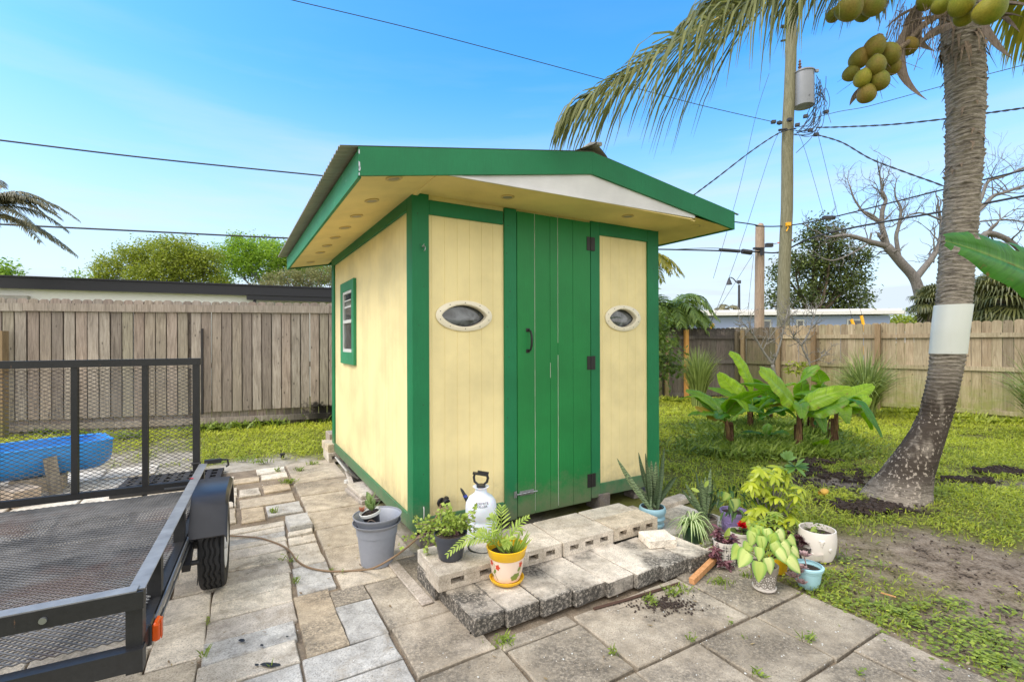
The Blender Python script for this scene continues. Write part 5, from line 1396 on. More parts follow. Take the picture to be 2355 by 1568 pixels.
for c_ in [(2010, 109, 24, 3.62, 'coco', .3), (2045, 124, 24, 3.66, 'coco', -.2), (2087, 106, 21, 3.85, 'coco', -.9), (1976, 134, 22, 3.68, 'coco', .6), (2014, 150, 22, 3.55, 'coco', .1), (2050, 152, 20, 3.72, 'coco', -.4),
           (1957, 168, 18, 3.72, 'coco', .7), (1983, 180, 19, 3.58, 'cocog', .2), (2022, 185, 22, 3.57, 'coco', -.3), (1992, 215, 21, 3.6, 'coco', .1),
           (1953, 20, 29, 3.45, 'coco', 1.2), (2008, 14, 24, 3.5, 'coco', 1.4), (1985, 32, 18, 3.6, 'coco', .8), (1916, 35, 15, 3.6, 'coco', .4),
           (2128, 4, 20, 3.9, 'cocog', -.9), (2165, 10, 21, 3.75, 'cocog', .5), (2212, 8, 29, 3.6, 'cocog', -.3), (2216, 38, 22, 3.68, 'cocog', .1), (2277, 22, 35, 3.5, 'cocog', 1.0)]:
    coconut(*c_)
random.seed(21)
def cfrond(P, mat, n=80, L_=.6, w_=.017, dr=.8, name='frond', **k_):
    a_, b_ = MB(), MB(); Q = [p - pb for p in P]
    # smooth the polyline
    S = []
    for i in range(len(Q) - 1):
        p0, p1, p2, p3 = Q[max(i - 1, 0)], Q[i], Q[i + 1], Q[min(i + 2, len(Q) - 1)]
        for j in range(5):
            f = j / 5; S.append(.5 * ((2 * p1) + (p2 - p0) * f + (2 * p0 - 5 * p1 + 4 * p2 - p3) * f * f + (3 * p1 - p0 - 3 * p2 + p3) * f ** 3))
    S.append(Q[-1]); frond(a_, b_, S, n, L_, w_, dr, **k_)
    st = a_.build('frond_stalk', M['rachis'], cp_); return b_.build(name, M[mat], cp_)
cfrond([dp(2190, -60, 4.15), dp(2080, -135, 3.95), dp(1950, -125, 3.8), dp(1850, -70, 3.7), dp(1745, -5, 3.62), dp(1582, 79, 3.5), dp(1442, 173, 3.42), dp(1352, 228, 3.4), dp(1306, 266, 3.4)], 'fr_coc', n=140, L_=1.5, w_=.0095, dr=.95, spread=.42, jitter=.14, fo=.42, fd=.90, tipcut=.03)
cfrond([dp(2200, -70, 4.15), dp(2080, -210, 4.3), dp(1900, -190, 4.5), dp(1750, -70, 4.7), dp(1660, -5, 4.8), dp(1585, 50, 4.85)], 'fr_coc', n=90, L_=.85, w_=.014, dr=.6, spread=.5)
cfrond([dp(2190, -40, 4.15), dp(2100, -75, 3.95), dp(1980, -80, 3.8), dp(1880, -62, 3.7), dp(1770, -45, 3.6), dp(1690, -10, 3.6)], 'fr_coc', n=80, L_=.72, w_=.012, dr=1.5, spread=.35, jitter=.16, fo=.5)
cfrond([dp(2230, -60, 4.2), dp(2290, -150, 4.4), dp(2370, -80, 4.6), dp(2430, 40, 4.7), dp(2450, 160, 4.7)], 'fr_yel', n=60, L_=.85, w_=.018, dr=1.0, spread=.7)
cfrond([dp(2230, -60, 4.2), dp(2300, -60, 4.7), dp(2370, 10, 5.1), dp(2400, 110, 5.3)], 'fr_yel', n=45, L_=.7, w_=.02, dr=.9, spread=.8)
cfrond([dp(2200, -70, 4.2), dp(2120, -190, 4.6), dp(2040, -130, 5.0), dp(2000, -10, 5.3)], 'fr_coc', n=60, L_=.8, w_=.014, dr=.7, spread=.6)
cfrond([dp(2220, -80, 4.1), dp(2290, -280, 3.6), dp(2420, -350, 3.0), dp(2600, -200, 2.6)], 'fr_grn', n=60, L_=.6, w_=.02, dr=.6)
cfrond([dp(2220, -80, 4.2), dp(2200, -330, 4.6), dp(2150, -450, 5.4), dp(2100, -300, 6.2)], 'fr_grn', n=50, L_=.6, w_=.02, dr=.6)

def whole_palm(name, label, base, top, nf, L_, mat, droop=1.0, group=None, ll=.5, wd=.03, n=30, trunk_r=.1, azs=None, bark='palmtrunk2', up0=.6, seed=1, cat='palm tree', aR=.5):
    random.seed(seed); e = empty(name, base, 0, label, cat, group); B = Vector((0, 0, 0)); T_ = Vector(top) - Vector(base)
    b = MB(); limb(b, B, T_, trunk_r * 1.2, trunk_r, .02, 8, 10); b.build('trunk', M['barkg'], e, smooth=True)
    for i in range(nf):
        az = i * 2.399 + random.uniform(-.2, .2) if azs is None else azs[i % len(azs)] + random.uniform(-.1, .1)
        el = random.uniform(.1, 1.1) * up0 * 1.6; d = Vector((cos(az), sin(az), 0)); LL = L_ * random.uniform(.8, 1.1)
        pts = [T_ + d * (LL * f) + Vector((0, 0, LL * (el * f - droop * (el * .55 + .75) * f * f))) for f in [j / 10 for j in range(11)]]
        a_, c_ = MB(), MB(); frond(a_, c_, pts, n, ll, wd, .8, r0=.02 * L_ / 2, aR=aR)
        for vv, ff, mm, aa in ((c_.V, c_.F, c_.M, c_.A),):
            off = len(a_.V); a_.V += c_.V; a_.A += c_.A; a_.E += c_.E; a_.C += c_.C; a_.F += [tuple(q + off for q in f) for f in c_.F]; a_.M += [0] * len(c_.F)
        a_.build('frond', M[mat], e)
    return e
T0 = dp(-60, 490, 9.5)
whole_palm('feather_palm', 'dull green palm with drooping fronds at the left picture edge', Vector((T0.x, 9.5, 0)), T0, 17, 1.5, 'fr_dark', .75, ll=.30, wd=.010, n=60, trunk_r=.12, seed=14, up0=.80, azs=[-.5, .1, .5, -.2, .9, .3, 3.3])
T1 = dp(1520, 700, 12)
whole_palm('areca_palm', 'bushy green feather palm above the dark fence, right of the shed', Vector((T1.x + .1, 13.3, 0)), dp(1530, 745, 13.3), 42, 1.35, 'fr_grn', .95, ll=.55, wd=.015, n=42, trunk_r=.08, seed=8, up0=1.35)
whole_palm('areca_palm', 'small dry yellowish palm peeking out from the shed corner under the eave', Vector((dp(1480, 600, 12).x, 12, 0)), dp(1480, 590, 12), 12, .9, 'fr_yel', 1.0, ll=.35, wd=.018, n=26, trunk_r=.07, seed=9, up0=.5)
whole_palm('far_palm', 'tiny tan-green palm top beside the street lamp', Vector((dp(1668, 716, 34).x, 34, 0)), dp(1668, 712, 34), 10, 1.1, 'fr_dark', 1.0, ll=.5, wd=.05, n=14, trunk_r=.12, seed=10, up0=.8, aR=.8)
# fan palms behind the coconut trunk
def fan_palm(name, label, base, cx, cy, Y_, R_, nfan, seed, group):
    random.seed(seed); e = empty(name, base, 0, label, 'palm tree', group); b = MB(); C_ = dp(cx, cy, Y_) - Vector(base)
    limb(b, (0, 0, 0), C_, .2, .18, .02); b.build('trunk', M['barkb'], e)
    for i in range(nfan):
        d = rnd3(); d.z = d.z * .8 + .1; d.normalize(); st = C_ + d * R_ * .35; a_ = MB(); a_.a = random.random(); a_.tube([C_, st], .015, 4)
        ctr = st; u_ = d; s_ = d.cross(Vector((0, 0, 1))); s_ = s_.normalized() if s_.length > .01 else Vector((1, 0, 0)); dry = random.random() < .2
        for k_ in range(26):
            an = -2.1 + 4.2 * k_ / 25; dd = u_ * cos(an) + s_ * sin(an); LL = R_ * random.uniform(.5, .62)
            p1 = ctr + dd * LL * .5; p2 = ctr + dd * LL * .8 + Vector((0, 0, -LL * .16)); p3 = ctr + dd * LL * .92 + Vector((0, 0, -LL * .45))
            a_.strip([ctr, p1, p2, p3], [.008, .028, .02, .003], (u_ * -sin(an) + s_ * cos(an)), fold=.1, a=min(1, .15 + .5 * random.random() + (.4 if dry else 0)), mid=False)
        a_.build('fan_leaf', M['fr_fan'], e)
    return e
M['fr_fan'] = m_leaf('fan_palm_leaves', (0.03, 0.05, 0.02, 1), (0.26, 0.25, 0.07, 1), .18)
fan_palm('fan_palm', 'dark fan palm just left of the coconut trunk above the fence', Vector((dp(2140, 700, 16).x, 16, 0)), 2150, 700, 16, 1.0, 34, 3, 'fan palms behind the tan fence')
fan_palm('fan_palm', 'broad fan palm right of the coconut trunk at the picture edge', Vector((dp(2310, 690, 15).x, 15, 0)), 2310, 690, 15, 1.45, 46, 6, 'fan palms behind the tan fence')
fan_palm('fan_palm', 'fan palm partly hidden behind the banana leaf', Vector((dp(2250, 690, 17).x, 17, 0)), 2245, 700, 17, 1.2, 30, 7, 'fan palms behind the tan fence')

# ------------------------------------------------------------ bare trees
def branch_tree(name, label, base, mains, Y_, bark, depth=3, seed=1, tw=1.0, group=None, cat='tree'):
    random.seed(seed); e = empty(name, base, 0, label, cat, group); b = MB()
    def twig(p, d, L_, r_, lev):
        n_ = 5; pts = [p]; cur = p.copy(); dd = d.copy()
        for j in range(n_):
            dd = (dd + rnd3() * .42 + Vector((0, 0, .10))).normalized(); cur = cur + dd * L_ / n_; pts.append(cur.copy())
        b.tube(pts, [max(r_ * (1 - .75 * j / n_), .004) for j in range(n_ + 1)], 5 if lev > 1 else 4, cap=False)
        if lev > 0:
            for j in range(random.randint(2, 3)):
                k_ = random.randint(1, n_); q = pts[k_]; twig(q, (dd + rnd3() * 1.1).normalized(), L_ * random.uniform(.45, .7), r_ * .55, lev - 1)
    for m_ in mains:
        pts = [dp(x, y, Y_ + (dz if len(r) else 0)) - Vector(base) for (x, y, *r) in m_['p'] for dz in [(r[0] if r else 0)]]
        n0 = len(pts); r0, r1 = (q * (.72 if Y_ > 15 else 1) for q in m_['r']); S = []
        for i in range(n0 - 1):
            p0, p1, p2, p3 = pts[max(i - 1, 0)], pts[i], pts[i + 1], pts[min(i + 2, n0 - 1)]
            for j in range(5):
                f = j / 5; S.append(.5 * ((2 * p1) + (p2 - p0) * f + (2 * p0 - 5 * p1 + 4 * p2 - p3) * f * f + (3 * p1 - p0 - 3 * p2 + p3) * f ** 3))
        S.append(pts[-1]); k_ = len(S); b.tube(S, [r0 + (r1 - r0) * i / (k_ - 1) for i in range(k_)], 9)
        for j in range(m_.get('n', 6)):
            q = random.randint(int(k_ * m_.get('s', .35)), k_ - 1); t_ = (S[min(q + 1, k_ - 1)] - S[q - 1]).normalized()
            d = (t_ + rnd3() * 1.2 + Vector((0, 0, .25))).normalized(); twig(S[q], d, m_.get('L', 1.0) * tw * random.uniform(.6, 1.1), max(r1 * .5, .012 * tw), depth)
        twig(S[-1], (S[-1] - S[-3]).normalized(), m_.get('L', 1.0) * tw * .8, r1 * .9, depth)
    b.build('trunk', M[bark], e, smooth=True); return e
B6 = lambda x, y: (1883 + x * .3003, 313.9 + y * .3003)
K = lambda *l: [B6(*p) for p in l]
branch_tree('bare_tree', 'large leafless grey tree spreading behind the coconut palm', Vector((dp(2125, 786, 18).x, 18, 0)), [
    {'p': [(2128, 900)] + K((800, 1350), (780, 1260), (730, 1090), (620, 960), (520, 840)), 'r': (.30, .20), 'n': 1, 's': .8, 'L': .8},
    {'p': K((520, 840), (400, 810), (230, 760), (100, 770)), 'r': (.17, .06), 'n': 7, 'L': 1.2},
    {'p': K((520, 840), (500, 760), (480, 680), (485, 560), (510, 490), (480, 420)), 'r': (.15, .07), 'n': 8, 'L': 1.3},
    {'p': K((620, 960), (590, 780), (610, 680), (625, 560), (590, 480)), 'r': (.11, .05), 'n': 7, 'L': 1.1},
    {'p': K((735, 1090), (800, 1010), (870, 920), (930, 800), (940, 640)), 'r': (.18, .10), 'n': 6, 'L': 1.2},
    {'p': K((930, 800), (1050, 700), (1230, 560), (1330, 460), (1420, 430), (1560, 380)), 'r': (.14, .06), 'n': 12, 'L': 1.4},
    {'p': K((1000, 800), (1210, 800), (1290, 740), (1440, 790), (1560, 890), (1700, 1010)), 'r': (.17, .11), 'n': 9, 'L': 1.3},
    {'p': K((1100, 660), (1230, 500), (1290, 350), (1400, 310), (1568, 240), (1700, 150)), 'r': (.09, .04), 'n': 12, 'L': 1.3},
    {'p': K((300, 560), (400, 600), (460, 650)), 'r': (.04, .08), 'n': 3, 'L': .8},
    {'p': K((460, 650), (350, 590), (270, 480), (235, 380)), 'r': (.07, .03), 'n': 7, 'L': .9},
    {'p': K((400, 740), (370, 820), (240, 900), (110, 950), (20, 930)), 'r': (.05, .03), 'n': 5, 'L': .6},
    {'p': K((930, 640), (800, 590), (700, 600), (560, 690)), 'r': (.05, .03), 'n': 8, 'L': .9},
    {'p': K((1000, 700), (1250, 650), (1450, 640), (1600, 660)), 'r': (.05, .03), 'n': 9, 'L': 1.0}], 18, 'barkd', 2, 31)
S2 = lambda x, y: (1491 + x * .2502, 706 + y * .2502)
K2 = lambda *l: [S2(*p) for p in l]
branch_tree('bare_sapling', 'leafless pale sapling behind the banana plants, left of two', Vector((dp(1785, 786, 10.8).x, 10.8, 0)), [
    {'p': [(1785, 900)] + K2((1170, 690), (1140, 530)), 'r': (.045, .035), 'n': 1, 's': .8, 'L': .3},
    {'p': K2((1140, 530), (1200, 370), (1250, 160), (1280, 40)), 'r': (.028, .010), 'n': 8, 'L': .45},
    {'p': K2((1140, 530), (1050, 400), (960, 250), (870, 150)), 'r': (.028, .010), 'n': 8, 'L': .5},
    {'p': K2((1050, 400), (1100, 300), (1190, 180)), 'r': (.015, .007), 'n': 4, 'L': .35}], 10.8, 'barkg', 2, 41, group='bare saplings behind the banana plants')
branch_tree('bare_sapling', 'thin leafless sapling in front of the tan fence, right of two', Vector((dp(1850, 786, 11).x, 11, 0)), [
    {'p': [(1848, 900)] + K2((1450, 580), (1480, 510), (1410, 360), (1460, 270), (1520, 100)), 'r': (.035, .008), 'n': 9, 'L': .5},
    {'p': K2((1480, 510), (1560, 480), (1620, 430)), 'r': (.012, .006), 'n': 4, 'L': .3},
    {'p': K2((1410, 360), (1330, 270), (1280, 130)), 'r': (.014, .006), 'n': 4, 'L': .4}], 11, 'barkg', 2, 43, group='bare saplings behind the banana plants')
leafcloud('yellow_shoots', np.array([list(dp(1491 + random.uniform(1270, 1480) * .2502, 706 + random.uniform(500, 620) * .2502, 10.9)) for _ in range(90)]), .12, M['lf_yel'])
tag(bpy.data.objects['yellow_shoots'], 'small yellow-green shoots at the foot of the right bare sapling', 'plant')

# ------------------------------------------------------------ banana plants
M['ban'] = m_leaf('banana_leaf', (0.05, 0.19, 0.02, 1), (0.38, 0.56, 0.02, 1), .42, rough=.38, ribs=True, edge=([(0.0, (.35, .35, .35, 1)), (0.10, G0)], (0.45, 0.55, 0.15, 1)))
M['band_'] = m_leaf('dying_banana_leaf', (0.30, 0.24, 0.03, 1), (0.42, 0.20, 0.05, 1), .3)
M['banstem'] = m_bark('banana_stem', (0.07, 0.035, 0.02, 1), (0.30, 0.17, 0.09, 1), (30, 30, 5), moss=(0.20, 0.24, 0.06, 1))
M['bandry'] = m_bark('dry_banana_sheath', (0.04, 0.022, 0.015, 1), (0.20, 0.11, 0.06, 1), (30, 30, 5))
def banleaf(p0, p1, p2, w, mat, parent, a=.5, roll=0.0, tear=0, n=22, petf=.16, under=False):
    P = bez(p0, p1, p2, n); b = MB(); half = []
    b.a = a; b.e = 0.0
    b.tube(P, [max(.011 * (1 - i / n), .002) for i in range(n + 1)], 6)
    prev = None; nq = 4; ph = random.random() * 9
    for k_, p in enumerate(P):
        f = k_ / n
        if f < petf: continue
        ff = (f - petf) / (1 - petf); wd = w * (sin(pi * min(1, ff ** .62 * .97 + .015)) ** .55) * .5
        t_ = (P[min(k_ + 1, n)] - P[max(k_ - 1, 0)]).normalized(); sd_ = t_.cross(Vector((0, 0, 1)))
        sd_ = sd_.normalized() if sd_.length > .05 else Vector((1, 0, 0)); sd_ = Matrix.Rotation(roll, 3, t_) @ sd_; up_ = sd_.cross(t_)
        row = []
        for q in range(-nq, nq + 1):
            x = q / nq; dr_ = (.75 * abs(x) - .75 * x * x) * wd * 1.2
            wv = (.07 * sin(ff * 22 + ph + (2 if q > 0 else 0)) + .10 * sin(ff * 7 + ph)) * wd * abs(x)
            b.c = (ff, abs(x), 0); row.append(b.vert(p + sd_ * x * wd + up_ * (dr_ + wv) + t_ * abs(x) * wd * .35, a, abs(x)))
        if tear == 'slit' and k_ % 5 == 3 and prev and random.random() < .75:
            sgq = random.choice((0, 1)); lo_, hi_ = (0, random.choice((2, 3))) if sgq == 0 else (2 * nq - random.choice((2, 3)), 2 * nq)
            for q in range(lo_, hi_ + 1):
                if q != nq: row[q] = b.vert(Vector(b.V[row[q]]) + t_ * .010, a, abs(q - nq) / nq)
            skip_ = (lo_, hi_)
        else: skip_ = None
        if prev:
            for q in range(2 * nq):
                if skip_ and skip_[0] <= q < skip_[1]: continue
                b.face((prev[q], prev[q + 1], row[q + 1], row[q]))
        prev = row
    return b.build('leaf', M[mat], parent, smooth=True)
def banana(label, Y_, stem, leaves, seed, r_=.05, dry=4, group='banana plants on the lawn'):
    random.seed(seed); base = gp(*S2(*stem[0])); Y_ = base.y; e = empty('banana_plant', base, 0, label, 'banana plant', group)
    top = dp(*S2(*stem[1]), Y_) - base; b = MB(); P = bez(Vector((0, 0, -.02)), top * .5 + Vector((.02, 0, 0)), top, 8); r_ *= .72; b.tube(P, [r_ * (1.25 - .6 * i / 8) for i in range(9)], 12)
    b.build('stem', M['banstem'], e, smooth=True)
    b = MB()
    for i in range(dry * 2):
        th = random.uniform(0, 6.28); o_ = Vector((cos(th), sin(th), 0)); z = random.uniform(.15, .95) * top.z; L_ = random.uniform(.15, .35)
        b.strip([Vector((0, 0, z)) + top * .0 + o_ * r_, Vector((0, 0, z + .04)) + o_ * (r_ + .02), Vector((0, 0, max(.01, z - L_ * .4))) + o_ * (r_ + .035), Vector((0, 0, max(.0, z - L_))) + o_ * (r_ + .01 + random.random() * .04)], [.02, .022, .018, .005], Vector((-o_.y, o_.x, 0)), fold=.4, a=random.random())
    b.build('dry_sheath', M['bandry'], e)
    for L_ in leaves:
        (a_, m_, t_, w_), opt = L_[:4], (L_[4] if len(L_) > 4 else {})
        dy = opt.get('dy', random.uniform(-.35, .35)); q0 = dp(*S2(*a_), Y_) - base; q1 = dp(*S2(*m_), Y_ + dy * .6) - base; q2 = dp(*S2(*t_), Y_ + dy) - base
        q1 = q1 * 2 - (q0 + q2) * .5 if opt.get('thru', True) else q1
        banleaf(q0, q1, q2, w_ / 1000 * Y_ * .31, opt.get('mat', 'ban'), e, opt.get('a', random.uniform(.1, .9)), opt.get('roll', random.uniform(-.5, .5)))
    for i in range(7 if len(leaves) > 4 else 0):
        az = i * 1.9 + seed; o_ = Vector((cos(az), sin(az) * .8, 0)); L_ = random.uniform(.5, .8); hh = random.uniform(.15, .5)
        banleaf(top + Vector((0, 0, -.02)), top + o_ * L_ * .5 + Vector((0, 0, hh)), top + o_ * L_ + Vector((0, 0, hh * random.uniform(-.6, .7))), random.uniform(.16, .24), 'ban', e, random.uniform(.0, .7), random.uniform(-.5, .5))
    return e
banana('low banana plant nearest the shed with a browned lower leaf', 6.75, [(740, 1290), (710, 1040)], [((705, 1050), (560, 880), (345, 765), 110, {'a': .35, 'roll': -.6}), ((700, 1060), (560, 985), (430, 915), 90, {'mat': 'band_', 'a': .2, 'roll': -.5}), ((710, 1040), (760, 930), (845, 985), 120, {'a': .3}), ((715, 1040), (690, 930), (590, 850), 110, {'a': .2, 'roll': -.8}), ((715, 1045), (790, 890), (1070, 770), 130, {'a': .5, 'roll': -.7}), ((705, 1050), (640, 960), (690, 1040), 60, {'a': .2})], 1, .05)
banana('banana plant with upright yellow-green leaves behind the low one', 7.4, [(920, 1150), (930, 960)], [((930, 950), (800, 830), (550, 745), 90, {'a': .3, 'roll': -.6}), ((935, 930), (790, 770), (640, 610), 135, {'a': .95, 'roll': -.9}), ((960, 900), (890, 600), (740, 420), 120, {'a': .95, 'roll': -1.0}), ((930, 930), (1000, 850), (1080, 870), 120, {'a': .2}), ((930, 940), (830, 860), (590, 850), 90, {'a': .3})], 2, .06)
banana('tall middle banana plant with a huge yellow-green leaf', 6.6, [(1370, 1320), (1380, 960)], [((1375, 960), (1240, 790), (1020, 575), 230, {'a': 1.0, 'roll': -1.0, 'dy': -.3}), ((1380, 960), (1230, 860), (1090, 780), 110, {'a': .2, 'roll': -.7}), ((1375, 950), (1500, 860), (1860, 745), 150, {'a': .9, 'roll': .9, 'dy': -.4}), ((1385, 960), (1600, 930), (1830, 850), 170, {'a': .45, 'roll': .7, 'dy': -.5}), ((1360, 940), (1260, 900), (1110, 905), 90, {'mat': 'band_', 'a': .1}), ((1370, 930), (1130, 760), (850, 705), 110, {'a': .35}), ((1375, 940), (1420, 860), (1500, 840), 100, {'a': .6})], 3, .055)
banana('banana plant at the back with a long bent leaf to the right', 7.6, [(1500, 1180), (1500, 1000)], [((1500, 990), (1450, 830), (1360, 760), 120, {'a': .3}), ((1500, 990), (1590, 1060), (1650, 980), 110, {'a': .1}), ((1480, 980), (1290, 650), (1565, 545), 120, {'a': .45, 'roll': .8, 'thru': False}), ((1510, 960), (1640, 700), (1530, 580), 120, {'a': .5, 'thru': False, 'roll': .8}), ((1500, 980), (1560, 830), (1720, 740), 120, {'a': .4})], 4, .05)
banana('right hand banana plant with curled brown sheaths on its stem', 6.75, [(1695, 1275), (1725, 960)], [((1725, 960), (1830, 850), (2065, 720), 140, {'a': .85, 'roll': .9}), ((1725, 970), (1860, 910), (2030, 830), 150, {'a': .75, 'roll': .7}), ((1730, 980), (1850, 930), (1990, 945), 70, {'a': .9}), ((1720, 960), (1640, 860), (1500, 880), 110, {'a': .4}), ((1720, 950), (1700, 860), (1560, 760), 110, {'a': .4})], 5, .05, 6)
banana('dark banana plant in the shade at the back of the clump', 7.9, [(1110, 1060), (1110, 950)], [((1110, 950), (1160, 850), (1240, 840), 150, {'a': .05}), ((1110, 960), (1040, 850), (960, 880), 140, {'a': .0}), ((1110, 950), (1060, 770), (880, 640), 130, {'a': .3}), ((1110, 950), (1200, 760), (1390, 720), 140, {'a': .6}), ((1110, 960), (1180, 940), (1230, 1000), 110, {'a': .1})], 6, .06)
banana('small low banana sucker in front of the clump', 6.9, [(1085, 1245), (1085, 1200)], [((1085, 1215), (980, 1150), (870, 1160), 70, {'a': .2}), ((1085, 1215), (1180, 1150), (1290, 1170), 80, {'a': .3}), ((1085, 1215), (1090, 1120), (1120, 1080), 60, {'a': .3})], 7, .02, 1)
banana('tiny banana sucker at the right front of the clump', 6.4, [(1575, 1330), (1578, 1290)], [((1577, 1300), (1600, 1250), (1650, 1215), 60, {'a': .7}), ((1577, 1300), (1540, 1260), (1520, 1240), 40, {'a': .6})], 8, .012, 0)
# leaf of the banana plant standing outside the right edge
e = empty('banana_plant', Vector((3.9, 2.9, 0)), 0, 'banana plant at the right edge reaching one torn leaf across the palm trunk', 'banana plant')
bq = Vector((3.9, 2.9, 0)); b = MB(); b.tube([Vector((0, 0, 0)), Vector((.02, 0, .8)), Vector((-.02, .02, 1.45))], [.09, .08, .06], 12); b.build('stem', M['banstem'], e, smooth=True)
random.seed(77)
lf = banleaf(Vector((-.02, .02, 1.4)), dp(2470, 640, 2.70) - bq, dp(2172, 554, 2.62) - bq, .36, 'ban', e, .02, -1.25, 'slit', 60, .30)
banleaf(Vector((-.02, .02, 1.4)), Vector((.5, .3, 2.2)), Vector((1.1, .5, 1.9)), .4, 'ban', e, .4, 0)
b = MB()
for (x, y, x2, y2, w_) in ((2300, 625, 2318, 662, .025), (2325, 630, 2345, 655, .02)):
    b.strip([dp(x, y, 2.75) - bq, dp((x + x2) / 2 + 8, (y + y2) / 2, 2.75) - bq, dp(x2, y2, 2.75) - bq], [w_, w_, .004], Vector((1, 0, .2)), a=.4)
b.build('leaf_tatter', M['ban'], e)

# ------------------------------------------------------------ grasses in clumps
M['lemon'] = m_leaf('long_grass', (0.12, 0.17, 0.04, 1), (0.44, 0.52, 0.16, 1), .3)
def clump(label, base, n_, h_, w_, seed, spread=.5, dry=False):
    random.seed(seed); b = MB()
    for i in range(n_):
        az = random.uniform(0, 6.28); o_ = Vector((cos(az), sin(az), 0)); r_ = random.random() * .14; L_ = h_ * random.uniform(.6, 1.1); s = spread * random.uniform(.2, 1.2)
        P = [o_ * r_ + o_ * (s * L_ * f * f * .9) + Vector((0, 0, L_ * (f - .55 * s * f ** 3))) for f in (0, .2, .4, .6, .8, 1)]
        b.strip(P, [w_ * x for x in (.8, 1, 1, .8, .5, .05)], Vector((-o_.y, o_.x, 0)), fold=.3, mid=False, a=random.random())
    o = b.build('lemongrass', M['lemon']); o.location = base
    return tag(o, label, 'grass clump', 'lemongrass clumps')
clump('lemongrass clump in front of the dark fence near the new orange post', gp(1605, 935), 520, 1.45, .012, 51, .40)
clump('lemongrass clump right of the banana plants against the tan fence', gp(1990, 960), 600, 1.5, .011, 52, .85)
clump('long thin grass at the right picture edge by the fence end', gp(2405, 1010), 260, 1.6, .010, 53, .75)

# ------------------------------------------------------------ utility poles, transformer, wires, street lamp
M['pole'] = m_bark('weathered_pole', (0.11, 0.105, 0.06, 1), (0.27, 0.25, 0.165, 1), (14, 14, 1.2))
M['pole2'] = m_bark('tan_pole', (0.24, 0.17, 0.12, 1), (0.46, 0.35, 0.26, 1), (14, 14, 1.2))
M['wire'] = m_plain('wire_black', (0.03, 0.03, 0.035, 1), .6)
M['tran'] = m_plain('transformer_grey', srgb(132, 134, 138), .4, .2, var=.12, scale=6)
M['porc'] = m_plain('porcelain', srgb(110, 84, 72), .3)
M['guard'] = m_plain('yellow_guy_guard', srgb(236, 172, 20), .4)
M['orange'] = m_plain('orange_tape', srgb(222, 92, 40), .5)
PY = 14.5
pbse = dp(1796, 786, PY); pbse.z = 0; ptop = dp(1822, -70, PY)
up_ = empty('utility_pole', pbse, 0, 'tall greenish wooden utility pole carrying the grey transformer', 'utility pole')
def pr_(p): return Vector(p) - pbse
b = MB(); P = [pr_(pbse).lerp(pr_(ptop), i / 14) + Vector((.02 * sin(i * 1.3), 0, 0)) for i in range(15)]; b.tube(P, [.18 - .035 * i / 14 for i in range(15)], 20); b.build('pole_shaft', M['pole'], up_, smooth=True)
tc_ = dp(1848, 206, PY - .1) - pbse; b = MB()
b.lathe([(0, -.52), (.27, -.52), (.275, -.50), (.275, .46), (.30, .47), (.30, .50), (.24, .54), (0, .57)], 32, tc_)
b.tube([tc_ + Vector((-.3, .05, .25)), tc_ + Vector((-.5, .08, .25))], .05, 6); b.tube([tc_ + Vector((-.3, .05, -.25)), tc_ + Vector((-.5, .08, -.25))], .05, 6)
for a_ in (-.5, .9): b.box(tc_ + Vector((.28 * cos(a_), .28 * sin(a_) - .1, .42)), (.08, .06, .08))
trn = b.build('transformer', M['tran'], up_, smooth='auto')
for (dx, dy, hh) in ((-.12, 0, .38), (-.27, .1, .22), (.12, .02, .10)):
    b = MB(); b.lathe([(.035, 0)] + [((.07 if i % 2 else .035) * (1 - i / 16), hh * i / 9) for i in range(1, 9)] + [(0, hh)], 12, tc_ + Vector((dx, dy, .54))); b.build('bushing', M['porc'], trn)
random.seed(15)
b = MB()
hub = dp(1876, 262, PY - .3) - pbse
for i in range(22):
    s_ = tc_ + Vector((.30 + random.uniform(-.04, .25), random.uniform(-.2, .1), random.uniform(-.1, .42))); e_ = hub + Vector((random.uniform(-.35, .35), random.uniform(-.2, .2), random.uniform(-.5, .5)))
    b.tube(bez(s_, (s_ + e_) / 2 + Vector((random.uniform(-.1, .4), 0, random.uniform(-.4, .1))), e_, 10), .009, 4, cap=False)
for i in range(14):
    s_ = hub + Vector((random.uniform(-.2, .2), 0, random.uniform(-.5, .3))); e_ = dp(random.uniform(1820, 1850), random.uniform(285, 312), PY - .1) - pbse
    b.tube(bez(s_, (s_ + e_) / 2 + Vector((random.uniform(-.3, .3), 0, random.uniform(-.5, -.05))), e_, 10), .009, 4, cap=False)
for (x, y) in ((1899, 258), (1778, 281), (1792, 283), (1876, 310), (1815, 276), (1833, 288), (1852, 268), (1863, 300)): b.box(dp(x, y, PY - .25) - pbse, (.12, .10, .08), random.uniform(-.5, .5))
b.build('wiring', M['wire'], up_); b = MB(); b.tube([dp(1796, 62, PY) - pbse, dp(1828, 60, PY) - pbse], .05, 6); b.tube([dp(1795, 95, PY) - pbse, dp(1815, 92, PY) - pbse], .03, 6)
b.build('crossarm', M['wire'], up_); b = MB()
b.tube([dp(1790, 300, PY - .1) - pbse, dp(1822, 296, PY - .1) - pbse], .035, 6)
b.build('crossarm', M['wire'], up_)
b = MB(); b.box(dp(1812, 516, PY - .2) - pbse, (.12, .1, .10)); b.tube([dp(1806, 514, PY - .2) - pbse, dp(1812, 524, PY - .2) - pbse, dp(1808, 532, PY - .2) - pbse], .02, 5); b.build('yellow_tag', M['guard'], up_)
p2 = dp(1744, 786, 16); p2.z = 0; e2 = empty('utility_pole', p2, 0, 'short tan utility pole with a slanted top left of the tall pole', 'utility pole')
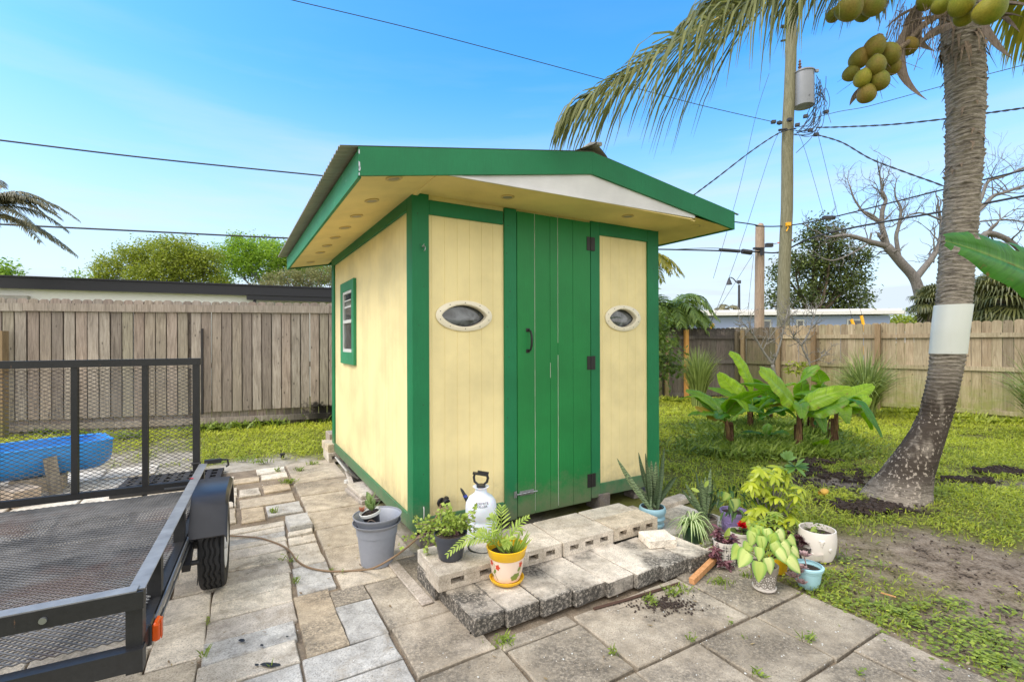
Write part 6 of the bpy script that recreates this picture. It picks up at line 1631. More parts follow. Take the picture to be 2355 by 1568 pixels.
b = MB(); P = [Vector((0, 0, 0)).lerp(dp(1747, 522, 16) - p2, i / 8) for i in range(9)]; b.tube(P, [.16 - .02 * i / 8 for i in range(9)], 18); 
c = P[-1]; b.tube([c - Vector((0, 0, .01)), c + Vector((.05, 0, .10))], [.14, .07], 18); b.build('pole_shaft', M['pole2'], e2, smooth='auto')
b = MB(); q = dp(1743, 572, 15.8) - p2; b.box(q, (.36, .1, .06), .3); b.box(q + Vector((.1, -.05, -.1)), (.08, .08, .25)); b.build('bracket', M['wire'], e2)

def wire(name, pts, r_, label, cat='cable', group=None, twist=False, mat='wire', extra=None):
    P = [dp(*p) for p in pts]; S = []
    for i in range(len(P) - 1):
        p0, p1, p2_, p3 = P[max(i - 1, 0)], P[i], P[i + 1], P[min(i + 2, len(P) - 1)]
        if len(P) == 2: p0, p3 = p1 * 2 - p2_, p2_ * 2 - p1
        m_ = 16 if twist else 8
        for j in range(m_):
            f = j / m_; S.append(.5 * ((2 * p1) + (p2_ - p0) * f + (2 * p0 - 5 * p1 + 4 * p2_ - p3) * f * f + (3 * p1 - p0 - 3 * p2_ + p3) * f ** 3))
    S.append(P[-1]); b = MB()
    if twist:
        for ph in (0, pi):
            b.tube([p + Vector((0, r_ * 1.0 * cos(i * .8 + ph), r_ * 1.0 * sin(i * .8 + ph))) for i, p in enumerate(S)], r_, 5, cap=False)
    else: b.tube(S, r_, 6)
    for (x, y, Y_, sx, sz) in (extra or []):
        b.box(dp(x, y, Y_), (sx, .12, sz))
    return tag(b.build(name, M[mat], None, smooth=False), label, cat, group)
Wg = 'overhead lines crossing the sky'
wire('overhead_wire', [(560, -28, 10), (655, -3, 10.3), (1000, 80, 11.5), (1405, 188, 13), (1600, 240, 13.8), (1778, 281, 14.3)], .009, 'thin wire from the top centre of the sky down to the tall pole', group=Wg)
wire('overhead_cable', [(-120, 308, 9.5), (0, 323, 10), (350, 365, 11), (745, 405, 12.2), (1200, 450, 13.2), (1693, 511, 14.2), (1741, 520, 14.4), (1811, 519, 14.4), (1909, 501, 13.6), (2170, 436, 11.5), (2354, 392, 10.2), (2500, 360, 9.6)], .018, 'black cable passing behind the shed roof, upper of the two on the left', group=Wg, extra=[(1905, 501, 13.6, .32, .09)])
wire('overhead_cable', [(-120, 508, 11.5), (0, 516, 12), (350, 533, 13), (665, 548, 14), (1200, 568, 15), (1540, 574, 15.6), (1727, 579, 15.9), (1792, 580, 15.5), (1857, 551, 14), (1955, 525, 12.8), (2165, 487, 11), (2354, 451, 9.8), (2480, 430, 9.3)], .024, 'thick black cable passing under the shed eave, lower of the two on the left', group=Wg)
wire('cable_splice', [(1654, 575, 15.7), (1700, 578, 15.8)], .055, 'fat black splice case on the lower cable left of the short pole', 'splice case')
wire('cable_splice', [(1706, 578, 15.8), (1727, 581, 15.85)], .085, 'boxy black splice on the lower cable touching the short pole', 'splice case')
wire('overhead_cable', [(1540, 574, 15.6), (1640, 571, 15.7), (1735, 576, 15.8), (1775, 562, 15.5), (1840, 552, 14.6)], .010, 'thin black service line rising past the short pole', group=Wg, extra=[(1768, 564, 15.6, .22, .12)])
wire('tape', [(1788, 559, 15.0), (1822, 552, 14.6)], .02, 'orange red tape wrapped on the line between the poles', 'tape', mat='orange')
wire('twisted_cable', [(1876, 294, 14.2), (1950, 292, 13.4), (2049, 287, 12.4), (2165, 275, 11.3), (2260, 262, 10.6), (2354, 249, 10), (2460, 232, 9.5)], .012, 'twisted service cable running level to the right behind the palm', group=Wg, twist=True)
wire('twisted_cable', [(1876, 310, 14.2), (1935, 328, 13.6), (2002, 366, 12.8), (2085, 398, 12), (2170, 429, 11.3), (2260, 470, 10.6)], .012, 'twisted service cable sloping down right to the palm trunk', group=Wg, twist=True)
wire('overhead_wire', [(1868, 273, 14.3), (1925, 258, 13.6), (1983, 248, 13.1), (2030, 236, 12.7), (2165, 199, 11.5), (2354, 150, 10.3)], .008, 'wire rising right from the tall pole below the coconuts', group=Wg)
wire('twisted_cable', [(1830, 296, 14.3), (1792, 306, 14), (1730, 346, 13.2), (1652, 406, 12.2), (1596, 448, 11.6), (1500, 520, 10.6)], .012, 'twisted service cable running down left to the shed roof', group=Wg, twist=True)
wire('overhead_wire', [(1830, 352, 14.4), (1861, 322, 14.3), (1876, 300, 14.2)], .010, 'short loop of cable on the right side of the tall pole', group=Wg)
Gg = 'guy wires of the poles'
for pts, lab in [([(1871, 271, 14.4), (1984, 735, 13.8)], 'guy wire ending at the right yellow guard'), ([(1822, 299, 14.5), (1852, 350, 14.3), (1960, 735, 13.7)], 'guy wire with an insulator ending at the left yellow guard'),
                 ([(1792, 303, 14.5), (1770, 355, 14.3), (1690, 600, 13.6), (1627, 760, 13.2)], 'guy wire from the tall pole down left to the orange guard'), ([(1768, 170, 14.4), (1738, 265, 14.2), (1700, 430, 13.8), (1640, 640, 13.4)], 'faint guy wire left of the tall pole in front of the fronds'),
                 ([(1731, 585, 15.9), (1663, 693, 15), (1600, 790, 14.4)], 'guy wire running down left from the short pole'), ([(1733, 585, 15.9), (1722, 690, 15.4), (1722, 760, 15.2)], 'thin vertical line hanging from the short pole')]:
    wire('guy_wire', pts, .006, lab, 'guy wire', Gg)
for x, y, x2, y2, lab, m_ in ((1957, 734, 1966, 757, 'left one of two yellow guy wire guards above the tan fence', 'guard'), (1980, 726, 1987, 755, 'right and taller one of two yellow guy wire guards above the tan fence', 'guard'), (1640, 745, 1624, 772, 'orange guy wire guard above the dark fence', 'guard')):
    b = MB(); b.tube([dp(x, y, 13.6), dp(x2, y2, 13.55), dp(x2 + (x2 - x) * 3, y2 + (y2 - y) * 3, 13.4)], .04, 8); tag(b.build('guy_guard', M[m_]), lab, 'guy guard', 'guy wire guards')
b = MB(); base = dp(1699, 786, 40); base.z = 0
ls = empty('street_lamp', base, 0, 'dark street lamp with a curved arm far beyond the dark fence', 'street lamp')
b.tube([Vector((0, 0, 0)), dp(1699, 655, 40) - base], [.13, .09], 10); b.tube([dp(1699, 652, 40) - base, dp(1699, 645, 40) - base], .16, 8); b.build('lamp_post', M['wire'], ls)
b = MB(); b.tube([dp(x, y, 40) - base for x, y in ((1699, 653), (1693, 649), (1686, 641), (1680, 638), (1677, 639), (1676, 643))], .045, 6); b.build('lamp_arm', M['wire'], ls)
b = MB(); b.lathe([(.04, .15), (.10, 0), (.22, -.35), (.24, -.42), (.0, -.42)], 12, dp(1676, 643, 40) - base); b.build('lamp_head', M['wire'], ls)

# ------------------------------------------------------------ pots and their plants
M['pot_grey'] = m_plain('speckled_grey_plastic', srgb(142, 146, 156), .5, var=.08, scale=40)
M['pot_dark'] = m_plain('dark_grey_plastic', srgb(62, 66, 76), .45, var=.1)
M['pot_yel'] = m_plain('yellow_glaze', srgb(234, 184, 34), .25, var=.08)
M['pot_crm'] = m_plain('cream_glaze', srgb(232, 208, 188), .3, var=.04)
M['pot_red'] = m_plain('red_glaze', srgb(200, 74, 48), .35); M['pot_grn'] = m_plain('green_glaze', srgb(122, 138, 66), .35)
M['pot_blue'] = m_plain('light_blue_glaze', srgb(150, 188, 202), .35, var=.08, scale=8)
M['pot_lblue'] = m_plain('pale_blue_plastic', srgb(164, 204, 214), .35, var=.06, scale=8)
M['pot_pur'] = m_plain('lilac_ceramic', srgb(160, 142, 196), .45, var=.06)
M['pot_wht'] = m_plain('white_ceramic', srgb(222, 214, 206), .4, var=.05, scale=6)
M['pot_dgrn'] = m_plain('dark_green_ceramic', (0.018, 0.06, 0.025, 1), .35, var=.2)
M['pot_tau'] = m_plain('taupe_ceramic', srgb(132, 124, 114), .5, var=.1)
M['pot_blk'] = m_plain('black_pot', (0.02, 0.02, 0.022, 1), .4)
M['ink'] = m_plain('black_ink', (0.03, 0.03, 0.035, 1), .5)
def solid(prof, wall=.008):
    """outer profile (r,z) from bottom to rim -> closed profile with inner wall"""
    r_, z_ = prof[-1]; inner = [(max(r - wall, .002), z + (.006 if i == 0 else 0)) for i, (r, z) in enumerate(prof)][::-1]
    return [(0, prof[0][1])] + prof + inner + [(0, prof[0][1] + .006)]
def make_pot(name, label, pos, prof, mat, soil_z=None, n=40, wall=.008, cat='plant pot', smooth='auto', fluted=0, group='potted plants round the steps', rz=0.0):
    e = empty(name, pos, rz, label, cat, group); b = MB(); b.lathe(solid(prof, wall), n)
    if fluted:
        for i, p in enumerate(b.V):
            r_ = sqrt(p[0] ** 2 + p[1] ** 2)
            if r_ > 1e-4:
                f = 1 + .018 * cos(atan2(p[1], p[0]) * fluted); b.V[i] = (p[0] * f, p[1] * f, p[2])
    body = b.build('pot_body', M[mat], e, smooth=smooth)
    if soil_z:
        rr = 0
        for (r0, z0), (r1, z1) in zip(prof, prof[1:]):
            if z0 <= soil_z <= z1: rr = r0 + (r1 - r0) * (soil_z - z0) / (z1 - z0 + 1e-9)
        b = MB(); rr = (rr or prof[-1][0]) - wall + .001; prev = None
        for i, r_ in enumerate((0, .3, .55, .8, 1.0)):
            if i == 0: prev = [b.vert((0, 0, soil_z + .006))]; continue
            ring = [b.vert((cos(2 * pi * j / 24) * rr * r_, sin(2 * pi * j / 24) * rr * r_, soil_z + (random.uniform(-.004, .007) if r_ < 1 else -.002))) for j in range(24)]
            for j in range(24):
                if len(prev) == 1: b.face((prev[0], ring[j], ring[(j + 1) % 24]))
                else: b.face((prev[j], ring[j], ring[(j + 1) % 24], prev[(j + 1) % 24]))
            prev = ring
        b.build('soil', M['soil'], e, smooth=False)
    return e
random.seed(99)
# grey nested buckets
gpos = gp(867, 1308, .014, .10)
e = make_pot('plastic_pot', 'large grey plastic pot standing on the stones by the near shed corner', gpos, [(.098, 0), (.104, .004), (.128, .20), (.132, .202), (.137, .255), (.150, .268), (.158, .275), (.160, .283)], 'pot_grey', n=48, wall=.004)
e = make_pot('plastic_pot', 'second grey plastic pot nested inside the large one by the shed corner', gpos + Vector((.002, .003, .045)), [(.094, 0), (.118, .19), (.146, .262), (.158, .272), (.160, .282)], 'pot_grey', n=48, wall=.004)
e = make_pot('plastic_pot', 'small tilted dark pot with white rim holding succulents inside the grey pots', gpos + Vector((-.02, -.02, .262)), [(.045, 0), (.058, .085), (.0585, .086)], 'pot_blk', .078, 28, .003); e.rotation_euler = (.12, -.18, 0)
b = MB(); b.lathe([(.058, .075), (.066, .078), (.070, .098), (.067, .100), (.062, .084), (.057, .08)], 28); b.build('rim', M['vinyl'], e, smooth='auto')
b = MB(); b.tube(bez((-.02, -.060, .03), (.01, -.07, .10), (.045, -.055, .03), 10), .0035, 6); b.build('twine', M['spathe'], e)
M['succ'] = m_leaf('succulent_green', (0.13, 0.22, 0.06, 1), (0.38, 0.50, 0.20, 1), .15, rough=.35)
M['succr'] = m_leaf('succulent_red', (0.30, 0.10, 0.06, 1), (0.55, 0.26, 0.16, 1), .15)
M['burg'] = m_leaf('burgundy_leaves', (0.05, 0.015, 0.02, 1), (0.20, 0.07, 0.09, 1), .12, rough=.35, edge=([(0.0, (.6, .6, .6, 1)), (.3, G0)], (0.38, 0.22, 0.24, 1)))
M['pinks'] = m_leaf('mauve_succulent', (0.28, 0.18, 0.19, 1), (0.60, 0.42, 0.41, 1), .1)
def oval(mb, p, d, up_, L_, w_, a, fold=.15, n=6, curl=0.0, shape=None):
    d = Vector(d).normalized(); s_ = d.cross(Vector(up_)); s_ = s_.normalized() if s_.length > .01 else Vector((1, 0, 0)); nn = s_.cross(d)
    pts, ws = [], []
    for i in range(n + 1):
        f = i / n; pts.append(Vector(p) + d * L_ * f - nn * curl * L_ * f * f); ws.append(w_ * (sin(pi * min(.98, f * .94 + .03)) ** .8 if shape is None else shape(f)) * .5)
    mb.strip(pts, ws, s_, fold, a)
def rosette(mb, c, n, L_, w_, tilt=.6, a0=.5, curl=.2, up_=Vector((0, 0, 1))):
    for i in range(n):
        az = i * 2.399; tl_ = tilt + (i / n) * .9; d = Vector((cos(az) * cos(tl_), sin(az) * cos(tl_), sin(tl_)))
        oval(mb, c, d, up_, L_ * (1 - .45 * i / n), w_ * (1 - .3 * i / n), min(1, max(0, a0 + random.uniform(-.3, .3))), .3, 5, -curl)
b = MB(); rosette(b, Vector((.015, 0, .10)), 9, .09, .042, .45, .5, .25); rosette(b, Vector((.02, .0, .14)), 5, .10, .045, 1.0, .7, .1); b.build('succulent', M['succ'], e)
b = MB(); rosette(b, Vector((-.045, -.01, .105)), 8, .045, .026, .4, .6, .25); b.build('red_succulent', M['succr'], e)
# black pot with the elephant bush
bpos = gp(1036, 1294, .196, .07)
e = make_pot('plastic_pot', 'dark grey pot with a sprawling small-leaved bush on the left end of the upper step', bpos, [(.062, 0), (.072, .01), (.093, .125), (.096, .126), (.100, .150), (.1005, .152)], 'pot_dark', .135, 40, .005)
M['lf_eleph'] = m_leaf('small_round_leaves', (0.22, 0.33, 0.05, 1), (0.58, 0.68, 0.16, 1), .3, rough=.35)
b = MB(); PL = []
starts = [(bpos + Vector((.03, .02, .14)))]
tips = [(925, 1250), (968, 1215), (945, 1238), (985, 1195), (1010, 1180), (1035, 1185), (1060, 1190), (975, 1265), (1085, 1180), (1075, 1200), (955, 1205), (1020, 1215), (1000, 1235), (1048, 1205), (1095, 1215), (1030, 1170)]
for (x, y) in tips:
    q = dp(x, y, bpos.y + random.uniform(-.06, .12)); s_ = starts[0] + Vector((random.uniform(-.04, .02), random.uniform(-.03, .03), 0))
    P = [p - bpos for p in bez(s_, (s_ + q) / 2 + Vector((0, 0, .04)), q, 10)]; b.tube(P, [.004 - .0028 * i / 10 for i in range(11)], 5, cap=False)
    for k_, p in enumerate(P):
        if k_ < 3: continue
        for _ in range(5): PL.append(p + rnd3() * .018)
        if k_ % 3 == 0:
            d = rnd3() * .05; b.tube([p, p + d], .0015, 4, cap=False)
            for _ in range(8): PL.append(p + d * random.uniform(.3, 1.1) + rnd3() * .01)
b.build('twigs', M['burg'], e); leafcloud('leaves', np.array([list(p) for p in PL]), .025, M['lf_eleph'], e, droop=-.2, aspect=.85)
# pump sprayer
spos = gp(1106, 1240, .192, .085); 
e = empty('pump_sprayer', spos, 0, 'white translucent pump sprayer bottle with black handle on the upper step by the door', 'sprayer'); e.scale = (1.2, 1.2, .97)
M['spray'] = m_plain('milky_plastic', srgb(216, 222, 232), .35, var=.04, scale=6)
M['spray'].node_tree.nodes['Principled BSDF'].inputs['Subsurface Weight'].default_value = .3
prof = [(0, 0), (.078, 0), (.086, .012), (.087, .10), (.0845, .108), (.0845, .120), (.088, .128), (.088, .205), (.082, .24), (.066, .268), (.042, .288), (.034, .30), (.032, .322), (.045, .334), (.047, .338), (.040, .338), (.026, .330), (0, .330)]
b = MB(); b.lathe(prof, 44); b.build('tank', M['spray'], e, smooth='auto')
b = MB(); b.lathe([(.024, .328), (.026, .350), (.018, .352), (0, .352)], 16); 
hp = [(-.012, .345), (-.036, .372), (-.040, .402), (-.034, .428), (.034, .418), (.040, .395), (.034, .368), (.012, .345)]
b.tube([Vector((x, 0, z)) for x, z in hp[:4]], .0075, 6); b.tube([Vector((x, 0, z)) for x, z in hp[4:]], .0075, 6)
b.bar(Vector((-.046, 0, .432)), Vector((.042, 0, .414)), .026, .012, up=(0, 0, 1)); b.bar(Vector((-.02, .012, .436)), Vector((.044, .012, .424)), .012, .016)
b.build('pump_handle', M['black'], e)
b = MB(); b.tube([Vector((-.085, 0, .26)), Vector((-.108, 0, .31)), Vector((-.115, 0, .325))], [.011, .008, .003], 8); b.tube([Vector((-.075, 0, .235)), Vector((-.087, 0, .262))], .013, 8); b.build('nozzle', M['black'], e)
b = MB(); b.tube([Vector((-.086, 0, .262)), Vector((-.093, 0, .276))], .0125, 8); b.build('nozzle_collar', m_plain('blue_plastic_collar', srgb(40, 60, 150), .4), e)
b = MB(); b.tube(bez(Vector((.0, -.08, .04)), Vector((-.12, -.22, .01)), Vector((.02, -.25, .0)), 14) + bez(Vector((.02, -.25, .0)), Vector((.14, -.24, .01)), Vector((.10, -.06, .03)), 10), .0055, 6); b.build('hose', M['black'], e)
def text_on(txt, size, parent, place, mat, name='lettering', shear=.15):
    cu = bpy.data.curves.new('txt', 'FONT'); cu.body = txt; cu.size = size; cu.align_x = 'CENTER'; cu.shear = shear; cu.extrude = .0004; cu.space_line = .9
    to = bpy.data.objects.new('txt', cu); COL.objects.link(to); dg = bpy.context.evaluated_depsgraph_get(); me = bpy.data.meshes.new_from_object(to.evaluated_get(dg))
    bpy.data.objects.remove(to); bpy.data.curves.remove(cu)
    for v_ in me.vertices: v_.co = place(v_.co)
    me.materials.clear(); me.materials.append(mat); me.name = name
    o = bpy.data.objects.new(name, me); COL.objects.link(o); o.parent = parent; return o
fa = atan2(-spos.y, -spos.x)
def cyl(co):
    z = .240 + co.y; r_ = np.interp(z, [.10, .128, .205, .24, .268], [.0845, .088, .088, .082, .066]) + .0012 + co.z
    an = fa + co.x / .08 + .05; return Vector((cos(an) * r_, sin(an) * r_, z))
text_on('TERMITE\nKILLER', .020, e, cyl, M['ink'])
# yellow flowered pot with palm seedlings
ypos = gp(1165, 1350, .104, .075)
e = make_pot('flower_pot', 'cream pot with yellow rim and saucer and red flower pattern on the lower step', ypos, [(.058, .012), (.072, .02), (.086, .06), (.093, .11), (.096, .135)], 'pot_crm', .15, 48, .006)
e.scale = (1.06, 1.06, 1.12)
b = MB(); b.lathe([(.096, .134), (.100, .138), (.110, .175), (.113, .185), (.107, .186), (.102, .175), (.092, .142)], 48); b.build('rim', M['pot_yel'], e, smooth='auto')
b = MB(); b.lathe([(0, 0), (.072, 0), (.090, .012), (.096, .026), (.090, .026), (.082, .014), (0, .010)], 48); b.build('saucer', M['pot_yel'], e, smooth='auto')
fy = atan2(-ypos.y, -ypos.x)
def onpot(prof_r, prof_z, x, z, off=.0012, f0=fy):
    r_ = float(np.interp(z, prof_z, prof_r)) + off; an = f0 + x / r_; return Vector((cos(an) * r_, sin(an) * r_, z))
YP = ([.058, .072, .086, .093, .096], [.012, .02, .06, .11, .135])
def blob(mb, cx_, cz_, rx, rz_, lob=0, rot=0.0, off=.0014, PR=YP, f0=fy, n_=22, amp=.25):
    cv = mb.vert(onpot(PR[0], PR[1], cx_, cz_, off, f0)); vs = []
    for j in range(n_):
        th = 2 * pi * j / n_; r_ = 1 + amp * cos(lob * th) if lob else 1; x = rx * r_ * cos(th); z = rz_ * r_ * sin(th)
        vs.append(mb.vert(onpot(PR[0], PR[1], cx_ + x * cos(rot) - z * sin(rot), cz_ + x * sin(rot) + z * cos(rot), off, f0)))
    for j in range(n_): mb.face((cv, vs[j], vs[(j + 1) % n_]))
b = MB()
for cx_, cz_ in ((-.052, .105), (.088, .112), (-.098, .118)): blob(b, cx_, cz_, .013, .014, 5)
b.build('flower_pattern', M['pot_red'], e)
b = MB()
for cx_, cz_, rx, rz_, ro in ((.045, .052, .024, .018, .3), (.062, .058, .016, .012, .9), (-.072, .078, .014, .008, 1.0), (.075, .09, .014, .008, .8), (-.095, .05, .012, .008, -.8)): blob(b, cx_, cz_, rx, rz_, 5, ro, amp=.12)
for pts in ([(-.075, .12), (-.078, .09), (-.068, .06), (-.05, .03)], [(.09, .10), (.082, .075), (.06, .05)]):
    for (x0, z0), (x1, z1) in zip(pts, pts[1:]):
        b.poly([onpot(*YP, x0 - .0015, z0), onpot(*YP, x0 + .0015, z0), onpot(*YP, x1 + .0015, z1), onpot(*YP, x1 - .0015, z1)])
b.build('leaf_pattern', M['pot_grn'], e)
M['lf_palm'] = m_leaf('young_palm_leaf', (0.20, 0.32, 0.04, 1), (0.52, 0.62, 0.14, 1), .35)
def pinn(parent, base, tip, mid_, n_, L_, w_, name='frond', mat='lf_palm', th=.55):
    b = MB(); P = bez(base, mid_, tip, 14); b.tube(P, [.003 - .002 * i / 14 for i in range(15)], 5, cap=False)
    for i in range(n_):
        f = .25 + .75 * i / (n_ - 1); q = f * 14; k_ = min(int(q), 13); p = P[k_].lerp(P[k_ + 1], q - k_); t_ = (P[k_ + 1] - P[k_]).normalized(); s_ = t_.cross(Vector((0, -.5, 1))).normalized()
        Lf = L_ * (1 - .75 * abs(f - .55) / .6)
        for sg in (-1, 1):
            d = (s_ * sg + t_ * (.6 + th * f) + rnd3() * .06).normalized(); oval(b, p, d, Vector((0, -.4, 1)), Lf, w_, min(1, .5 + random.uniform(-.3, .4)), .2, 5, .15)
    return b.build(name, M[mat], parent)
c0 = ypos + Vector((-.02, 0, .15))
for (mx, my, tx, ty, yy, n_, L_) in ((1110, 1195, 1031, 1272, -.12, 16, .058), (1112, 1215, 1100, 1225, .02, 10, .055), (1150, 1198, 1153, 1168, .05, 9, .07), (1135, 1195, 1128, 1190, .0, 10, .06), (1180, 1208, 1212, 1190, -.02, 8, .05), (1185, 1185, 1200, 1220, .04, 8, .06), (1170, 1215, 1165, 1255, -.09, 9, .055), (1120, 1210, 1135, 1225, -.03, 8, .06)):
    US = lambda q: Vector((q.x / 1.06, q.y / 1.06, q.z / 1.12))
    pinn(e, US(c0 - ypos), US(dp(tx, ty, ypos.y + yy) - ypos), US(dp(mx, my, ypos.y + yy * .5) - ypos), n_, L_, .011)
b = MB()
for i in range(46):
    az = random.uniform(0, 6.28); o_ = Vector((cos(az), sin(az), 0)); p = Vector((.03, 0, .15)) + o_ * random.random() * .045; L_ = random.uniform(.06, .13)
    oval(b, p, o_ * .8 + Vector((0, 0, 1)) + rnd3() * .3, (0, -1, .2), L_, .007, random.random(), .3, 6, .5)
b.build('grass_tuft', M['lf_palm'], e)
# snake plants
M['snake'] = m_leaf('snake_plant_leaf', (0.07, 0.11, 0.05, 1), (0.20, 0.27, 0.13, 1), .08, rough=.4, bands=((0.035, 0.055, 0.03, 1), 16), var=False)
def blade_leaf(mb, p0, p1, p2, w_, a, n_=12):
    P = bez(p0, p1, p2, n_); d = (P[-1] - P[0]).normalized(); s_ = Vector((cos(a * 3), sin(a * 3) * .5, 0)); s_ = (s_ - d * s_.dot(d)).normalized()
    ws = [w_ * .5 * (.55 + .45 * min(1, f / .4)) * (1 - max(0, f - .6) / .4) ** .65 + .0006 for f in [i / n_ for i in range(n_ + 1)]]
    mb.strip(P, ws, s_, .35, a); mb.strip([p - s_.cross(d) * .003 for p in P], ws, s_, .35, a)
sp1 = gp(1500, 1222, .0, .08) + Vector((0, .0, .01))
e = make_pot('plant_pot', 'light blue ribbed ceramic pot with the tall snake plant at the right shed corner', sp1, [(.065, 0), (.085, .012), (.092, .03), (.084, .045), (.092, .06), (.100, .08), (.090, .098), (.098, .11), (.106, .13), (.104, .155), (.098, .165)], 'pot_blue', .145, 44, .008)
b = MB(); b.a = .5
for (tx, ty, mx, my, w_, yy) in ((1418, 1053, 1455, 1120, .045, 0), (1468, 1040, 1478, 1110, .040, .05), (1484, 1042, 1487, 1110, .05, -.03), (1508, 1060, 1507, 1120, .045, .04), (1527, 1028, 1518, 1110, .038, .02), (1497, 1058, 1500, 1125, .04, .08), (1555, 1095, 1535, 1115, .042, -.02), (1478, 1090, 1488, 1130, .045, -.05), (1512, 1100, 1508, 1140, .045, -.06), (1462, 1110, 1478, 1140, .04, .04), (1540, 1120, 1525, 1140, .035, .06), (1492, 1072, 1494, 1130, .04, .02)):
    s_ = Vector((random.uniform(-.04, .04), random.uniform(-.04, .04), .14)); blade_leaf(b, s_, dp(mx, my, sp1.y + yy * .5) - sp1, dp(tx, ty, sp1.y + yy) - sp1, w_, random.random())
b.build('snake_plant', M['snake'], e)
sp2 = gp(1622, 1240, .0, .07)
e = make_pot('plant_pot', 'grey fluted pot with a shorter snake plant left of the lilac pot', sp2, [(.070, 0), (.076, .01), (.084, .14), (.088, .142), (.090, .150)], 'pot_tau', .135, 90, .006, fluted=30)
b = MB(); b.lathe([(0, -.004), (.088, -.004), (.092, .012), (.084, .012), (.07, .004), (0, .004)], 36); b.build('saucer', M['pot_dark'], e)
b = MB()
for (tx, ty, mx, my, w_, yy) in ((1575, 1110, 1595, 1150, .035, 0), (1600, 1085, 1606, 1140, .03, .04), (1634, 1075, 1628, 1140, .04, .02), (1568, 1125, 1590, 1160, .03, .03), (1612, 1100, 1614, 1150, .05, -.04), (1622, 1095, 1620, 1150, .045, 0), (1650, 1140, 1640, 1165, .03, .02), (1640, 1100, 1634, 1150, .03, .05)):
    s_ = Vector((random.uniform(-.03, .03), random.uniform(-.03, .03), .13)); blade_leaf(b, s_, dp(mx, my, sp2.y + yy * .5) - sp2, dp(tx, ty, sp2.y + yy) - sp2, w_, random.random())
b.build('snake_plant', M['snake'], e)
b = MB(); oval(b, dp(1608, 1130, sp2.y - .05) - sp2, (-.9, 0, .35), (0, -1, 1), .07, .035, .9, .1); b.build('pale_leaf', M['lf_palm'], e); b = MB(); oval(b, dp(1620, 1120, sp2.y - .05) - sp2, (.5, 0, 1), (0, -1, .3), .06, .03, .7, .1); b.build('pale_leaf', M['lf_palm'], e)
# lilac pot
M['lf_peace'] = m_leaf('deep_green_leaves', (0.02, 0.05, 0.015, 1), (0.10, 0.20, 0.04, 1), .2)
lp_ = gp(1687, 1232, .0, .075)
e = make_pot('plant_pot', 'lilac ceramic pot with embossed hearts and dark leafy plant', lp_, [(.078, 0), (.084, .01), (.096, .15), (.102, .155), (.103, .175)], 'pot_pur', .155, 44, .007)
b = MB(); fl = atan2(-lp_.y, -lp_.x); LPp = ([.078, .084, .096, .102], [0, .01, .15, .155])
for cx_, cz_ in ((-.035, .08), (.045, .085), (.005, .035), (-.09, .07), (.1, .07)):
    pts = [onpot(LPp[0], LPp[1], cx_ + .0016 * 16 * sin(t_) ** 3, cz_ + .0016 * (13 * cos(t_) - 5 * cos(2 * t_) - 2 * cos(3 * t_) - cos(4 * t_)), .001, fl) for t_ in np.linspace(0, 2 * pi, 28)]
    b.tube(pts, .0028, 5, cap=False)
b.build('embossed_heart', M['pot_pur'], e, smooth=True)
def heart(mb, c, d, nn, L_, a, parent_off=0.0, wf=.8, fold=.12):
    d = Vector(d).normalized(); nn = Vector(nn); s_ = d.cross(nn).normalized(); nn = s_.cross(d)
    sh = lambda f: (1 - f) ** .75 * (1 + .25 * f) * wf if f > .12 else (.72 + f * 1.4) * wf * .95
    pts = []; ws = []
    for i in range(10):
        f = i / 9; pts.append(Vector(c) + d * L_ * (f - .12) - nn * L_ * .28 * f * f); ws.append(max(.0006, L_ * .5 * (sin(pi * min(1, (f + .12) / 1.12) ** .62) ** .8 * 1.0) * wf * 1.15))
    mb.strip(pts, ws, s_, fold, a)
b = MB()
for i in range(95):
    az = random.uniform(0, 6.28); o_ = Vector((cos(az), sin(az), 0)); rr = random.random(); p = Vector((0, 0, .16)) + o_ * .05
    tip = p + o_ * (.05 + .10 * rr) + Vector((-.01, 0, random.uniform(.04, .21))); oval(b, tip, o_ + rnd3() * .5 + Vector((0, 0, -.3)), (0, 0, 1), random.uniform(.05, .09), .018, random.random(), .2, 5, .4)
b.build('leaves', M['lf_peace'], e)
b = MB(); M['lf_syn'] = m_leaf('variegated_arrowhead', (0.34, 0.46, 0.06, 1), (0.64, 0.68, 0.28, 1), .3, rough=.4, var=False, edge=([(0.45, G0), (0.9, (1, 1, 1, 1))], (0.20, 0.36, 0.07, 1)))
heart(b, dp(1688, 1150, lp_.y - .11) - lp_, (.05, -.2, -1), (0, -1, .1), .10, .6); heart(b, dp(1672, 1135, lp_.y - .1) - lp_, (-.5, -.2, -.8), (0, -1, .2), .07, .3); b.build('arrowhead_leaf', M['lf_syn'], e)
# spider plant
M['spid'] = m_leaf('spider_plant_leaf', (0.10, 0.22, 0.03, 1), (0.22, 0.36, 0.06, 1), .25, var=False, edge=([(0.30, (1, 1, 1, 1)), (0.62, G0)], (0.62, 0.68, 0.42, 1)))
sp3 = gp(1592, 1256, .0, .07)
e = make_pot('plant_pot', 'dark green pot with a striped spider plant spilling over it', sp3, [(.058, 0), (.066, .01), (.078, .12), (.080, .135)], 'pot_dgrn', .12, 36, .007)
b = MB()
for i in range(70):
    az = random.uniform(-3.6, .6) if i < 50 else random.uniform(0, 6.28); o_ = Vector((cos(az), sin(az), 0)); L_ = random.uniform(.09, .19); h_ = random.uniform(.03, .10)
    P = bez(Vector((-.005, 0, .12)), Vector((-.01, 0, .13 + h_ * 2)) + o_ * L_ * .5, Vector((-.01, 0, .13 - random.uniform(0, .11))) + o_ * L_, 9)
    b.strip(P, [.0078 * x for x in (.8, 1, 1, 1, 1, .95, .85, .65, .4, .05)], Vector((-o_.y, o_.x, 0)), .3, random.random())
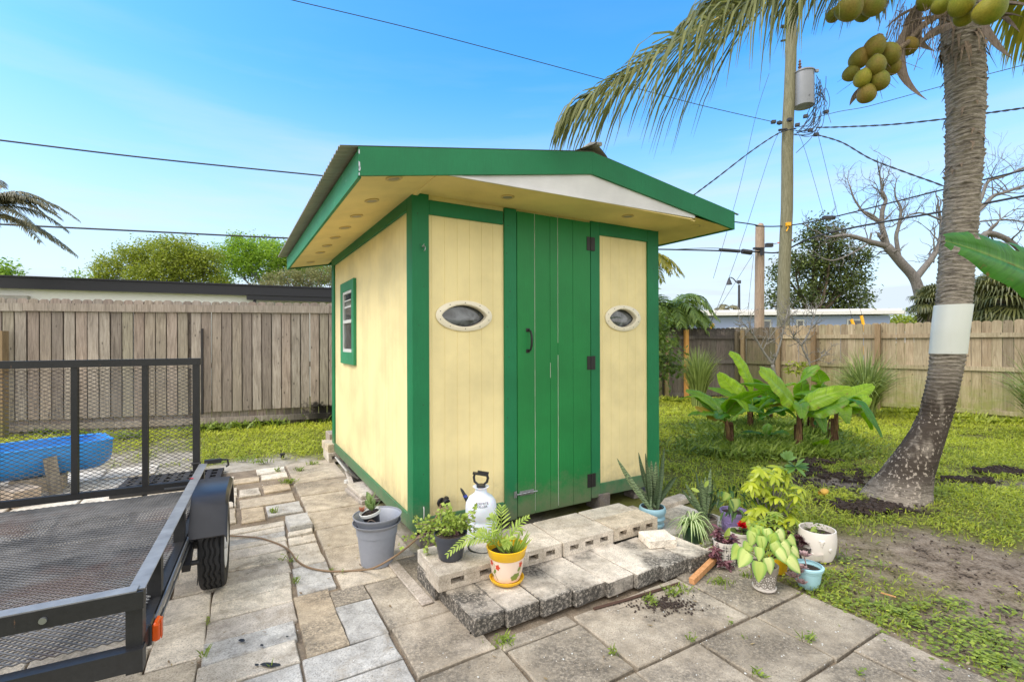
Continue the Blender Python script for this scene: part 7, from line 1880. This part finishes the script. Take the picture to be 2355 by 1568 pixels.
b.build('spider_plant', M['spid'], e)
# white pot with the red flower
rp_ = gp(1702, 1262, .0, .065)
e = make_pot('plant_pot', 'small white pot with one bright red flower between the patterned and lilac pots', rp_, [(.052, 0), (.06, .008), (.072, .085), (.078, .088), (.080, .108)], 'pot_wht', .095, 36, .006)
b = MB(); M['redf'] = m_leaf('red_petals', (0.50, 0.006, 0.012, 1), (0.80, 0.02, 0.03, 1), .15)
fc = Vector((.01, -.01, .145))
for i in range(70):
    d = rnd3(); d.z = abs(d.z) * .9 + .1; oval(b, fc, d, rnd3(), random.uniform(.030, .046), .022, random.random(), .2, 3, .2)
b.build('red_flower', M['redf'], e)
b = MB(); b.tube([(.01, 0, .09), (.01, -.005, .13)], .003, 5)
for i in range(26): 
    az = random.uniform(0, 6.28); o_ = Vector((cos(az), sin(az), .35)); oval(b, Vector((0, 0, .095)) + o_ * .03, o_, (0, 0, 1), .045, .02, random.random(), .15, 4, .3)
b.build('leaves', M['lf_mid'], e)
# patterned white and black pot with wandering plant
tp_ = gp(1667, 1310, .0, .065)
e = make_pot('plant_pot', 'white pot with black scroll pattern and burgundy trailing plant', tp_, [(.056, 0), (.062, .006), (.076, .145), (.078, .152)], 'pot_wht', .14, 44, .006); e.scale = (1, 1, 1.14)
ft = atan2(-tp_.y, -tp_.x); TP = ([.056, .062, .076, .078], [0, .006, .145, .152]); b = MB()
for row in range(3):
    for cx_ in range(-4, 5):
        x0 = cx_ * .052 + (.026 if row % 2 else 0); z0 = .03 + row * .046
        for k_ in range(4):
            for sg in (-1, 1):
                an = pi / 4 + k_ * pi / 2; pts = []
                for j in range(8):
                    r_ = .004 + .020 * j / 7; th = an + sg * (.55 * j / 7) ; pts.append(onpot(TP[0], TP[1], x0 + r_ * cos(th), min(.148, z0 + r_ * 1.0 * sin(th)), .0008, ft))
                b.tube(pts, [.0026, .0036, .0042, .0042, .0036, .0028, .002, .001], 4, cap=False, flat=.5)
b.build('scroll_pattern', M['ink'], e)
b = MB()
for (cx_, cy_, cz_, n_, L_) in ((-.03, -.02, .165, 16, .05), (-.06, -.02, .19, 12, .05), (-.05, .0, .215, 9, .045), (.03, -.03, .155, 14, .05), (-.085, -.05, .11, 14, .05), (-.09, -.06, .075, 16, .052), (-.045, -.085, .05, 14, .05), (-.02, -.09, .035, 10, .045), (.04, .0, .165, 9, .05)):
    for i in range(n_):
        az = i * 2.4; d = Vector((cos(az), sin(az) * .8, random.uniform(-.2, .6))); oval(b, Vector((cx_, cy_, cz_)) + rnd3() * .008, d, (0, -.4, 1), L_ * random.uniform(.7, 1.1), .020, random.random(), .25, 5, .25)
b.tube([(-.03, -.02, .15), (-.08, -.05, .15), (-.09, -.06, .08), (-.04, -.085, .04)], .003, 5); b.tube([(-.03, 0, .14), (-.055, 0, .21)], .003, 5)
b.build('trailing_plant', M['burg'], e)
b = MB(); oval(b, Vector((-.02, -.03, .155)), (.5, -.1, 1), (0, -1, .3), .085, .035, .7, .2, 6, .2); b.build('green_leaf', M['lf_palm'], e)
# taupe lattice pot with arrowhead vine
ap_ = gp(1757, 1364, .014, .06)
e = make_pot('plant_pot', 'grey and white lattice pattern pot with a pale arrowhead vine, nearest of the right group', ap_, [(.050, .012), (.056, .018), (.067, .085), (.068, .09)], 'pot_wht', .11, 44, .006); e.scale = (1, 1, 1.22)
b = MB(); b.lathe([(.068, .088), (.074, .090), (.078, .122), (.072, .124), (.064, .092)], 44); b.build('rim', M['pot_tau'], e, smooth='auto')
b = MB(); b.lathe([(0, 0), (.052, 0), (.064, .008), (.066, .018), (.060, .018), (.05, .010), (0, .008)], 44); b.build('saucer', M['pot_wht'], e, smooth='auto')
fa_ = atan2(-ap_.y, -ap_.x); AP = ([.050, .056, .067, .068], [.012, .018, .085, .09]); b = MB()
for row in range(2):
    for cx_ in range(-4, 5):
        x0 = cx_ * .036 + (0.018 if row else 0); z0 = .038 + row * .033
        pts = [onpot(AP[0], AP[1], x0 + .018 * cos(t_), z0 + .016 * sin(t_), .0008, fa_) for t_ in np.linspace(0, 2 * pi, 20)]; b.tube(pts, .0024, 4, cap=False)
        for k_ in range(4):
            an = k_ * pi / 2 + pi / 4; pts = [onpot(AP[0], AP[1], x0 + .008 * cos(an) + .007 * cos(t_) * abs(cos(an)) * 1.2, z0 + .008 * sin(an) + .007 * sin(t_), .0008, fa_) for t_ in np.linspace(0, 2 * pi, 10)]; b.tube(pts, .0012, 4, cap=False)
b.build('lattice_pattern', M['pot_tau'], e)
b = MB(); c = MB()
hl = [(1715, 1275, -.10, .085), (1750, 1240, .0, .07), (1720, 1255, .02, .06), (1745, 1265, -.08, .06), (1775, 1235, .02, .075), (1800, 1255, -.02, .08), (1790, 1225, .05, .07), (1762, 1222, .05, .065), (1730, 1230, .05, .07), (1745, 1215, .08, .06), (1815, 1240, .03, .06), (1745, 1300, -.13, .085), (1765, 1290, -.10, .07), (1790, 1270, -.08, .075), (1815, 1290, -.10, .085), (1780, 1255, -.03, .08), (1735, 1220, .06, .06), (1700, 1265, -.06, .075), (1822, 1265, .0, .06)]
for (x, y, yy, L_) in hl:
    p = dp(x, y - 4, ap_.y + yy + .03) - ap_; p.z /= 1.22; L_ *= 1.08; d = Vector(((x - 1757) / 70, -.45, -.45 - random.random() * .45)); heart(b, p, d, (0 + (x - 1757) / 200, -1, .55), L_, random.random())
    c.tube(bez((0, 0, .11), p * .5 + Vector((0, 0, .1)), p, 8), .0018, 4, cap=False)
vine = b.build('arrowhead_leaves', M['lf_syn'], e); c.build('leaf_stalks', M['lf_palm'], e)
# yellow pot, white pot behind
yp_ = gp(1790, 1322, .0, .05); e = make_pot('plant_pot', 'small mustard yellow pot half hidden behind the lattice pot', yp_, [(.042, 0), (.046, .006), (.058, .095), (.06, .10)], 'pot_yel', .09, 30, .005)
leafcloud('leaves', np.array([[random.gauss(0, .04), random.gauss(0, .04), random.uniform(.10, .26)] for _ in range(120)]), .05, M['lf_yel'], e)
wb_ = gp(1765, 1290, .0, .05); e = make_pot('plant_pot', 'dark pot with lime leaves hidden behind the arrowhead vine', wb_, [(.06, 0), (.075, .12), (.077, .125)], 'pot_blk', .11, 30, .005)
b = MB()
for i in range(14):
    cc = Vector((random.uniform(-.10, .08), random.uniform(-.06, .08), random.uniform(.16, .30)))
    for j in range(7): oval(b, cc, (cos(j * .9 + i), sin(j * .9 + i), .15), (0, 0, 1), .055, .016, random.random(), .1, 4, .3)
b.build('leaves', M['lf_palm'], e)
# black pot with dark rosette, pale blue pot with mauve succulent
bp2 = gp(1838, 1290, .0, .06); e = make_pot('plant_pot', 'black pot with dark maroon rosette succulents in front of the white pot', bp2, [(.055, 0), (.072, .075), (.076, .09)], 'pot_blk', .08, 30, .005)
b = MB()
for (cx_, cy_, cz_, L_) in ((.0, 0, .13, .055), (.02, -.03, .11, .045), (-.06, 0, .12, .05), (-.07, .02, .16, .04), (.035, .01, .14, .045)): rosette(b, Vector((cx_, cy_, cz_)), 22, L_, .020, -.1, .25, .2); b.tube([(cx_ * .3, 0, .08), (cx_, cy_, cz_)], .005, 5)
b.build('succulent', M['burg'], e)
b = MB()
for i in range(7): oval(b, Vector((.05 + i * .008, -.03, .14 + random.uniform(-.01, .07))), rnd3() + Vector((1, 0, .2)), (0, -1, .5), .05, .022, random.random(), .1, 4, .2)
b.tube([(.02, 0, .08), (.06, -.02, .16), (.09, -.03, .13)], .0018, 4); b.build('green_shoot', M['lf_palm'], e)
b = MB(); b.lathe([(0, .02), (.085, .02), (.098, .055), (.1, .065), (.094, .062), (.08, .028), (0, .026)], 40, (.055, -.01, 0)); b.build('white_dish', M['pot_wht'], e, smooth='auto')
lb_ = gp(1857, 1361, .0, .07); e = make_pot('plant_pot', 'pale blue pot with mauve succulents at the edge of the paving', lb_, [(.048, 0), (.056, .008), (.072, .05), (.080, .105), (.084, .108), (.086, .118), (.092, .122), (.094, .136), (.088, .140)], 'pot_lblue', .115, 44, .007); e.scale = (.93, .93, .98)
b = MB()
for (cx_, cy_, cz_, L_) in ((-.035, -.02, .20, .052), (-.10, -.06, .12, .055), (-.125, -.05, .085, .05), (-.09, -.08, .06, .042), (-.075, -.05, .14, .04)): rosette(b, Vector((cx_, cy_, cz_)), 16, L_, .028, .0, .6, .3)
b.tube([(-.01, -.01, .12), (-.035, -.02, .195)], .004, 6); b.tube([(.0, -.01, .12), (-.06, -.05, .14), (-.10, -.06, .10), (-.1, -.07, .06)], .004, 6)
b.build('mauve_succulent', M['pinks'], e)
# white elephant-face pot
wp_ = gp(1879, 1292, -.004, .08); e = make_pot('plant_pot', 'large rounded white ceramic pot with a small embossed face, right of the group', wp_, [(.088, 0), (.100, .008), (.118, .06), (.126, .11), (.128, .16), (.124, .20), (.122, .215)], 'pot_wht', .175, 52, .008); e.scale = (.91, .91, .95)
WP = ([.088, .100, .118, .126, .128, .124, .122], [0, .008, .06, .11, .16, .20, .215]); fw = atan2(-wp_.y, -wp_.x); b = MB()
for (cx_, cz_, rx, rz_) in ((.03, .155, .014, .02), (.018, .165, .008, .008), (.042, .165, .008, .008), (.03, .135, .006, .016), (.09, .10, .012, .018), (-.035, .06, .014, .012)):
    prev = None
    for i in range(6):
        f = i / 5; ring = [b.vert(onpot(WP[0], WP[1], cx_ + rx * cos(pi / 2 * f) * cos(2 * pi * j / 14), cz_ + rz_ * cos(pi / 2 * f) * sin(2 * pi * j / 14), .007 * sin(pi / 2 * f), fw)) for j in range(14)]
        if prev:
            for j in range(14): b.face((prev[j], prev[(j + 1) % 14], ring[(j + 1) % 14], ring[j]))
        prev = ring
b.build('embossed_face', M['pot_wht'], e, smooth=True)
leafcloud('seedling', np.array([[random.gauss(-.02, .05), random.gauss(0, .04), random.uniform(.18, .24)] for _ in range(60)]), .03, M['lf_mid'], e, droop=-.3)
# schefflera bush
M['lf_sch'] = m_leaf('lime_umbrella_leaves', (0.26, 0.36, 0.02, 1), (0.66, 0.70, 0.07, 1), .35, rough=.3)
sb = gp(1772, 1238, .0, .02); e = empty('umbrella_shrub', sb, 0, 'bushy lime-yellow umbrella shrub growing behind the pots', 'shrub')
b = MB(); c = MB(); random.seed(61)
hd_ = [(1750, 1085), (1795, 1080), (1725, 1110), (1770, 1100), (1815, 1105), (1735, 1135), (1780, 1130), (1820, 1135), (1760, 1150), (1800, 1155), (1735, 1165), (1780, 1170), (1745, 1185), (1820, 1160), (1770, 1075), (1745, 1120), (1790, 1110), (1755, 1200), (1775, 1195), (1730, 1095), (1805, 1085), (1740, 1210), (1790, 1190), (1720, 1190), (1760, 1170), (1800, 1180), (1825, 1185), (1735, 1200), (1775, 1215), (1810, 1200), (1755, 1225), (1795, 1140), (1835, 1120)]
for hi, (x, y) in enumerate(hd_):
    for _r in range(2):
        cc = dp(x + random.uniform(-12, 12), y + random.uniform(-8, 12), sb.y + random.uniform(-.14, .16)) - sb; az0 = random.random() * 6; tlt = Vector(((x - 1765) / 160, random.uniform(-.7, .2), 1)).normalized()
        s1 = tlt.cross(Vector((0, 1, 0))).normalized(); s2 = tlt.cross(s1)
        for j in range(8):
            an = az0 + j * .785; d = (s1 * cos(an) + s2 * sin(an)) * .9 + tlt * random.uniform(-.35, .1); oval(b, cc, d, tlt, random.uniform(.062, .09), .030, min(1, max(0, .55 + random.uniform(-.45, .45))), .12, 6, .35)
        c.tube(bez(Vector((random.uniform(-.05, .05), 0, .05)), cc * .5 + Vector((0, 0, .02)), cc, 8), [.008 - .006 * i / 8 for i in range(9)], 5, cap=False)
b.build('leaves', M['lf_sch'], e); c.build('stems', M['barkg'], e)
b = MB(); q = dp(1828, 1072, sb.y) - sb
for j in range(9):
    an = j * .7; oval(b, q + Vector((0, 0, 0)), (cos(an), -.3, sin(an) * .35 + .15), (0, -.5, 1), .095, .036, .15 + .1 * (j % 3), .1, 6, .2)
    oval(b, q + Vector((-.06, 0, .05)), (cos(an + .3) * .7, -.2, abs(sin(an)) + .3), (0, -1, .4), .07, .028, .3, .1, 6, .2)
M['lf_sch2'] = m_leaf('green_umbrella_leaves', (0.10, 0.22, 0.05, 1), (0.30, 0.45, 0.12, 1), .3, rough=.3); b.build('green_leaves', M['lf_sch2'], e)

# ------------------------------------------------------------ small things on the ground
b = MB(); b.a = .6; A_, B_ = gp(1590, 1336, .03), gp(1648, 1290, .03); b.bar(A_, B_ + Vector((0, 0, .03)), .034, .034)
tag(b.build('wooden_stake', M['stick']), 'raw orange timber stake leaning off the end of the lower step', 'stake')
b = MB(); b.tube([gp(1365, 1399, .022), gp(1440, 1378, .024), gp(1562, 1340, .022)], .008, 6); tag(b.build('rusty_rod', m_plain('rust', (0.07, 0.035, 0.022, 1), .8, var=.5, scale=40)), 'rusty dark rod lying in front of the lower step', 'rod')
b = MB(); b.lathe([(0, -.055), (.022, -.045), (.035, -.01), (.033, .02), (.018, .05), (0, .062)], 16, (0, 0, .03), Matrix.Rotation(1.4, 3, 'Y')); o = b.build('green_coconut', m_plain('fallen_fruit', srgb(216, 170, 74), .5, var=.2), smooth=True); o.location = gp(1893, 1138); o.rotation_euler = (0, 0, .3)
tag(o, 'small yellow fallen fruit in the weeds right of the lime shrub', 'fruit')
b = MB(); b.tube([(0, 0, 0), (0, 0, .04)], .022, 10); b.tube([(0, 0, .04), (0, 0, .055)], .034, 12); o = b.build('sprinkler_head', M['black']); o.location = gp(649, 1052); tag(o, 'black sprinkler head at the edge of the left lawn strip', 'sprinkler')
b = MB(); b.tube([(0, 0, 0), (0, 0, .03)], .035, 12); o = b.build('bottle_top', M['vinyl']); o.location = lw(-.07, 1.95, .014); tag(o, 'small white plastic cap beside the stacked slabs', 'cap')
# extension cord
M['cord'] = m_plain('brown_cord', srgb(128, 104, 78), .6, var=.15)
cpts = [(505, 1225), (530, 1231), (560, 1233), (600, 1237), (640, 1250), (665, 1265), (680, 1285), (700, 1300), (730, 1309), (770, 1313), (830, 1310)]
P = [gp(x, y, .022) for x, y in cpts] + [gp(862, 1304, .09), gp(905, 1280, .16), dp(935, 1258, 3.1), dp(965, 1232, 3.2), dp(990, 1205, 3.3), dp(1005, 1185, 3.40), dp(1012, 1165, 3.44), dp(1013, 1158, 3.44)]
S = []
for i in range(len(P) - 1):
    p0, p1, p2_, p3 = P[max(i - 1, 0)], P[i], P[i + 1], P[min(i + 2, len(P) - 1)]
    for j in range(6):
        f = j / 6; S.append(.5 * ((2 * p1) + (p2_ - p0) * f + (2 * p0 - 5 * p1 + 4 * p2_ - p3) * f * f + (3 * p1 - p0 - 3 * p2_ + p3) * f ** 3))
b = MB(); b.tube(S + [P[-1]], .0062, 8); tag(b.build('extension_cord', M['cord'], smooth=True), 'brown cord snaking over the stones from the wheel up to the shed inlet', 'cord')
b = MB(); b.tube([gp(2025, 1362, .02), gp(2060, 1372, .02)], .004, 5); tag(b.build('twig', M['stick']), 'small pale twig on the concrete slabs at the right', 'twig')
b = MB(); b.tube([gp(1080, 1385 + 70, .02), gp(1180, 1432, .022)], .005, 5); tag(b.build('twig', M['fenceL']), 'thin dry splinter along the foot of the lower step front', 'twig')
for (x, y, r_, lab) in ((612, 1518, .012, 'larger black oil blob on the stones'), (560, 1469, .008, 'small black blob on the stones')):
    pass
b = MB(); 
for (x, y, rx, ry) in ((622, 1527, 26, 6), (556, 1471, 10, 4), (590, 1527, 6, 3), (602, 1482, 5, 3), (660, 1462, 4, 2)):
    b.poly([gp(x + rx * cos(t_) * random.uniform(.75, 1.1) * .9, y + ry * sin(t_) * random.uniform(.75, 1.1), .0235) for t_ in np.linspace(2 * pi, 0, 15)[:-1]])
tag(b.build('oil_stains', m_plain('black_tar', (0.02, 0.02, 0.02, 1), .5)), kind='structure')

# ------------------------------------------------------------ grass, weeds, fallen bits (uncountable)
M['grass'] = m_leaf('lawn_grass', (0.16, 0.23, 0.03, 1), (0.70, 0.74, 0.09, 1), .4, rough=.5)
M['weed'] = m_leaf('weed_green', (0.11, 0.18, 0.03, 1), (0.40, 0.50, 0.08, 1), .3)
M['clov'] = m_leaf('clover_green', (0.13, 0.20, 0.03, 1), (0.45, 0.54, 0.08, 1), .3)
def in_view(x, y): return y > 1.8 and abs(x) < 1.13 * y + .3
def blades(name, pts, h_, w_, mat, label=None, leafy=.5, seed=1, vb=None):
    """pts (n,2); each item either a grass blade (bent triangle quad) or a small flat leaf"""
    n = len(pts); g = np.random.default_rng(seed); az = g.uniform(0, 2 * pi, n); o_ = np.stack([np.cos(az), np.sin(az), np.zeros(n)], 1); s_ = np.stack([-o_[:, 1], o_[:, 0], np.zeros(n)], 1)
    dist = pts[:, 1] / 4.0; sc = np.clip(dist, .75, 2.6) ** .8
    H_ = (h_ * g.uniform(.4, 1.2, n) * sc ** .5)[:, None]; W_ = (w_ * g.uniform(.6, 1.3, n) * sc)[:, None]; lean = g.uniform(.2, 1.1, n)[:, None]
    base = np.concatenate([pts, np.full((n, 1), -.008)], 1); leaf = (g.uniform(0, 1, n) < leafy)[:, None]
    p0 = base - s_ * W_ * .5; p1 = base + s_ * W_ * .5; tip = base + o_ * H_ * lean + np.array([0, 0, 1.0]) * H_; m1 = base + o_ * H_ * lean * .35 + np.array([0, 0, 1.0]) * H_ * .6
    A_ = np.stack([p0, p1, m1 + s_ * W_ * .35, tip], 1)
    z = (h_ * g.uniform(.15, .8, n))[:, None] * np.array([0, 0, 1.0]); LW = W_ * 1.5; c_ = base + z; tz = np.array([0, 0, 1.0]) * g.uniform(-.5, .6, n)[:, None]
    B_ = np.stack([c_ - o_ * LW, c_ - s_ * LW * .8 + tz * LW * .4, c_ + o_ * LW + tz * LW, c_ + s_ * LW * .8], 1)
    V_ = np.where(leaf[:, None, :], B_, A_).reshape(-1, 3); v = np.clip((.5 if vb is None else vb) + g.normal(size=n) * .22, 0, 1)
    o = raw_mesh(name, V_, np.arange(4 * n).reshape(-1, 4), M[mat], np.repeat(v, 4))
    return tag(o, label, 'grass', kind='stuff')
g = np.random.default_rng(5); pts = []; vb = []
N = 470000; yy = 1.9 + (15.5 - 1.9) * g.uniform(0, 1, N) ** 1.25; xx = g.uniform(-1.1, 1.13, N) * yy
S_ = (xx - SHED_O.x) * AX.x + (yy - SHED_O.y) * AX.y; T_ = (xx - SHED_O.x) * BX.x + (yy - SHED_O.y) * BX.y
ok = ~((S_ > -4.4) & (S_ < -.1) & (T_ < 3.2)) & ~((S_ > -.3) & (S_ < 2.5) & (T_ > -.75) & (T_ < 3.25)) & ~((S_ <= 1.78) & (T_ <= -.7) & (S_ > -4.4))
# hidden directly behind the shed: skip
ok &= ~((xx / yy > -.30) & (xx / yy < .26) & (yy > 4.5))
FD = (RE - RC).normalized(); FN = Vector((-FD.y, FD.x, 0)); 
dfe = (xx - RC.x) * FN.x + (yy - RC.y) * FN.y; sgn_ = 1 if (Vector((4, 6, 0)) - RC).dot(FN) > 0 else -1
ok &= (dfe * sgn_ > -.02)
LFn = Vector((d_.y, -d_.x, 0)) if False else None
ok &= ~((xx < 0) & (yy > 9.3 + .25 * (xx + 3)))
xs, ys = xx[ok], yy[ok]
for x, y in zip(xs, ys):
    d = grass_d(x, y)
    if d <= 0: continue
    if x < 0 and random.random() > .75: continue
    n_ = fbm(x, y, .9, 12) * .5 + fbm(x, y, 4, 14) * .3
    if random.random() < min(1, (d ** 1.4) * (.93 + n_ * .6)):
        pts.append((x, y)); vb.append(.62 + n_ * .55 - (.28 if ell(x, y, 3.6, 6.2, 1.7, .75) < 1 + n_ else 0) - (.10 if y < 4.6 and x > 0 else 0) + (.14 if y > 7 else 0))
blades('grass', np.array(pts), .042, .0085, 'grass', 'short yellow-green lawn grass and clover', .55, 3, np.array(vb))
print('grass', len(pts))
# weed patches: ferny cover under the bananas, weeds in the bare earth, in the joints
def patch(name, spots, label, hh, ww, mat, leafy, seed, cat='weeds'):
    P = []; g_ = np.random.default_rng(seed)
    for (x, y, rx, ry, n_) in spots:
        q = g_.normal(size=(n_, 2)) * np.array([rx, ry]) * .5; P.append(q + np.array([x, y]))
    o = blades(name, np.concatenate(P), hh, ww, mat, label, leafy, seed); o['category'] = cat; return o
def W2(x, y): q = gp(x, y); return q.x, q.y
sp_ = [(*W2(1765, 985), .9, .5, 3500), (*W2(1850, 1000), .5, .4, 2000), (*W2(1760, 1030), 1.0, .5, 6000), (*W2(1850, 1045), .6, .25, 2500), (*W2(1700, 1045), .5, .25, 2000), (*W2(1750, 1000), .9, .6, 3000)]
patch('ground_cover', sp_, 'dark green ferny ground cover under the banana plants', .13, .014, 'weed', .7, 8)
random.seed(71); sp_ = []
for i in range(52):
    x, y = random.uniform(1880, 2400), random.uniform(1380, 1560)
    if y < 1350 + (x - 1900) * .42 + 20 and True:
        pass
    q = gp(x, y); s_, t_ = wl(q)
    if s_ < 1.86: continue
    sp_.append((q.x, q.y, random.uniform(.05, .14), random.uniform(.04, .09), random.randint(14, 60)))
for (x, y, r_, n_) in ((2000, 1385, .12, 120), (1940, 1395, .10, 90), (1895, 1375, .10, 120), (1955, 1440, .12, 120), (2060, 1430, .16, 160), (2140, 1440, .16, 160), (2180, 1480, .18, 200), (2240, 1510, .2, 240), (2300, 1535, .2, 240), (2340, 1480, .2, 200), (2100, 1400, .12, 100), (2200, 1440, .14, 120), (1945, 1290, .10, 100), (1960, 1320, .09, 90), (2010, 1300, .08, 60), (1930, 1345, .10, 120), (2250, 1460, .15, 140)):
    q = gp(x, y); sp_.append((q.x, q.y, r_ * 1.5, r_ * .8, int(n_ * .5)))
sp_ = [s for s in sp_ if wl((s[0], s[1]))[0] > 1.84]
patch('weeds', sp_, 'broad-leaved weeds creeping over the bare earth beside the paving', .04, .010, 'clov', .85, 9)
sp_ = []
for (x, y, r_, n_) in ((1545, 1370, .05, 60), (1575, 1362, .05, 40), (1500, 1395, .04, 30), (1160, 1485, .05, 70), (1410, 1510, .02, 16), (1590, 1478, .015, 14), (1860, 1478, .03, 36), (1980, 1560, .02, 14), (1680, 1440, .015, 10), (1745, 1560, .03, 24), (665, 1112, .06, 80), (627, 1181, .03, 30), (690, 1085, .04, 40), (636, 1085, .03, 24), (600, 1065, .10, 60), (560, 1060, .12, 70), (720, 1070, .06, 40), (775, 1060, .08, 60), (510, 1068, .08, 30), (678, 1345, .018, 20), (672, 1295, .018, 20), (762, 1318, .012, 10), (466, 1515, .012, 10), (478, 1440, .012, 8), (650, 1290, .02, 10), (1100, 1412, .03, 40), (620, 1540, .01, 4), (790, 1325, .01, 4), (1655, 1345, .06, 60), (1715, 1330, .05, 40), (1900, 1330, .06, 80), (1875, 1355, .05, 60), (1490, 1385, .03, 30), (1710, 1475, .02, 4)):
    q = gp(x, y); sp_.append((q.x, q.y, r_ * 1.2, r_ * .8, n_))
o = patch('weeds', sp_, 'small weed tufts growing in the paving joints', .05, .007, 'weed', .45, 10); o.location.z = .018
sp_ = [(*W2(x, y), .5, .06, 160) for x, y in ((470, 990), (540, 985), (620, 978), (700, 972), (750, 968))] + [(*W2(x, y), .3, .06, 120) for x, y in ((300, 1010), (200, 1005), (100, 1000), (740, 962))]
patch('weeds', sp_, 'weeds along the foot of the left fence', .12, .016, 'weed', .6, 12)
sp_ = [(*W2(x, y), .8, .1, 200) for x, y in ((1600, 925), (1550, 922), (1950, 950), (2080, 950), (2200, 962), (2300, 972))]
patch('weeds', sp_, 'taller weeds along the foot of the tan fence', .10, .018, 'grass', .4, 13)
# crumbs of soil, stone chips
b = MB(); g = random.Random(5)
for i in range(1100):
    x, y = g.uniform(1.2, 5.2), g.uniform(2.1, 5.6)
    if wl((x, y))[0] < 1.86 or soil_f(x, y) < .35: continue
    s_ = g.uniform(.004, .013) * (1.6 if y > 4 else 1); b.box((x, y, s_ * .2 + fbm(x, y, 9, 5) * .010), (s_, s_ * g.uniform(.6, 1.3), s_ * .7), Matrix.Rotation(g.random() * 3, 3, 'Z') @ Matrix.Rotation(g.random(), 3, 'X'))
for i in range(5200):
    c_ = g.choice(MULCH); x, y = g.gauss(c_[0], c_[2] * .6), g.gauss(c_[1], c_[3] * .6)
    if mulch_f(x, y) < .45: continue
    s_ = g.uniform(.008, .028); b.box((x, y, g.random() * .02), (s_, s_ * g.uniform(.5, 1.3), s_ * .7), Matrix.Rotation(g.random() * 3, 3, 'Z') @ Matrix.Rotation(g.random() * 2, 3, 'X'))
tag(b.build('soil_crumbs', M['soil']), 'dark crumbs of earth on the bare ground', 'soil', kind='stuff')
b = MB()
for i in range(300):
    if i < 220: s_, t_ = g.uniform(-.4, 1.78), g.uniform(-2.6, -1.15)
    else: s_, t_ = g.uniform(-1.9, -.1), g.uniform(-1.2, 3.0)
    p = lw(s_, t_, .019); z_ = g.uniform(.002, .005); b.box(p, (z_, z_ * g.uniform(.6, 1.8), z_ * .6), g.random() * 3)
tag(b.build('gravel_chips', M['vinyl']), 'scattered pale stone chips on the paving', 'gravel', kind='stuff')
b = MB()
for i in range(260):
    x, y = g.uniform(-2.5, 4.5), g.uniform(2.1, 5.5); s_, t_ = wl((x, y))
    if -.2 < s_ < 2.5 and t_ > -1.25: continue
    p = Vector((x, y, .021 if in_patio(s_, t_) else .006)); d = Vector((g.uniform(-1, 1), g.uniform(-1, 1), 0)).normalized(); oval(b, p, d, (0, 0, 1), g.uniform(.012, .035), g.uniform(.006, .014), g.random(), .2, 3, -.1)
tag(b.build('leaf_litter', m_leaf('dry_litter', (0.16, 0.10, 0.05, 1), (0.45, 0.36, 0.20, 1), .1)), 'dry leaf bits strewn on the ground', 'leaf litter', kind='stuff')
